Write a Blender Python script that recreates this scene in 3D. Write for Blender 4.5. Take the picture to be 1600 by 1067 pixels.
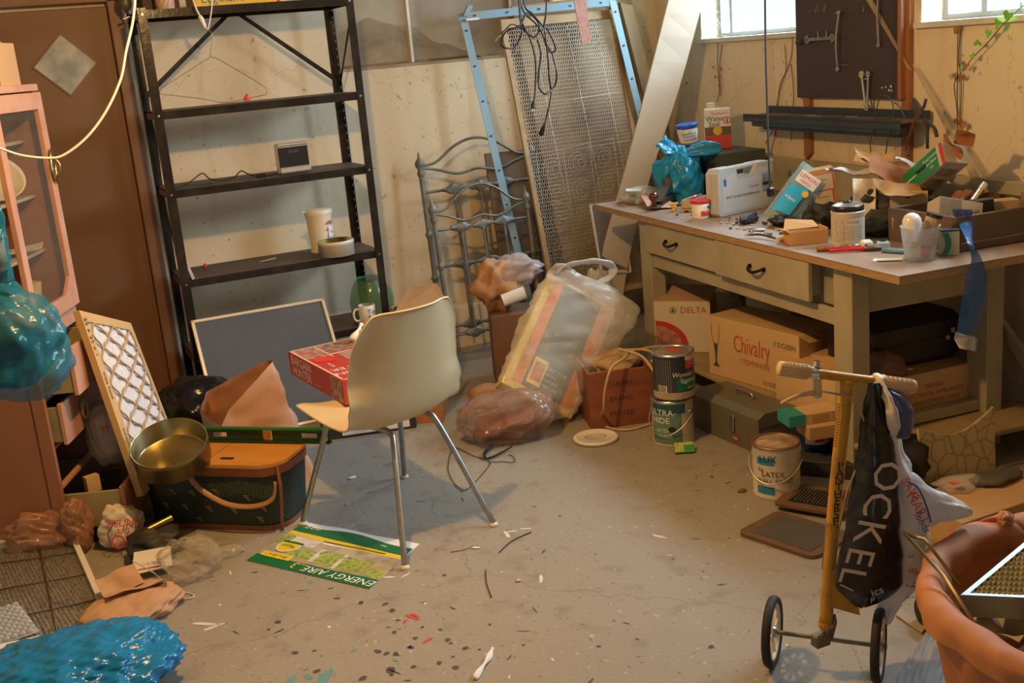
import bpy, bmesh, math, random
from mathutils import Vector, Matrix, Euler, noise
for o in list(bpy.data.objects): bpy.data.objects.remove(o)
SC = bpy.context.scene; COL = SC.collection
PI = math.pi; rad = math.radians
# ---------------------------------------------------------------- camera (1.6 m up, looking down a little, rolled as hand-held)
FPX = 1750.0; PITCH, ROLL, YAW, SKEW = rad(14.6), rad(-5.07), rad(23.85), rad(5.0)
CAM = Vector((0, 0, 1.6))
FW = Vector((math.sin(YAW)*math.cos(PITCH), math.cos(YAW)*math.cos(PITCH), -math.sin(PITCH)))
_r0 = Vector((math.cos(YAW), -math.sin(YAW), 0)); _u0 = _r0.cross(FW)
RT = _r0*math.cos(ROLL)+_u0*math.sin(ROLL); UP = -_r0*math.sin(ROLL)+_u0*math.cos(ROLL)
cd = bpy.data.cameras.new('camera'); cam = bpy.data.objects.new('camera', cd); COL.objects.link(cam)
cd.sensor_width = 36; cd.lens = 36*FPX/1600; cd.clip_start = .02
mw = Matrix((RT, UP, -FW)).transposed().to_4x4(); mw.translation = CAM; cam.matrix_world = mw
SC.camera = cam
# ---------------------------------------------------------------- view, world, lights
SC.view_settings.view_transform = 'Standard'; SC.view_settings.look = 'None'; SC.view_settings.gamma = 1
SC.view_settings.use_curve_mapping = False; SC.view_settings.exposure = -0.64
w = bpy.data.worlds.new('world'); SC.world = w; w.use_nodes = True
bg = w.node_tree.nodes['Background']; bg.inputs[0].default_value = (.68, .86, 1, 1); bg.inputs[1].default_value = 2.0
EA = Vector((math.cos(SKEW), -math.sin(SKEW), 0)); EB = Vector((math.sin(SKEW), math.cos(SKEW), 0))   # across / along the right wall and bench
def S(s, t, z=0): return EA*s+EB*t+Vector((0, 0, z))
def light(name, kind, loc, energy, col, size=.1, sy=None, tgt=None):
    l = bpy.data.lights.new(name, kind); l.energy = energy; l.color = col
    o = bpy.data.objects.new(name, l); COL.objects.link(o); o.location = loc
    if kind == 'AREA':
        l.shape = 'RECTANGLE'; l.size = size; l.size_y = sy or size
    else: l.shadow_soft_size = size
    if tgt is not None: o.rotation_euler = (Vector(tgt)-Vector(loc)).to_track_quat('-Z', 'Y').to_euler()
    return o
LAMP = Vector((.82, 3.0, 2.2))
light('bulb_light', 'POINT', LAMP, 168, (1, .57, .20), .035)
for t0, t1 in ((4.70, 5.6), (2.45, 3.82)):                           # daylight outside the two wall windows
    light('window_daylight', 'AREA', S(3.60, (t0+t1)/2, 2.05), 140*(t1-t0), (.66, .85, 1), t1-t0, .55, S(0, (t0+t1)/2-.5, .7))
# ---------------------------------------------------------------- pixels of the 1600x1067 frame to points on real planes
def ray(x, y): return RT*((x-800)/FPX)-UP*((y-533.5)/FPX)+FW
def G(x, y, z=0): d = ray(x, y); return CAM+d*((z-CAM.z)/d.z)
def PL(x, y, p0, n): d = ray(x, y); return CAM+d*((Vector(p0)-CAM).dot(n)/d.dot(n))
def YP(x, y, Y): return PL(x, y, (0, Y, 0), Vector((0, 1, 0)))
def SP(x, y, s): return PL(x, y, EA*s, EA)
def TP(x, y, t): return PL(x, y, EB*t, EB)
HF = Vector((math.sin(YAW), math.cos(YAW), 0)); HR = Vector((math.cos(YAW), -math.sin(YAW), 0))
def FP(x, y, p0): return PL(x, y, p0, HF)                             # on the upright plane through p0 that faces the room's near end
# ---------------------------------------------------------------- materials
_mats = {}
def mat(name, col, rough=.6, metal=0., var=.12, scale=6., bump=0., bscale=None, alpha=1., trans=0., tint=None, emit=0., stretch=None, spec=.5, coat=0.):
    if name in _mats: return _mats[name]
    m = bpy.data.materials.new(name); m.use_nodes = True; _mats[name] = m
    nt = m.node_tree; N = nt.nodes; L = nt.links; b = N['Principled BSDF']
    b.inputs['Roughness'].default_value = rough; b.inputs['Metallic'].default_value = metal
    b.inputs['Specular IOR Level'].default_value = spec
    if coat: b.inputs['Coat Weight'].default_value = coat; b.inputs['Coat Roughness'].default_value = .1
    c = (*col, 1); c2 = (*(tint or tuple(v*.55 for v in col)), 1)
    tc = N.new('ShaderNodeTexCoord'); mp = N.new('ShaderNodeMapping'); L.new(tc.outputs['Object'], mp.inputs[0])
    if stretch: mp.inputs['Scale'].default_value = stretch
    if var > 0:
        n = N.new('ShaderNodeTexNoise'); n.inputs['Scale'].default_value = scale; n.inputs['Detail'].default_value = 6
        L.new(mp.outputs[0], n.inputs['Vector'])
        r = N.new('ShaderNodeMapRange'); r.inputs[1].default_value = .42; r.inputs[2].default_value = .75; r.inputs[4].default_value = min(1, var*2.2)
        L.new(n.outputs[0], r.inputs[0])
        x = N.new('ShaderNodeMix'); x.data_type = 'RGBA'; x.inputs[6].default_value = c; x.inputs[7].default_value = c2
        L.new(r.outputs[0], x.inputs[0]); L.new(x.outputs[2], b.inputs['Base Color'])
    else: b.inputs['Base Color'].default_value = c
    if bump > 0:
        n = N.new('ShaderNodeTexNoise'); n.inputs['Scale'].default_value = bscale or scale*4; n.inputs['Detail'].default_value = 5
        L.new(mp.outputs[0], n.inputs['Vector'])
        bp = N.new('ShaderNodeBump'); bp.inputs['Strength'].default_value = min(1, bump); bp.inputs['Distance'].default_value = .01
        L.new(n.outputs[0], bp.inputs['Height']); L.new(bp.outputs[0], b.inputs['Normal'])
    if trans: b.inputs['Transmission Weight'].default_value = trans
    if alpha < 1: b.inputs['Alpha'].default_value = alpha
    if emit: b.inputs['Emission Color'].default_value = c; b.inputs['Emission Strength'].default_value = emit
    return m
def plastic_film(name, col, alpha=.5, rough=.15, edge=.35):
    """thin see-through film: clearer face on, denser at grazing angles, with crinkles"""
    if name in _mats: return _mats[name]
    m = mat(name, col, rough, var=.15, scale=14, bump=.6, bscale=26, alpha=alpha); nt = m.node_tree; N = nt.nodes; L = nt.links
    lw = N.new('ShaderNodeLayerWeight'); lw.inputs[0].default_value = .35
    mr = N.new('ShaderNodeMapRange'); mr.inputs[3].default_value = alpha; mr.inputs[4].default_value = min(1, alpha+edge)
    L.new(lw.outputs['Facing'], mr.inputs[0]); L.new(mr.outputs[0], N['Principled BSDF'].inputs['Alpha'])
    return m
# ---------------------------------------------------------------- mesh builder
_textcache = {}
def text_mesh(s, size):
    k = (s, size)
    if k not in _textcache:
        cu = bpy.data.curves.new('t', 'FONT'); cu.body = s; cu.size = size; cu.align_x = 'CENTER'; cu.align_y = 'CENTER'; cu.resolution_u = 2
        ob = bpy.data.objects.new('t', cu); me = ob.to_mesh()
        _textcache[k] = ([v.co.copy() for v in me.vertices], [tuple(p.vertices) for p in me.polygons])
        ob.to_mesh_clear(); bpy.data.objects.remove(ob); bpy.data.curves.remove(cu)
    return _textcache[k]
def TR(loc=(0, 0, 0), rx=0, ry=0, rz=0, sc=1):
    return Matrix.Translation(Vector(loc)) @ Euler((rad(rx), rad(ry), rad(rz))).to_matrix().to_4x4() @ Matrix.Diagonal((sc, sc, sc, 1) if not isinstance(sc, tuple) else (*sc, 1))
def catmull(P, n=6, closed=False):
    P = [Vector(p) for p in P]; out = []; N = len(P)
    if N < 3: return P
    rng = N if closed else N-1
    for i in range(rng):
        g = (lambda j: P[j % N]) if closed else (lambda j: P[max(0, min(N-1, j))])
        p0, p1, p2, p3 = g(i-1), g(i), g(i+1), g(i+2)
        for k in range(n):
            t = k/n
            out.append(.5*((2*p1)+(p2-p0)*t+(2*p0-5*p1+4*p2-p3)*t*t+(3*p1-p0-3*p2+p3)*t**3))
    if not closed: out.append(P[-1])
    return out
_folds = {}
def crease(p, seed, fr):
    "sum of random triangle-wave folds: flat facets meeting at sharp creases"
    if seed not in _folds:
        R = random.Random(int(seed*977)+5); L = []
        for k in range(9):
            d = Vector((R.gauss(0, 1), R.gauss(0, 1), R.gauss(0, 1))).normalized(); L.append((d, .55*1.32**k, R.random()*9, 1/1.13**k))
        _folds[seed] = L
    q = p+Vector((noise.noise(p*fr*.3), noise.noise(p*fr*.3+Vector((7, 1, 3))), noise.noise(p*fr*.3+Vector((2, 9, 4)))))*(.9/fr)
    s = 0; n = 0
    for d, f, ph, a in _folds[seed]:
        x = (d.dot(q)*f*fr*.5+ph) % 1; s += a*(abs(2*x-1)-.5)*2; n += a
    return s/n*2.2
class B:
    def __init__(s): s.bm = bmesh.new(); s.mats = []; s.M = Matrix()
    def mi(s, m):
        if m not in s.mats: s.mats.append(m)
        return s.mats.index(m)
    def add(s, vs, fs, m, M=None, smooth=False):
        T = s.M @ M if M is not None else s.M; i = s.mi(m)
        V = [s.bm.verts.new(T @ Vector(v)) for v in vs]
        for f in fs:
            try: F = s.bm.faces.new([V[k] for k in f])
            except ValueError: continue
            F.material_index = i; F.smooth = smooth
        return s
    def box(s, c, d, m, M=None, bev=0):
        x, y, z = d[0]/2, d[1]/2, d[2]/2; cx, cy, cz = c
        if bev and min(x, y, z) > bev*1.2:
            b = bev
            vs = []; 
            for sx in (-1, 1):
                for sy in (-1, 1):
                    for sz in (-1, 1):
                        vs += [(cx+sx*x, cy+sy*(y-b), cz+sz*(z-b)), (cx+sx*(x-b), cy+sy*y, cz+sz*(z-b)), (cx+sx*(x-b), cy+sy*(y-b), cz+sz*z)]
            tmp = bmesh.new()
            for v in vs: tmp.verts.new(v)
            bmesh.ops.convex_hull(tmp, input=tmp.verts)
            bmesh.ops.dissolve_limit(tmp, angle_limit=.02, verts=tmp.verts, edges=tmp.edges)
            tmp.verts.index_update()
            s.add([v.co for v in tmp.verts], [[v.index for v in f.verts] for f in tmp.faces], m, M); tmp.free(); return s
        vs = [(cx+a*x, cy+b_*y, cz+c_*z) for a in (-1, 1) for b_ in (-1, 1) for c_ in (-1, 1)]
        return s.add(vs, [(0, 1, 3, 2), (4, 6, 7, 5), (0, 4, 5, 1), (2, 3, 7, 6), (0, 2, 6, 4), (1, 5, 7, 3)], m, M)
    def cyl(s, p0, p1, r, m, r1=None, seg=14, M=None, caps=True):
        p0, p1 = Vector(p0), Vector(p1); r1 = r if r1 is None else r1
        q = (p1-p0).to_track_quat('Z', 'Y').to_matrix(); vs = []
        for p, rr in ((p0, r), (p1, r1)):
            for k in range(seg): a = 2*PI*k/seg; vs.append(p+q @ Vector((rr*math.cos(a), rr*math.sin(a), 0)))
        s.add(vs, [(k, (k+1) % seg, seg+(k+1) % seg, seg+k) for k in range(seg)], m, M, True)
        if caps: s.add(vs[:seg], [tuple(range(seg-1, -1, -1))], m, M); s.add(vs[seg:], [tuple(range(seg))], m, M)
        return s
    def tube(s, P, r, m, seg=7, n=5, closed=False, M=None, smoothpath=True, flat=1.):
        P = catmull(P, n, closed) if smoothpath else [Vector(p) for p in P]; N = len(P); vs = []; prev = None
        for i, p in enumerate(P):
            a = P[(i-1) % N] if closed else P[max(0, i-1)]; b = P[(i+1) % N] if closed else P[min(N-1, i+1)]
            t = (b-a).normalized() if (b-a).length > 1e-9 else Vector((0, 0, 1))
            if prev is None: u = t.orthogonal().normalized()
            else: u = (prev-t*prev.dot(t)); u = u.normalized() if u.length > 1e-6 else t.orthogonal().normalized()
            prev = u; v = t.cross(u); rr = r(i/(N-1)) if callable(r) else r
            for k in range(seg): an = 2*PI*k/seg; vs.append(p+u*(rr*math.cos(an))+v*(rr*flat*math.sin(an)))
        fs = []
        for i in range(N if closed else N-1):
            j = (i+1) % N
            for k in range(seg): fs.append((i*seg+k, i*seg+(k+1) % seg, j*seg+(k+1) % seg, j*seg+k))
        if not closed: fs += [tuple(range(seg-1, -1, -1)), tuple((N-1)*seg+k for k in range(seg))]
        return s.add(vs, fs, m, M, True)
    def lathe(s, prof, m, seg=32, M=None, smooth=True, sx=1, sy=1):
        vs = []; fs = []
        for r, z in prof:
            for k in range(seg): a = 2*PI*k/seg; vs.append((r*math.cos(a)*sx, r*math.sin(a)*sy, z))
        for i in range(len(prof)-1):
            for k in range(seg): fs.append((i*seg+k, i*seg+(k+1) % seg, (i+1)*seg+(k+1) % seg, (i+1)*seg+k))
        return s.add(vs, fs, m, M, smooth)
    def disc(s, c, r, m, seg=28, M=None, sx=1, sy=1):
        return s.add([(c[0]+r*sx*math.cos(2*PI*k/seg), c[1]+r*sy*math.sin(2*PI*k/seg), c[2]) for k in range(seg)], [tuple(range(seg))], m, M)
    def prism(s, pts, z0, z1, m, M=None, smooth=False):
        n = len(pts); vs = [(x, y, z0) for x, y in pts]+[(x, y, z1) for x, y in pts]
        s.add(vs, [tuple(range(n-1, -1, -1)), tuple(range(n, 2*n))], m, M)
        return s.add(vs, [(k, (k+1) % n, n+(k+1) % n, n+k) for k in range(n)], m, M, smooth)
    def poly(s, pts, m, M=None): return s.add(pts, [tuple(range(len(pts)))], m, M)
    def slab(s, q, th, m, M=None):
        """q: 4+ coplanar world/local points, thickened by th away from their normal"""
        q = [Vector(p) for p in q]; n = (q[1]-q[0]).cross(q[-1]-q[0]).normalized()*th; N = len(q)
        return s.add(q+[p+n for p in q], [tuple(range(N)), tuple(range(2*N-1, N-1, -1))]+[(k, (k+1) % N, N+(k+1) % N, N+k) for k in range(N)], m, M)
    def grid(s, f, nu, nv, m, M=None, cu=False, smooth=True):
        vs = [f(i/(nu if cu else nu-1), j/(nv-1)) for j in range(nv) for i in range(nu)]
        fs = [(j*nu+i, j*nu+(i+1) % nu, (j+1)*nu+(i+1) % nu, (j+1)*nu+i) for j in range(nv-1) for i in range(nu if cu else nu-1)]
        return s.add(vs, fs, m, M, smooth)
    def sphere(s, c, r, m, seg=16, M=None):
        c = Vector(c); r = r if isinstance(r, tuple) else (r, r, r)
        return s.grid(lambda u, v: c+Vector((r[0]*math.sin(PI*v)*math.cos(2*PI*u), r[1]*math.sin(PI*v)*math.sin(2*PI*u), -r[2]*math.cos(PI*v))), seg, seg//2+1, m, M, True)
    def text(s, st, size, M, m, bend=0, sx=1., off=.0006, shear=0):
        vs, fs = text_mesh(st, size); out = []
        for v in vs:
            x, y = v.x*sx+shear*v.y, v.y
            if bend: a = x/bend; out.append(((bend+off)*math.sin(a), -(bend+off)*math.cos(a), y))
            else: out.append((x, y, off))
        return s.add(out, fs, m, M)
    def loft(s, secs, m, seg=28, M=None, amp=.0, fr=9., seed=0, folds=0, cap=True):
        """secs: (centre, half-width vec, half-depth vec) rings joined into one crumpled skin"""
        rows = []
        K = 5 if seg < 36 else 9
        C_ = catmull([a for a, _, _ in secs], K); W_ = catmull([b for _, b, _ in secs], K); D_ = catmull([c for _, _, c in secs], K)
        n = len(C_); vs = []
        for i in range(n):
            for k in range(seg):
                a = 2*PI*k/seg
                p = C_[i]+W_[i]*math.cos(a)+D_[i]*math.sin(a)
                d = (p-C_[i]); dl = d.length
                q = p*fr+Vector((seed*3.1, seed*1.7, 0))
                w = crease(p, seed+1, fr)*amp*1.3
                if folds: w += amp*1.1*math.sin(folds*a+seed+3*noise.noise(p*3))
                w = min(w, dl*.5)
                vs.append(p+(d/dl if dl > 1e-6 else Vector((0, 0, 0)))*w)
        fs = [(i*seg+k, i*seg+(k+1) % seg, (i+1)*seg+(k+1) % seg, (i+1)*seg+k) for i in range(n-1) for k in range(seg)]
        if cap: fs += [tuple(range(seg-1, -1, -1)), tuple((n-1)*seg+k for k in range(seg))]
        return s.add(vs, fs, m, M, True)
    def blob(s, c, r, m, sub=4, amp=.12, fr=6., seed=0, M=None, flat=None, shape=None):
        """crumpled closed skin: ridged noise on a ball, flattened where it lies on something"""
        t = bmesh.new(); bmesh.ops.create_icosphere(t, subdivisions=sub, radius=1); c = Vector(c); vs = []
        for v in t.verts:
            d = v.co.normalized(); q = d*fr*.35+Vector((seed*5.3, seed*2.1, seed))
            w = 1+amp*.8*noise.noise(d*1.7+Vector((seed, 0, 0)))+min(amp, .26)*.75*crease(d, seed+.5, fr*.42)
            p = Vector((d.x*r[0], d.y*r[1], d.z*r[2]))*w
            if shape: p = shape(p, d)
            p = p+c
            if flat is not None and p.z < flat: p.z = flat+(p.z-flat)*.03
            vs.append(p)
        t.verts.index_update()
        s.add(vs, [[v.index for v in f.verts] for f in t.faces], m, M, True); t.free(); return s
    def done(s, name, parent=None, loc=None, rot=(0, 0, 0), label=None, cat=None, group=None, kind=None):
        me = bpy.data.meshes.new(name)
        bmesh.ops.recalc_face_normals(s.bm, faces=s.bm.faces); s.bm.to_mesh(me); s.bm.free()
        for m in s.mats: me.materials.append(m)
        o = bpy.data.objects.new(name, me); COL.objects.link(o)
        if parent is not None: o.parent = parent
        if loc is not None: o.location = loc
        o.rotation_euler = tuple(rad(a) for a in rot)
        tag(o, label, cat, group, kind); return o
def tag(o, label=None, cat=None, group=None, kind=None):
    for k, v in (('label', label), ('category', cat), ('group', group), ('kind', kind)):
        if v: o[k] = v
    return o
def thing(name, label, cat, loc=(0, 0, 0), rot=(0, 0, 0), group=None):
    o = bpy.data.objects.new(name, None); COL.objects.link(o); o.empty_display_size = .05
    o.location = loc; o.rotation_euler = tuple(rad(a) for a in rot); return tag(o, label, cat, group)
def lie(X, Y, at):
    """matrix whose local x, y run along world X, Y (made square), origin at"""
    X = Vector(X).normalized(); Z = X.cross(Vector(Y)).normalized(); Yv = Z.cross(X)
    m = Matrix((X, Yv, Z)).transposed().to_4x4(); m.translation = Vector(at); return m
def setm(o, M): o.rotation_mode = 'XYZ'; o.location = M.to_translation(); o.rotation_euler = M.to_euler(); return o
def rnd(a, b): return random.uniform(a, b)
random.seed(7)
BZ = -5.0   # rotation of bench-aligned things, degrees
# shared materials
WHITE = mat('white_paint', (.8, .78, .72), .45, var=.05); BLACK = mat('black_plastic', (.012, .012, .014), .35, var=.1)
DARK = mat('dark_clutter', (.03, .027, .025), .6, var=.3, scale=10); STEEL = mat('steel', (.55, .55, .55), .32, 1, var=.1)
CHROME = mat('chrome', (.8, .8, .8), .15, 1, var=0); CARD = mat('cardboard', (.52, .33, .16), .85, var=.1, scale=5, bump=.15)
CARD2 = mat('cardboard_light', (.62, .43, .23), .85, var=.12, scale=4); KRAFT = mat('kraft_paper', (.50, .30, .17), .8, var=.12, scale=4, bump=.3, bscale=14)
RED = mat('red_ink', (.6, .03, .02), .5, var=.05); BLUEINK = mat('blue_ink', (.03, .13, .45), .5, var=.05); BLKINK = mat('black_ink', (.02, .02, .02), .6, var=0)
PAPER = mat('white_paper', (.75, .74, .72), .7, var=.05); WHITEINK = mat('white_ink', (.8, .8, .78), .6, var=0); GREENINK = mat('green_ink', (.01, .17, .045), .4, var=.05)
YEL = mat('yellow_ink', (.75, .48, .04), .5, var=.06); BRASS = mat('brass', (.55, .40, .15), .3, 1, var=.15)
# ================================================================ setting
def nodes(m): return m.node_tree.nodes, m.node_tree.links, m.node_tree.nodes['Principled BSDF']
def mixin(m, fac, col, prev=None):
    N, L, b = nodes(m); x = N.new('ShaderNodeMix'); x.data_type = 'RGBA'; x.inputs[7].default_value = (*col, 1)
    src = b.inputs['Base Color'].links[0].from_socket
    L.new(src, x.inputs[6]); L.new(fac, x.inputs[0]); L.new(x.outputs[2], b.inputs['Base Color'])
def noisefac(m, scale, lo, hi, stretch=(1, 1, 1), detail=4, mx=1., rough=.5, off=(0, 0, 0)):
    N, L, b = nodes(m); tc = N.new('ShaderNodeTexCoord'); mp = N.new('ShaderNodeMapping'); mp.inputs['Scale'].default_value = stretch; mp.inputs['Location'].default_value = off
    n = N.new('ShaderNodeTexNoise'); n.inputs['Scale'].default_value = scale; n.inputs['Detail'].default_value = detail; n.inputs['Roughness'].default_value = rough
    r = N.new('ShaderNodeMapRange'); r.inputs[1].default_value = lo; r.inputs[2].default_value = hi; r.inputs[4].default_value = mx
    L.new(tc.outputs['Object'], mp.inputs[0]); L.new(mp.outputs[0], n.inputs['Vector']); L.new(n.outputs[0], r.inputs[0]); return r.outputs[0]
FLOOR = mat('concrete_floor', (.29, .268, .225), .55, var=.28, scale=1.3, bump=.25, bscale=60, tint=(.27, .245, .20), spec=.3)
mixin(FLOOR, noisefac(FLOOR, 9, .56, .72, mx=.55), (.17, .15, .12))
mixin(FLOOR, noisefac(FLOOR, 55, .66, .74, detail=2, mx=.8), (.08, .075, .07))
mixin(FLOOR, noisefac(FLOOR, 38, .70, .74, detail=1, mx=.45, off=(3, 3, 3)), (.5, .48, .44))
def cracks(m, scale, width, col, mx):
    N, L, b = nodes(m); tc = N.new('ShaderNodeTexCoord'); n = N.new('ShaderNodeTexNoise'); n.inputs['Scale'].default_value = 3; n.inputs['Detail'].default_value = 5
    vm = N.new('ShaderNodeVectorMath'); vm.operation = 'SCALE'; vm.inputs['Scale'].default_value = .35
    va = N.new('ShaderNodeVectorMath'); va.operation = 'ADD'; v = N.new('ShaderNodeTexVoronoi'); v.feature = 'DISTANCE_TO_EDGE'; v.inputs['Scale'].default_value = scale
    r = N.new('ShaderNodeMapRange'); r.inputs[1].default_value = 0; r.inputs[2].default_value = width; r.inputs[3].default_value = mx; r.inputs[4].default_value = 0
    L.new(tc.outputs['Object'], n.inputs['Vector']); L.new(n.outputs['Color'], vm.inputs[0]); L.new(tc.outputs['Object'], va.inputs[0]); L.new(vm.outputs[0], va.inputs[1])
    L.new(va.outputs[0], v.inputs['Vector']); L.new(v.outputs['Distance'], r.inputs[0]); mixin(m, r.outputs[0], col)
cracks(FLOOR, .55, .0022, (.12, .10, .08), .5)
WALL = mat('wall_plaster', (.74, .64, .46), .8, var=.16, scale=2.2, bump=.12, bscale=30, tint=(.60, .47, .28))
mixin(WALL, noisefac(WALL, 2.4, .56, .74, (3.0, 3.0, .35), mx=.55), (.55, .36, .15))
mixin(WALL, noisefac(WALL, 30, .68, .74, detail=2, mx=.6), (.25, .19, .12))
cracks(WALL, .7, .0015, (.30, .22, .13), .45)
BROWN = mat('brown_door_paint', (.19, .09, .04), .5, var=.10, scale=3, bump=.05)
b = B(); b.box((1.2, 1.6, -.05), (7.5, 9.5, .1), FLOOR)
MARK = mat('floor_dark_mark', (.07, .062, .055), .7, var=.2); TEAL = mat('floor_teal_paint', (.12, .28, .29), .6, var=.2); FRED = mat('floor_red_paint', (.5, .05, .04), .6, var=.2); FWH = mat('floor_white_paint', (.68, .66, .62), .6, var=.1)
def splat(px, py, r, m, asp=1.6, ang=None, jag=.35):
    c = G(px, py); ang = rnd(0, PI) if ang is None else ang; n = 11; pts = []
    for k in range(n):
        a = 2*PI*k/n; rr = r*(1+rnd(-jag, jag)); x, y = rr*math.cos(a)*asp, rr*math.sin(a)/asp
        pts.append((c.x+x*math.cos(ang)-y*math.sin(ang), c.y+x*math.sin(ang)+y*math.cos(ang), .0008))
    b.poly(pts, m)
for px, py, r in ((613, 954, .012), (616, 988, .008), (640, 1011, .008), (643, 1012, .008), (461, 1020, .01), (491, 1017, .006), (591, 1018, .011), (604, 1021, .009), (618, 1022, .01), (610, 1047, .014), (612, 1054, .008), (646, 1042, .008), (686, 1036, .009), (712, 1043, .01), (700, 1000, .009), (705, 1005, .006), (727, 1013, .009), (749, 1015, .005), (708, 1026, .005), (622, 969, .007), (660, 980, .006), (688, 984, .007), (765, 976, .006), (434, 972, .01), (420, 984, .006), (495, 1049, .01), (567, 1060, .012), (818, 1008, .005), (564, 942, .01), (602, 944, .009), (694, 899, .008), (533, 893, .008), (478, 841, .007)):
    splat(px, py, r, MARK, 1.15, jag=.15)
for i in range(70):
    px, py = rnd(300, 1150), rnd(700, 1066); splat(px, py, rnd(.003, .009), MARK, rnd(1, 3))
for i in range(30):
    px, py = rnd(330, 1250), rnd(720, 1066); splat(px, py, rnd(.002, .006), FWH, rnd(1, 2.4))
for px, py, r, a in ((646, 965, .014, 2.0), (633, 971, .008, 1), (668, 1001, .013, .3), (649, 962, .010, 1.9)): splat(px, py, r, FRED, 1.9, a)
for px, py, r in ((455, 1063, .02), (505, 1061, .03), (552, 1016, .008), (618, 1032, .006), (852, 871, .006), (868, 874, .004), (485, 909, .01), (482, 1058, .012)): splat(px, py, r, TEAL, 1.5)
for px, py, r in ((845, 905, .012), (792, 835, .014), (800, 830, .01), (1030, 838, .014), (606, 902, .012), (635, 898, .01), (320, 975, .02), (332, 980, .015), (822, 826, .01), (360, 895, .008), (365, 860, .01)): splat(px, py, r, FWH, 2.2)
b.done('floor', kind='structure')
# side and back walls; openings are real holes
YW = 5.85; ZC = 2.36; SW = 3.17
b = B()
for x0, x1, z0, z1 in ((-2.5, 1.74, 0, ZC), (1.74, 3.02, 0, 1.555), (1.74, 3.02, 2.2, ZC), (3.02, 4.2, 0, ZC)):
    b.box(((x0+x1)/2, YW+.1, (z0+z1)/2), (x1-x0, .2, z1-z0), WALL)
b.box((2.3, YW-.07, .115), (.85, .15, .23), WALL)                      # low footing that sticks out at the foot of the wall
for x in (2.05, 2.17, 2.29, 2.45, 2.58): b.box((x, YW-.147, .12), (.004, .004, .22), mat('seam', (.2, .15, .08), .8, var=0))
b.done('wall_back', kind='structure')
b = B(); WR = TR(rz=BZ)
SILL = 1.558
for t0, t1, z0, z1 in ((-2, 6.6, 0, SILL), (-2, 2.45, SILL, ZC), (3.84, 4.70, SILL, ZC), (5.62, 6.6, SILL, ZC), (2.45, 3.84, 2.22, ZC), (4.70, 5.62, 2.22, ZC)):
    b.box((SW+.12, (t0+t1)/2, (z0+z1)/2), (.24, t1-t0, z1-z0), WALL, WR)
b.done('wall_right', kind='structure')
b = B(); b.box((-2.4, 1.9, ZC/2), (.1, 8.2, ZC), WALL); b.done('wall_left', kind='structure')
b = B()
for x0, x1, z0, z1 in ((-2.4, -1.2, 0, ZC), (-1.2, 0, 2.1, ZC), (0, 3.4, 0, ZC)): b.box(((x0+x1)/2, -1.9, (z0+z1)/2), (x1-x0, .12, z1-z0), WALL)  # unseen wall added behind the camera, doorway sized to limit sky fill
b.done('wall_front', kind='structure')
b = B(); b.box((.8, 2.1, ZC+.05), (7.0, 8.4, .1), mat('ceiling_boards', (.42, .36, .27), .8, var=.15, scale=3)); b.done('ceiling', kind='structure')
# wall windows
WF = mat('window_frame_steel', (.33, .36, .36), .6, var=.2); GLASS = mat('window_glass', (.9, .95, 1), .05, var=0, alpha=.12)
for n, (t0, t1, mull) in enumerate(((4.70, 5.62, 5.50), (2.45, 3.84, 3.62))):
    wn = thing('window_%d' % (n+1), None, None, S(SW, t0, SILL), (0, 0, BZ)); wn['kind'] = 'structure'; W = t1-t0; H = .66
    b = B()
    for c, d in (((.13, .0125, H/2), (.04, .025, H)), ((.13, W-.0125, H/2), (.04, .025, H)), ((.13, W/2, .0125), (.04, W-.05, .025)), ((.13, W/2, H-.0125), (.04, W-.05, .025)), ((.13, mull-t0, H/2), (.03, .03, H-.05))): b.box(c, d, WF)
    b.done('window_frame', wn)
    b = B(); b.box((.13, W/2, H/2), (.006, W-.05, H-.05), GLASS); b.done('window_pane', wn)
    b = B(); b.box((.04, W/2, -.008), (.13, W+.04, .022), mat('window_sill', (.62, .60, .52), .7, var=.2)); b.done('window_sill', wn)
# back wall window: glass over a dim crawl space with a mound of soil
wn = thing('window_3', None, None, (1.74, YW, 1.555)); wn['kind'] = 'structure'
b = B(); OLDM = mat('old_window_metal', (.35, .28, .18), .6, var=.25); IVB = mat('window_bar_ivory', (.72, .68, .58), .4, var=.05)
for c, d in (((.64, .03, .008), (1.28, .05, .016)), ((.008, .03, .32), (.016, .05, .6)), ((1.272, .03, .32), (.016, .05, .6)), ((.64, .03, .637), (1.28, .05, .016)), ((1.02, .03, .32), (.016, .04, .6))): b.box(c, d, OLDM)
b.done('window_frame', wn)
b = B(); b.box((.415, .02, .32), (.014, .03, .6), IVB); b.done('mullion', wn)
b = B(); b.box((.64, .035, .325), (1.24, .004, .59), mat('dusty_glass', (.72, .66, .52), .2, var=.3, scale=2, alpha=.14, spec=.3)); b.done('window_pane', wn)
b = B(); SOIL = mat('soil_mound', (.52, .38, .24), .95, var=.35, scale=9, bump=.9)
def soil(u, v):
    x = u*1.5-.1; z0 = .16+.10*math.cos((u-.35)*2*PI)+.05*noise.noise(Vector((u*6, v*5, 0)))
    return Vector((x, .12+v*.5, -.05+(z0-.05)*v*1.6+.02*noise.noise(Vector((u*20, v*20, 3)))))
b.grid(soil, 50, 14, SOIL); b.done('soil_mound', wn)
b = B()
for c, d in (((.64, .72, .3), (1.6, .04, .9)), ((-.12, .4, .3), (.04, .62, .9)), ((1.4, .4, .3), (.04, .62, .9)), ((.64, .4, .72), (1.6, .62, .04))): b.box(c, d, mat('crawl_space_wall', (.62, .53, .40), .9, var=.25))
b.done('window_well', wn)
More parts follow.
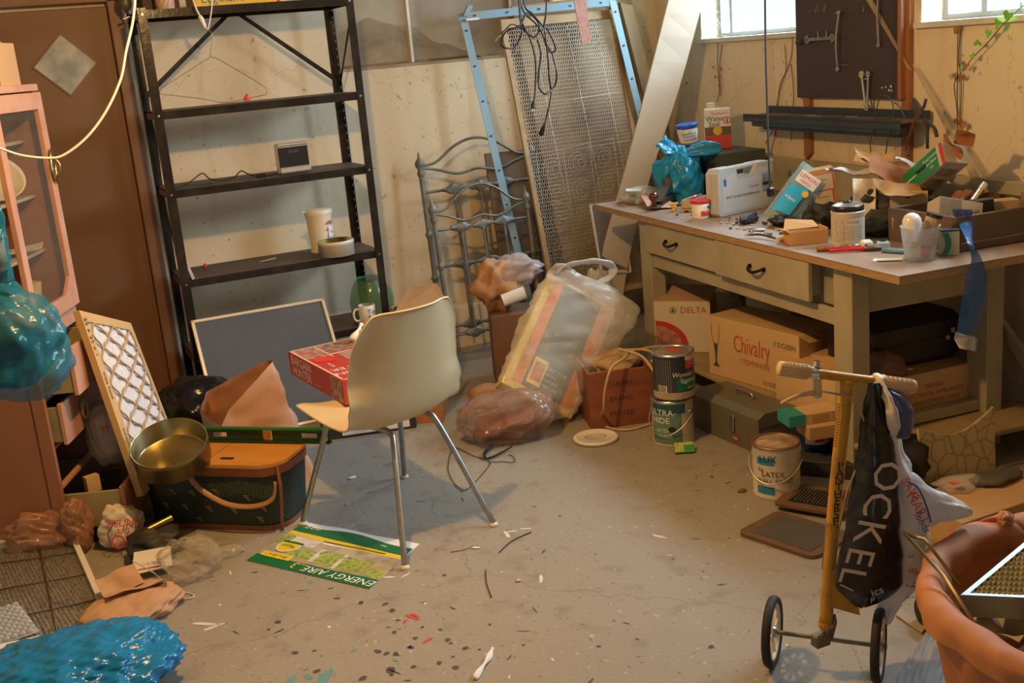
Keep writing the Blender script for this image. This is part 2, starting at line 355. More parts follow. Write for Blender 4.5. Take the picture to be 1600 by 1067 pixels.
# brown door in the back wall
d = thing('door_1', None, None, (-.30, YW, 0)); d['kind'] = 'structure'
b = B(); b.box((.465, -.02, .98), (.93, .04, 1.955), BROWN, bev=.003); b.done('door_panel', d)
b = B(); BT = mat('brown_trim', (.22, .105, .048), .5, var=.1, scale=3)
b.box((.965, -.035, 1.01), (.066, .07, 2.02), BT, bev=.004); b.box((.945, -.02, 1.0), (.02, .05, 1.98), BROWN); b.box((-.035, -.035, 1.01), (.066, .07, 2.02), BT, bev=.004); b.box((.465, -.035, 2.01), (1.065, .07, .07), BT, bev=.004)
b.done('door_frame', d)
dc = Vector((.705, -.046, 1.705)); h = .148
b = B()
for k in range(4):
    a0, a1 = PI/2*k, PI/2*(k+1); p0 = Vector((math.cos(a0)*h, 0, math.sin(a0)*h)); p1 = Vector((math.cos(a1)*h, 0, math.sin(a1)*h))
    b.slab([dc+p0, dc+p1, dc+p1*.93, dc+p0*.93], -.012, BROWN)
b.done('diamond_frame', d)
b = B(); q = [dc+Vector((math.cos(PI/2*k)*h*.93, .002, math.sin(PI/2*k)*h*.93)) for k in range(4)]; b.slab(q, -.003, mat('diamond_glass', (.30, .31, .27), .12, var=.8, scale=9, tint=(.62, .6, .5), spec=1)); b.done('diamond_pane', d)
# conduit strip beside the door
b = B(); b.cyl((0, 0, 0), (0, 0, 2.3), .009, BRASS)
b.done('conduit', loc=(.775, YW-.03, 0), label='thin brass-coloured pipe running down the wall beside the brown door', cat='pipe')
b = B(); b.tube([(.74, YW-.03, 2.3), (.725, YW-.03, 1.95), (.745, YW-.025, 1.6), (.755, YW-.05, 1.3), (.748, YW-.04, 1.0), (.775, YW-.05, .7), (.80, YW-.05, .45)], .005, BLACK, n=8)
b.done('wall_cable', label='black cable hanging down between brown door trim and black shelving', cat='cable')
# ================================================================ black steel shelving and what is on it
SHM = mat('black_enamel', (.016, .014, .013), .2, var=.25, scale=12, tint=(.06, .05, .04), bump=.06)
SHT = mat('dusty_shelf_top', (.075, .055, .042), .6, var=.35, scale=8, tint=(.14, .11, .08))
SX0, SX1, SY0, SY1 = .70, 1.68, 5.30, 5.67
SH = thing('shelving_unit', 'tall black steel shelving unit with cross brace against the back wall', 'shelf', (SX0, SY0, 0))
SWD, SD = SX1-SX0, SY1-SY0
SHELFZ = [1.90, 1.462, 1.108, .690, .32]
for z in SHELFZ:
    b = B()
    b.box((SWD/2, SD/2, z-.004), (SWD-.01, SD-.01, .006), SHT)
    b.box((SWD/2, .004, z-.018), (SWD-.01, .004, .036), SHM, bev=0); b.box((SWD/2, SD-.004, z-.018), (SWD-.01, .004, .036), SHM)
    b.box((.007, SD/2, z-.018), (.004, SD-.01, .036), SHM); b.box((SWD-.007, SD/2, z-.018), (.004, SD-.01, .036), SHM)
    b.box((SWD/2, .012, z-.034), (SWD-.01, .014, .003), SHM)
    b.done('shelf_board', SH)
for x, sx in ((0, 1), (SWD, -1)):
    for y, sy in ((-.006, 1), (SD+.006, -1)):
        b = B(); b.box((x+sx*.018, y, .955), (.038, .003, 1.91), SHM)
        if sy < 0:                                                       # perforated web: rails and rungs
            b.box((x, y+sy*.006, .955), (.003, .010, 1.91), SHM); b.box((x, y+sy*.032, .955), (.003, .012, 1.91), SHM)
            for k in range(50): b.box((x, y+sy*.018, .02+k*.038), (.003, .016, .026), SHM)
        else: b.box((x, y+sy*.018, .955), (.003, .038, 1.91), SHM)
        for z in SHELFZ: b.cyl((x+sx*.018, y-sy*.006, z-.018), (x+sx*.018, y, z-.018), .005, STEEL, seg=8)
        b.done('post', SH)
for x1 in (.015, SWD-.015):
    b = B(); b.slab([(SWD/2, SD-.004, 1.885), (SWD/2+(.03 if x1 > .5 else -.03), SD-.004, 1.885), (x1, SD-.004, 1.535), (x1, SD-.004, 1.505)], .004, SHM); b.done('brace', SH)
b = B(); b.tube([(SWD-.002, .01, 1.86), (SWD-.002, SD-.01, 1.50)], .005, SHM, smoothpath=False); b.done('side_brace', SH)

def can(b, R, H, m_side, m_rim=STEEL, m_lid=None, T=Matrix()):
    b.lathe([(0, 0), (R, 0), (R+.002, .004), (R, .01), (R, H-.012), (R+.002, H-.008), (R+.002, H)], m_side, M=T, seg=36)
    b.lathe([(R+.003, H-.008), (R+.003, H+.001), (R-.006, H+.001), (R-.008, H-.004)], m_rim, M=T, seg=36)
    b.lathe([(R-.008, H-.004), (R*.80, H-.005), (R*.76, H-.001), (0, H-.001)], m_lid or m_rim, M=T, seg=36)
def band(b, R, z0, z1, a0, a1, m, T=Matrix(), n=24, off=.0012):
    "label patch on a round can, a = degrees around, -90 faces -y"
    b.grid(lambda u, v: Vector(((R+off)*math.cos(rad(a0+(a1-a0)*u)), (R+off)*math.sin(rad(a0+(a1-a0)*u)), z0+(z1-z0)*v)), n, 2, m, T)
def onshelf(px, k, y=5.42):
    p = YP(px, 300, y); 
    # walk to the pixel column at shelf height
    for _ in range(6):
        q = Vector((p.x, y, SHELFZ[k])); d = q-CAM; sx = 800+FPX*d.dot(RT)/d.dot(FW); p.x += (px-sx)/FPX*d.dot(FW)/math.cos(YAW)
    return Vector((p.x, y, SHELFZ[k]+.0005))
# top shelf
p = onshelf(259, 0, 5.36)
t = thing('drinking_cup', 'white paper cup with orange zigzag pattern on top of the black shelving', 'cup', p)
b = B(); b.lathe([(0, 0), (.040, 0), (.046, .12)], mat('cup_cream', (.7, .6, .48), .5, var=.05)); 
OR = mat('orange_print', (.68, .13, .03), .5, var=.05)
for k in range(12):
    a = k*30
    for j in range(3):
        b.grid(lambda u, v: Vector(((.0415+.0015*(j+1)+.001)*math.cos(rad(a+22*v+6*u)), (.0415+.0015*(j+1)+.001)*math.sin(rad(a+22*v+6*u)), .012+j*.036+.028*v)), 3, 3, OR)
b.done('cup_body', t)
p = onshelf(226, 0, 5.50)
b = B(); b.box((0, 0, .05), (.16, .20, .10), mat('dark_brown_box', (.07, .03, .018), .6)); b.done('storage_box', loc=p+Vector((.07, .04, 0)), label='dark brown box at the left end of the top shelf, behind the orange cup', cat='box')
p = onshelf(366, 0, 5.40)
t = thing('boxed_toy', 'yellow boxed toy with blue lettering lying on the top shelf', 'box', p)
b = B(); b.box((0, .06, .03), (.37, .24, .06), mat('toy_box_yellow', (.75, .47, .03), .45, var=.05), bev=.002)
b.text('Legoland', .055, TR((-.06, -.0605, .032), 90), mat('toy_box_blue', (.03, .15, .32), .5, var=0), off=.001); b.done('box_body', t)
b = B(); b.box((.205, .06, .02), (.03, .1, .04), RED); b.done('small_red_box', loc=p, label='small red box on the top shelf right of the yellow box', cat='box')
# hanger, plug, clip
HY = 5.22
b = B()
W_ = lambda px, py: YP(px, py, HY)
hk = [(312, 51), (318, 46), (326, 47), (331, 54), (331, 66), (329, 80), (329, 88)]
b.tube([W_(*q) for q in hk], .0017, mat('hanger_wire', (.30, .25, .17), .4, .8), n=4)
b.tube([W_(*q) for q in ((329, 88), (325, 92), (316, 97), (285, 117), (256, 136), (250, 142), (252, 147), (270, 149), (320, 155), (346, 160), (372, 157), (405, 150), (416, 147), (417, 142), (412, 135), (380, 115), (340, 92), (332, 90), (329, 86))], .0017, mat('hanger_wire', ()), n=4)
b.done('wire_hanger', label='bent wire coat hanger hanging in front of the second shelf', cat='hanger')
b = B(); b.tube([W_(*q) for q in ((294, -70), (300, -10), (306, 12), (312, 24))], .004, WHITE); b.tube([W_(*q) for q in ((322, -70), (330, -10), (331, 10), (326, 42), (322, 45))], .003, WHITE)
b.tube([W_(*q) for q in ((311, 24), (315, 30), (321, 44))], lambda u: .006+.005*math.sin(PI*u), WHITE, n=4)
b.done('plug_lead', label='white electric cord with plug hanging above the wire hanger', cat='cord')
b = B(); q = W_(386, 153); b.loft([(q+Vector((0, 0, -.012)), Vector((.014, 0, 0)), Vector((0, .006, 0))), (q, Vector((.012, 0, 0)), Vector((0, .006, 0))), (q+Vector((0, 0, .02)), Vector((.002, 0, 0)), Vector((0, .002, 0)))], RED, seg=10, amp=.003, fr=60)
b.done('red_clip', label='small red plastic clip on the bottom wire of the hanger', cat='clip')
# third shelf: radio and cable
p = onshelf(460, 2, 5.39)
t = thing('clock_radio', 'silver and black tabletop radio on the middle shelf', 'radio', p, (0, 0, 3))
SIL = mat('silver_plastic', (.62, .58, .52), .35, .5, var=.05)
b = B(); b.box((0, 0, .076), (.158, .045, .145), SIL, bev=.008); b.done('case', t)
b = B(); b.box((.0, -.0235, .083), (.146, .004, .092), BLACK); b.text('88:88', .022, TR((0, -.026, .108), 90), mat('faded_digits', (.10, .09, .08), .5, var=0)); b.done('face', t)
b = B(); b.box((0, -.026, .142), (.15, .012, .014), SIL, bev=.004); b.box((.0, -.03, .022), (.154, .02, .028), SIL, bev=.006); b.box((.05, -.026, .035), (.035, .012, .004), CHROME); b.done('trim', t)
b = B(); z = SHELFZ[2]+.006
b.tube([onshelf(q, 2, y)+Vector((0, 0, dz)) for q, y, dz in ((280, 5.36, .004), (300, 5.45, .02), (318, 5.5, .045), (328, 5.46, .02), (345, 5.44, .006), (365, 5.45, .01), (378, 5.48, .035), (388, 5.46, .02), (405, 5.43, .004), (440, 5.46, .005))], .003, BLACK)
b.tube([onshelf(q, 2, y)+Vector((0, 0, dz)) for q, y, dz in ((275, 5.33, .004), (290, 5.36, .012), (310, 5.38, .004), (330, 5.40, .004))], .003, BLACK); b.box(tuple(onshelf(408, 2, 5.43)+Vector((0, 0, .008))), (.04, .025, .016), BLACK)
b.done('power_cable', label='loose black cable lying on the middle shelf left of the radio', cat='cable')
# fourth shelf
p = onshelf(505, 3, 5.53)
t = thing('storage_tin', 'tall cream tin with red and blue printed flowers on the fourth shelf', 'tin', p, (0, 0, 8))
CREAM = mat('cream_enamel', (.72, .66, .52), .4, var=.08)
b = B(); b.lathe([(0, 0), (.062, 0), (.060, .006), (.056, .015), (.064, .16), (.066, .19), (.067, .20)], CREAM, seg=36)
band(b, .062, .03, .13, -75, -38, mat('tin_label_white', (.8, .8, .78), .4, var=0), off=.003)
for a, z, r, m in ((-78, .15, .010, RED), (-66, .155, .011, RED), (-56, .15, .009, BLUEINK), (-80, .12, .010, RED), (-82, .085, .007, BLUEINK), (-84, .05, .010, RED), (-72, .035, .009, RED), (-60, .028, .008, BLUEINK), (-50, .035, .008, RED), (-40, .05, .007, BLUEINK), (-48, .155, .008, RED)):
    for k in range(3): band(b, .0635, z-r+k*.006, z-r+k*.006+r*.9, a-r*500+k*3, a+r*400-k*2, m, off=.005)
b.text('Tea', .02, TR((0, 0, .10), rz=34), BLUEINK, bend=.068); b.text('and things', .011, TR((0, 0, .075), rz=34), BLUEINK, bend=.067); b.done('tin_body', t)
b = B(); b.lathe([(.069, .19), (.070, .205), (.066, .212), (.05, .216), (0, .216)], CREAM); b.box((-.078, 0, .211), (.03, .02, .004), CREAM); b.done('lid', t)
p = onshelf(527, 3, 5.36)
t = thing('cookie_tin', 'low open round cream tin with gold inside at the right end of the fourth shelf', 'tin', p)
b = B(); R = .088; b.lathe([(0, 0), (R, 0), (R, .055), (R+.002, .056), (R+.002, .072), (R, .074)], CREAM, seg=40); b.lathe([(R, .074), (R-.003, .073), (R-.003, .006), (0, .006)], BRASS, seg=40)
b.text('12 OZ', .014, TR((0, 0, .025), rz=-20), mat('faint_ink', (.5, .45, .38), .6, var=0), bend=R); b.done('tin_body', t)
p = onshelf(298, 3, 5.36)
b = B()
for k in range(2): b.box((k*.007, 0, .045), (.005, .11, .10), PAPER)
b.done('booklet', loc=p+Vector((.0, 0, .004)), rot=(0, -14, 0), label='thin white booklet leaning on the left post of the fourth shelf', cat='booklet')
p = onshelf(321, 3, 5.56); b = B(); b.blob((0, 0, .012), (.009, .008, .012), RED, sub=2, amp=.2); b.done('plastic_bead', loc=p, label='tiny red plastic bead at the back of the fourth shelf', cat='bead')
p = onshelf(420, 3, 5.50); b = B(); b.tube([(-.05, -.02, .003), (.04, .02, .004)], .003, mat('wood_stick', (.5, .38, .2), .7)); b.done('wooden_stick', loc=p, label='thin pale stick lying in the dust of the fourth shelf', cat='stick')
# bottom shelf
p = onshelf(584, 4, 5.46)
t = thing('glass_jug', 'round green glass jug on the bottom shelf behind the white mug', 'jug', p)
GRG = mat('green_glass', (.10, .22, .10), .12, var=.1, alpha=.55)
b = B(); b.lathe([(0, 0), (.09, 0), (.11, .03), (.115, .09), (.10, .15), (.08, .19), (.07, .205), (.075, .21)], GRG, seg=32)
b.done('jug_body', t)
p = onshelf(576, 4, 5.34)
t = thing('coffee_mug', 'white mug with black lettering on the bottom shelf in front of the green jug', 'mug', p)
b = B(); b.lathe([(0, .003), (.040, 0), (.043, .006), (.043, .098), (.0415, .10), (.039, .098), (.039, .01), (0, .01)], WHITE, seg=30)
b.text('Tea', .034, TR((0, 0, .068), rz=18), BLKINK, bend=.044); b.text('Toy', .034, TR((0, 0, .036), rz=18), BLKINK, bend=.044); b.done('mug_body', t)
b = B(); b.tube([(-.040, 0, .080), (-.062, 0, .082), (-.072, 0, .055), (-.062, 0, .026), (-.040, 0, .024)], .006, WHITE); b.done('handle', t)
# window screen leaning on the shelving
q = [YP(340, 662, 4.93), YP(556, 633, 4.93), YP(518, 443, 5.27), YP(313, 477, 5.27)]
X = (q[1]-q[0]); wd = .80; q3 = (q[3]+q[2])/2; base = Vector((q[0].x, q[0].y, .0))
Ydir = (q3-(q[0]+q[1])/2); X.z = 0; M_ = lie(X, Ydir, base)
Hs = Ydir.length; wd = X.length
t = thing('window_screen', 'grey mesh window screen in a white frame leaning against the black shelving', 'screen'); setm(t, M_)
print('screen', wd, Hs)
b = B(); fw_ = .016
for c, d_ in (((wd/2, fw_/2, 0), (wd, fw_, .014)), ((wd/2, Hs-fw_/2, 0), (wd, fw_, .014)), ((fw_/2, Hs/2, 0), (fw_, Hs, .014)), ((wd-fw_/2, Hs/2, 0), (fw_, Hs, .014))): b.box(c, d_, mat('screen_frame', (.72, .62, .48), .35, .3, var=.1), bev=.003)
b.done('frame', t)
b = B(); b.box((wd/2, Hs/2, -.001), (wd-2*fw_, Hs-2*fw_, .002), mat('screen_mesh', (.09, .10, .11), .6, var=.2, scale=4, bump=.5, bscale=300)); b.done('mesh', t)
# ================================================================ things leaning on the back wall
BLUE = mat('blue_steel_paint', (.20, .36, .46), .5, var=.3, scale=10, tint=(.30, .30, .24)); WOODT = mat('weathered_wood', (.42, .30, .16), .75, var=.3, scale=10, stretch=(1, 1, .15)); PINKW = mat('pink_wood', (.62, .38, .30), .6, var=.2, scale=14)
def bar(b, A, Bp, wv, dv, m):
    "straight bar with a rectangular section: wv, dv are full width and depth vectors"
    A, Bp, wv, dv = Vector(A), Vector(Bp), Vector(wv)/2, Vector(dv)/2
    vs = [p+i*wv+j*dv for p in (A, Bp) for i in (-1, 1) for j in (-1, 1)]
    b.add(vs, [(0, 1, 3, 2), (4, 6, 7, 5), (0, 4, 5, 1), (2, 3, 7, 6), (0, 2, 6, 4), (1, 5, 7, 3)], m)
t = thing('bed_rail_frame', 'blue painted angle-iron frame leaning on the back wall around the wire screen', 'frame', YP(840, 500, 5.45))
def P0(o, v): return Vector(v)-o.location
def lb(name, pts, m, wv, dv, par, holes=0):
    b = B(); A, Z = P0(par, pts[0]), P0(par, pts[1]); bar(b, A, Z, wv, dv, m)
    bar(b, A+Vector(wv)*.5+Vector((0, .015, 0)), Z+Vector(wv)*.5+Vector((0, .015, 0)), (.003, 0, 0), (0, .03, 0), m)
    for k in range(holes):
        u = (k+.5)/holes; c = A.lerp(Z, u)+Vector((0, -.0035, 0)); b.cyl(c, c+Vector((0, -.002, 0)), .006, DARK, seg=8)
    b.done(name, par)
lb('rail', (YP(722, 20, 5.62), YP(834, 500, 5.42)), BLUE, (.042, 0, 0), (0, .004, 0), t, 9)
lb('rail', (YP(955, -8, 5.55), YP(1030, 300, 5.42)), BLUE, (.042, 0, 0), (0, .004, 0), t, 6)
lb('rail', (YP(716, 27, 5.61), YP(962, 2, 5.545)), BLUE, (0, 0, .04), (0, .004, 0), t, 5)
b = B(); c = P0(t, YP(735, 18, 5.60)); bar(b, c+Vector((-.03, 0, -.02)), c+Vector((0, 0, .03)), (.03, 0, 0), (0, .02, 0), BLUE); bar(b, P0(t, YP(728, 31, 5.6)), P0(t, YP(748, 29, 5.6)), (0, 0, .01), (0, .01, 0), PAPER); b.done('bracket', t)
# ruler marks on the rail are notches
# wire-mesh screen in a wooden frame
TL, TRr, BL, BR = YP(785, 38, 5.60), YP(957, 22, 5.60), YP(866, 470, 5.34), YP(1030, 440, 5.34)
t = thing('chicken_wire_panel', 'tall wood-framed panel of hexagonal wire mesh leaning behind the hanging black cord', 'wire panel'); X = TRr-TL; Yd = TL-BL
M_ = lie(X, Yd-X.normalized()*0, BL); setm(t, M_); Mi = M_.inverted()
c = [Mi @ v for v in (BL, BR, TRr, TL)]
print('panel', c)
b = B()
def fb(b, a, z, w, th, m): 
    a, z = Vector(a), Vector(z); d = (z-a).normalized(); n = Vector((-d.y, d.x, 0)); bar(b, a, z, n*w, (0, 0, th), m)
fb(b, c[0], c[3], .026, .02, WOODT); fb(b, c[1], c[2], .026, .02, WOODT); fb(b, c[3]+Vector((-.01, -.0, 0)), c[2], .045, .022, WOODT); fb(b, c[0], c[1], .03, .02, WOODT); b.done('frame', t)
b = B(); WIRE = mat('galvanised_wire', (.60, .53, .44), .5, .1, var=.1)
cs = .0135; wdt = (c[1]-c[0]).length; hh = (c[3]-c[0]).length; r_ = .00095
def q2(u, v):
    lo = c[0].lerp(c[1], u); hi = c[3].lerp(c[2], u); return lo.lerp(hi, v)
nx, ny = int(wdt/cs), int(hh/(cs*1.5))
vs, fs = [], []
def seg2(a, z):
    a, z = Vector(a), Vector(z); d = (z-a); n = Vector((-d.y, d.x, 0)).normalized()*r_; i = len(vs)
    vs.extend([a+n, a-n, z-n, z+n]); fs.append((i, i+1, i+2, i+3))
for j in range(ny):
    for i in range(nx):
        o_ = .5 if j % 2 else 0; x = (i+.5+o_)/nx; y = j/ny
        if x > .995: continue
        A_ = q2(x-.5/nx, (j+.25)/ny); T_ = q2(x, (j+0)/ny); C_ = q2(min(1, x+.5/nx), (j+.25)/ny); V_ = q2(x-.5/nx, (j+1)/ny)
        seg2(A_, T_); seg2(T_, C_); seg2(A_, V_)
b.add(vs, fs, WIRE)
for u in (.30, .62, .88): a, z = q2(u, 0), q2(u-.06, 1); b.tube([a, z], .0018, mat('pale_wire', (.6, .55, .45), .5, .3), seg=5, smoothpath=False)
for v in (.18, .52, .70): b.tube([q2(0, v), q2(1, v+.02)], .0012, mat('pale_wire', ()), seg=5, smoothpath=False)
b.done('wire_mesh', t)
# coil bedspring panel behind the mesh
t = thing('bed_spring', 'coiled wire bedspring base standing behind the wire mesh panel', 'bedspring', YP(880, 470, 5.66), (0, -4, 0))
SPR = mat('spring_wire', (.52, .47, .40), .5, .4, var=.1)
def spiral(b, cx, cz, r, turns=2.6):
    b.tube([(cx+(r*(1-.75*u))*math.cos(turns*2*PI*u), .02-.05*u, cz+(r*(1-.75*u))*math.sin(turns*2*PI*u)) for u in [k/34 for k in range(35)]], .0022, SPR, seg=5, smoothpath=False)
k0 = 0
for j in range(5):
    for i in range(3):
        b = B(); spiral(b, .05+i*.165, .14+j*.155, .068); b.done('coil', t)
b = B()
for z in (.06, .86): b.tube([(-.04, 0, z), (.46, 0, z)], .003, SPR, smoothpath=False)
for x in (-.04, .13, .3, .46): b.tube([(x, 0, .06), (x, 0, .86)], .0022, SPR, smoothpath=False)
b.done('frame_wire', t)
# old wooden board and plywood at the corner
b = B(); q = [YP(900, 500, 5.70), YP(1030, 480, 5.66), YP(985, -12, 5.76), YP(800, 10, 5.80)]; b.slab(q, -.018, mat('stained_plywood', (.38, .28, .15), .8, var=.5, scale=5, tint=(.16, .12, .07)))
b.done('plywood_sheet', label='stained plywood sheet standing on edge behind the wire mesh panel', cat='board')
b = B(); q = [YP(965, 5, 5.72), YP(984, 10, 5.72), YP(1060, 300, 5.66), YP(1040, 300, 5.66)]; b.slab(q, -.03, WOODT); b.done('old_plank', label='split weathered plank beside the right blue rail', cat='plank')
b = B(); q = [YP(640, 560, 5.5), YP(660, 560, 5.5), YP(640, 560, 5.5)]
# brown slab behind the headboards
b = B(); q = [YP(796, 515, 5.68), YP(880, 505, 5.68), YP(835, 232, 5.72), YP(756, 240, 5.72)]; b.slab(q, .015, mat('dark_panel', (.17, .12, .075), .7, var=.3)); b.done('old_board', label='dark brown panel standing behind the iron headboards', cat='board')
b = B(); b.cyl(YP(800, 545, 5.70), YP(777, 300, 5.74), .012, WOODT); b.done('wooden_pole', label='slim reddish wooden pole upright behind the iron headboards', cat='pole')
# iron headboards
IRON = mat('old_grey_iron', (.20, .215, .20), .5, .4, var=.4, scale=14, tint=(.12, .09, .06))
def headboard(name, label, A, W, H, lean, ry, k, zf=(.83, .45, .14), rz=0):
    t = thing(name, label, 'headboard', A, (lean, ry, rz), 'iron headboards against the back wall')
    for x in (0, W):
        b = B(); b.cyl((x, 0, 0), (x, 0, H-.06), .014*k, IRON, seg=10)
        b.lathe([(.014*k, H-.10), (.022*k, H-.08), (.014*k, H-.06), (.026*k, H-.04), (.026*k, H-.02), (.010*k, H), (.004, H+.03*k), (0, H+.035*k)], IRON, seg=12, M=TR((x, 0, 0)))
        for z in (H*.62, H*.40, H*.12): b.lathe([(.014*k, z-.02), (.023*k, z), (.014*k, z+.02)], IRON, seg=12, M=TR((x, 0, 0)))
        b.done('post', t)
    b = B(); b.tube([(0, 0, H-.04), (W*.14, 0, H-.03), (W*.32, 0, H+.045), (W*.5, 0, H+.075), (W*.68, 0, H+.045), (W*.86, 0, H-.03), (W, 0, H-.04)], .0075*k, IRON)
    b.tube([(0, 0, H-.05), (W*.14, 0, H-.07), (W*.32, 0, H-.105), (W*.5, 0, H-.09), (W*.68, 0, H-.105), (W*.86, 0, H-.07), (W, 0, H-.05)], .0075*k, IRON); b.done('top_arch', t)
    zs = [H*v for v in zf]
    for z in zs:
        b = B(); b.cyl((0, 0, z), (W, 0, z), .0075*k, IRON, seg=8)
        for u in (.27, .50, .73):
            b.loft([(Vector((W*u-.068*k, 0, z)), Vector((0, 0, .008)), Vector((0, .008, 0))), (Vector((W*u-.03*k, 0, z)), Vector((0, 0, .020)), Vector((0, .007, 0))), (Vector((W*u, 0, z)), Vector((0, 0, .032*k)), Vector((0, .009, 0))), (Vector((W*u+.03*k, 0, z)), Vector((0, 0, .020)), Vector((0, .007, 0))), (Vector((W*u+.068*k, 0, z)), Vector((0, 0, .008)), Vector((0, .008, 0)))], IRON, seg=12, amp=.004, fr=70)
        b.done('cross_rail', t)
    for u in (.27, .50, .73):
        b = B(); b.cyl((W*u, 0, zs[-1]), (W*u, 0, zs[0]), .008*k, IRON, seg=8); b.done('spindle', t)
    return t
headboard('iron_headboard', 'taller grey iron headboard with curved top rails against the back wall', Vector((2.07, 5.60, 0)), .66, 1.08, -5, 0, 1.0)
headboard('iron_headboard', 'shorter grey iron footboard standing in front of the taller headboard', Vector((2.03, 5.36, 0)), .54, .86, -7, 0, .9, (.84, .19))
# white board
b = B(); PB = mat('white_board', (.74, .68, .58), .45, var=.1, scale=3)
L_ = [(1046, -4, 5.16), (1011, 135, 5.20), (976, 270, 5.25), (945, 380, 5.30), (928, 462, 5.34)]; R_ = [(1100, -4, 5.10), (1062, 135, 5.16), (1018, 270, 5.22), (988, 380, 5.28), (972, 470, 5.33)]
lw_, rw_ = catmull([YP(*q) for q in L_], 4), catmull([YP(*q) for q in R_], 4); n = len(lw_); th = Vector((.002, .012, 0))
vs = [p for i in range(n) for p in (lw_[i], rw_[i], rw_[i]+th, lw_[i]+th)]
fs = [(4*i+k, 4*i+(k+1) % 4, 4*i+4+(k+1) % 4, 4*i+4+k) for i in range(n-1) for k in range(4)]+[(3, 2, 1, 0), (4*n-4, 4*n-3, 4*n-2, 4*n-1)]
b.add(vs, fs, PB, smooth=False); b.done('leaning_board', label='long white board leaning between the wire panel and the workbench', cat='board')
# small framed panel behind the bench end
t = thing('framed_picture', 'grey board in a thin white frame standing behind the left end of the workbench', 'panel', YP(930, 440, 5.32))
q = [P0(t, YP(*v)) for v in ((940, 425, 5.30), (985, 425, 5.30), (968, 318, 5.34), (922, 320, 5.34))]
b = B(); b.slab([q[0].lerp(q[2], .04), q[1].lerp(q[3], .04), q[2].lerp(q[0], .04), q[3].lerp(q[1], .04)], -.006, mat('grey_panel', (.20, .18, .18), .6, var=.15)); b.done('panel', t)
b = B()
for i in range(4): bar(b, q[i], q[(i+1) % 4], (.008, 0, .006), (0, .014, 0), WHITE)
b.done('frame', t)
# hanging things
t = thing('extension_cord', 'bundle of black extension cord hanging looped in front of the wire panel', 'cord', YP(820, 60, 4.9)); Yc = 4.9
cp = lambda L, y=Yc: [P0(t, YP(a, c_, y+.02*math.sin(a*.3))) for a, c_ in L]
CORD = mat('black_cord', (.018, .017, .016), .45, var=.1)
b = B(); rr = .0042
b.tube(cp([(809, -30), (812, 20), (818, 45), (835, 58), (843, 40), (825, 20), (812, 40), (790, 50), (783, 68), (790, 75), (805, 72), (815, 50), (812, 20), (815, -30)]), rr, CORD)
b.tube(cp([(820, -30), (813, 5), (816, 35), (828, 60), (836, 90), (837, 120), (836, 145), (834, 160)]), rr, CORD)
b.tube(cp([(816, -30), (820, 10), (832, 22), (848, 40), (858, 50), (868, 75), (862, 82), (855, 75), (848, 55), (838, 38), (818, 18), (811, -10)]), rr, CORD)
b.tube(cp([(840, 62), (845, 85), (842, 110), (842, 135), (852, 147), (866, 135), (870, 115), (864, 88), (855, 70), (850, 60)]), rr, CORD)
b.tube(cp([(855, -30), (853, 20), (850, 40), (852, 55), (856, 90), (858, 120), (861, 145), (857, 170), (850, 198)]), rr, CORD)
b.done('cord_loops', t)
b = B()
for (x0, y0, x1, y1) in ((834, 158, 833, 169), (850, 196, 845, 210)):
    a, z = cp([(x0, y0), (x1, y1)]); b.tube([a, a.lerp(z, .5), z], lambda u: .007+.007*u, CORD, seg=8, n=3)
    d_ = (z-a).normalized()
    for o in (-.006, .006): bar(b, z+Vector((o, 0, 0)), z+Vector((o, 0, 0))+d_*.018, (.0015, 0, 0), (0, .005, 0), STEEL)
b.done('plug', t)
b = B(); a, z = cp([(788, 48), (774, 64)]); b.tube([P0(t, YP(815, 45, Yc)), P0(t, YP(800, 38, Yc)), a, a.lerp(z, .5)], .003, CORD); b.cyl(a.lerp(z, .4), z, .005, STEEL); b.done('jack', t)
b = B(); b.slab([YP(891, -25, 4.95), YP(912, -25, 4.95), YP(923, 66, 4.95), YP(909, 70, 4.95)], -.006, mat('pink_perforated_strip', (.60, .34, .28), .5, var=.25, scale=60))
b.done('hanging_strip', label='pink speckled flat strip hanging from the ceiling right of the black cord', cat='strip')
# thin black cord with plug above the bench
t = thing('drop_cord', 'straight black cord with two-prong plug hanging over the workbench', 'cord', S(2.35, 3.95, 1.02)); Q = lambda px, py: P0(t, SP(px, py, 2.35))
b = B(); b.tube([Q(1195, -60), Q(1196, 60), Q(1199, 180), Q(1203, 295)], .0042, mat('drop_cord_skin', (.05, .06, .07), .3, var=.05), n=6); b.done('cord', t)
b = B(); a = Q(1203, 292); z = Q(1205, 308); b.box(tuple(a.lerp(z, .5)), (.026, .022, .036), BLACK, bev=.005)
for o in (-.006, .006): b.box(tuple(z+Vector((o, 0, -.010))), (.0016, .006, .018), STEEL)
b.done('plug', t)
# white cable swooping at the top left
b = B(); b.tube([YP(x, y, 3.6+.0*x) for x, y in ((-40, 218), (0, 232), (35, 243), (75, 247), (100, 242), (135, 215), (165, 175), (188, 125), (197, 80), (208, 30), (213, -30))], .0038, mat('white_cable', (.78, .76, .72), .45, var=.05), n=8); b.done('white_cable', label='white cable drooping in a long curve across the brown door', cat='cable')
b = B(); b.tube([YP(195, 8, 5.62), YP(192, -30, 5.62)], .02, DARK, smoothpath=False); b.tube([YP(193, 8, 5.62), YP(200, 22, 5.62), YP(212, 24, 5.62), YP(222, 18, 5.62)], .006, DARK); b.sphere(YP(196, 4, 5.62), (.028, .028, .04), mat('grey_metal_dull', (.2, .19, .17), .5, .6)); b.cyl(YP(192, 30, 5.62), YP(219, 20, 5.62), .005, STEEL)
b.done('clamp_lamp', label='dark metal clamp fixture hanging above the left end of the shelving', cat='lamp')
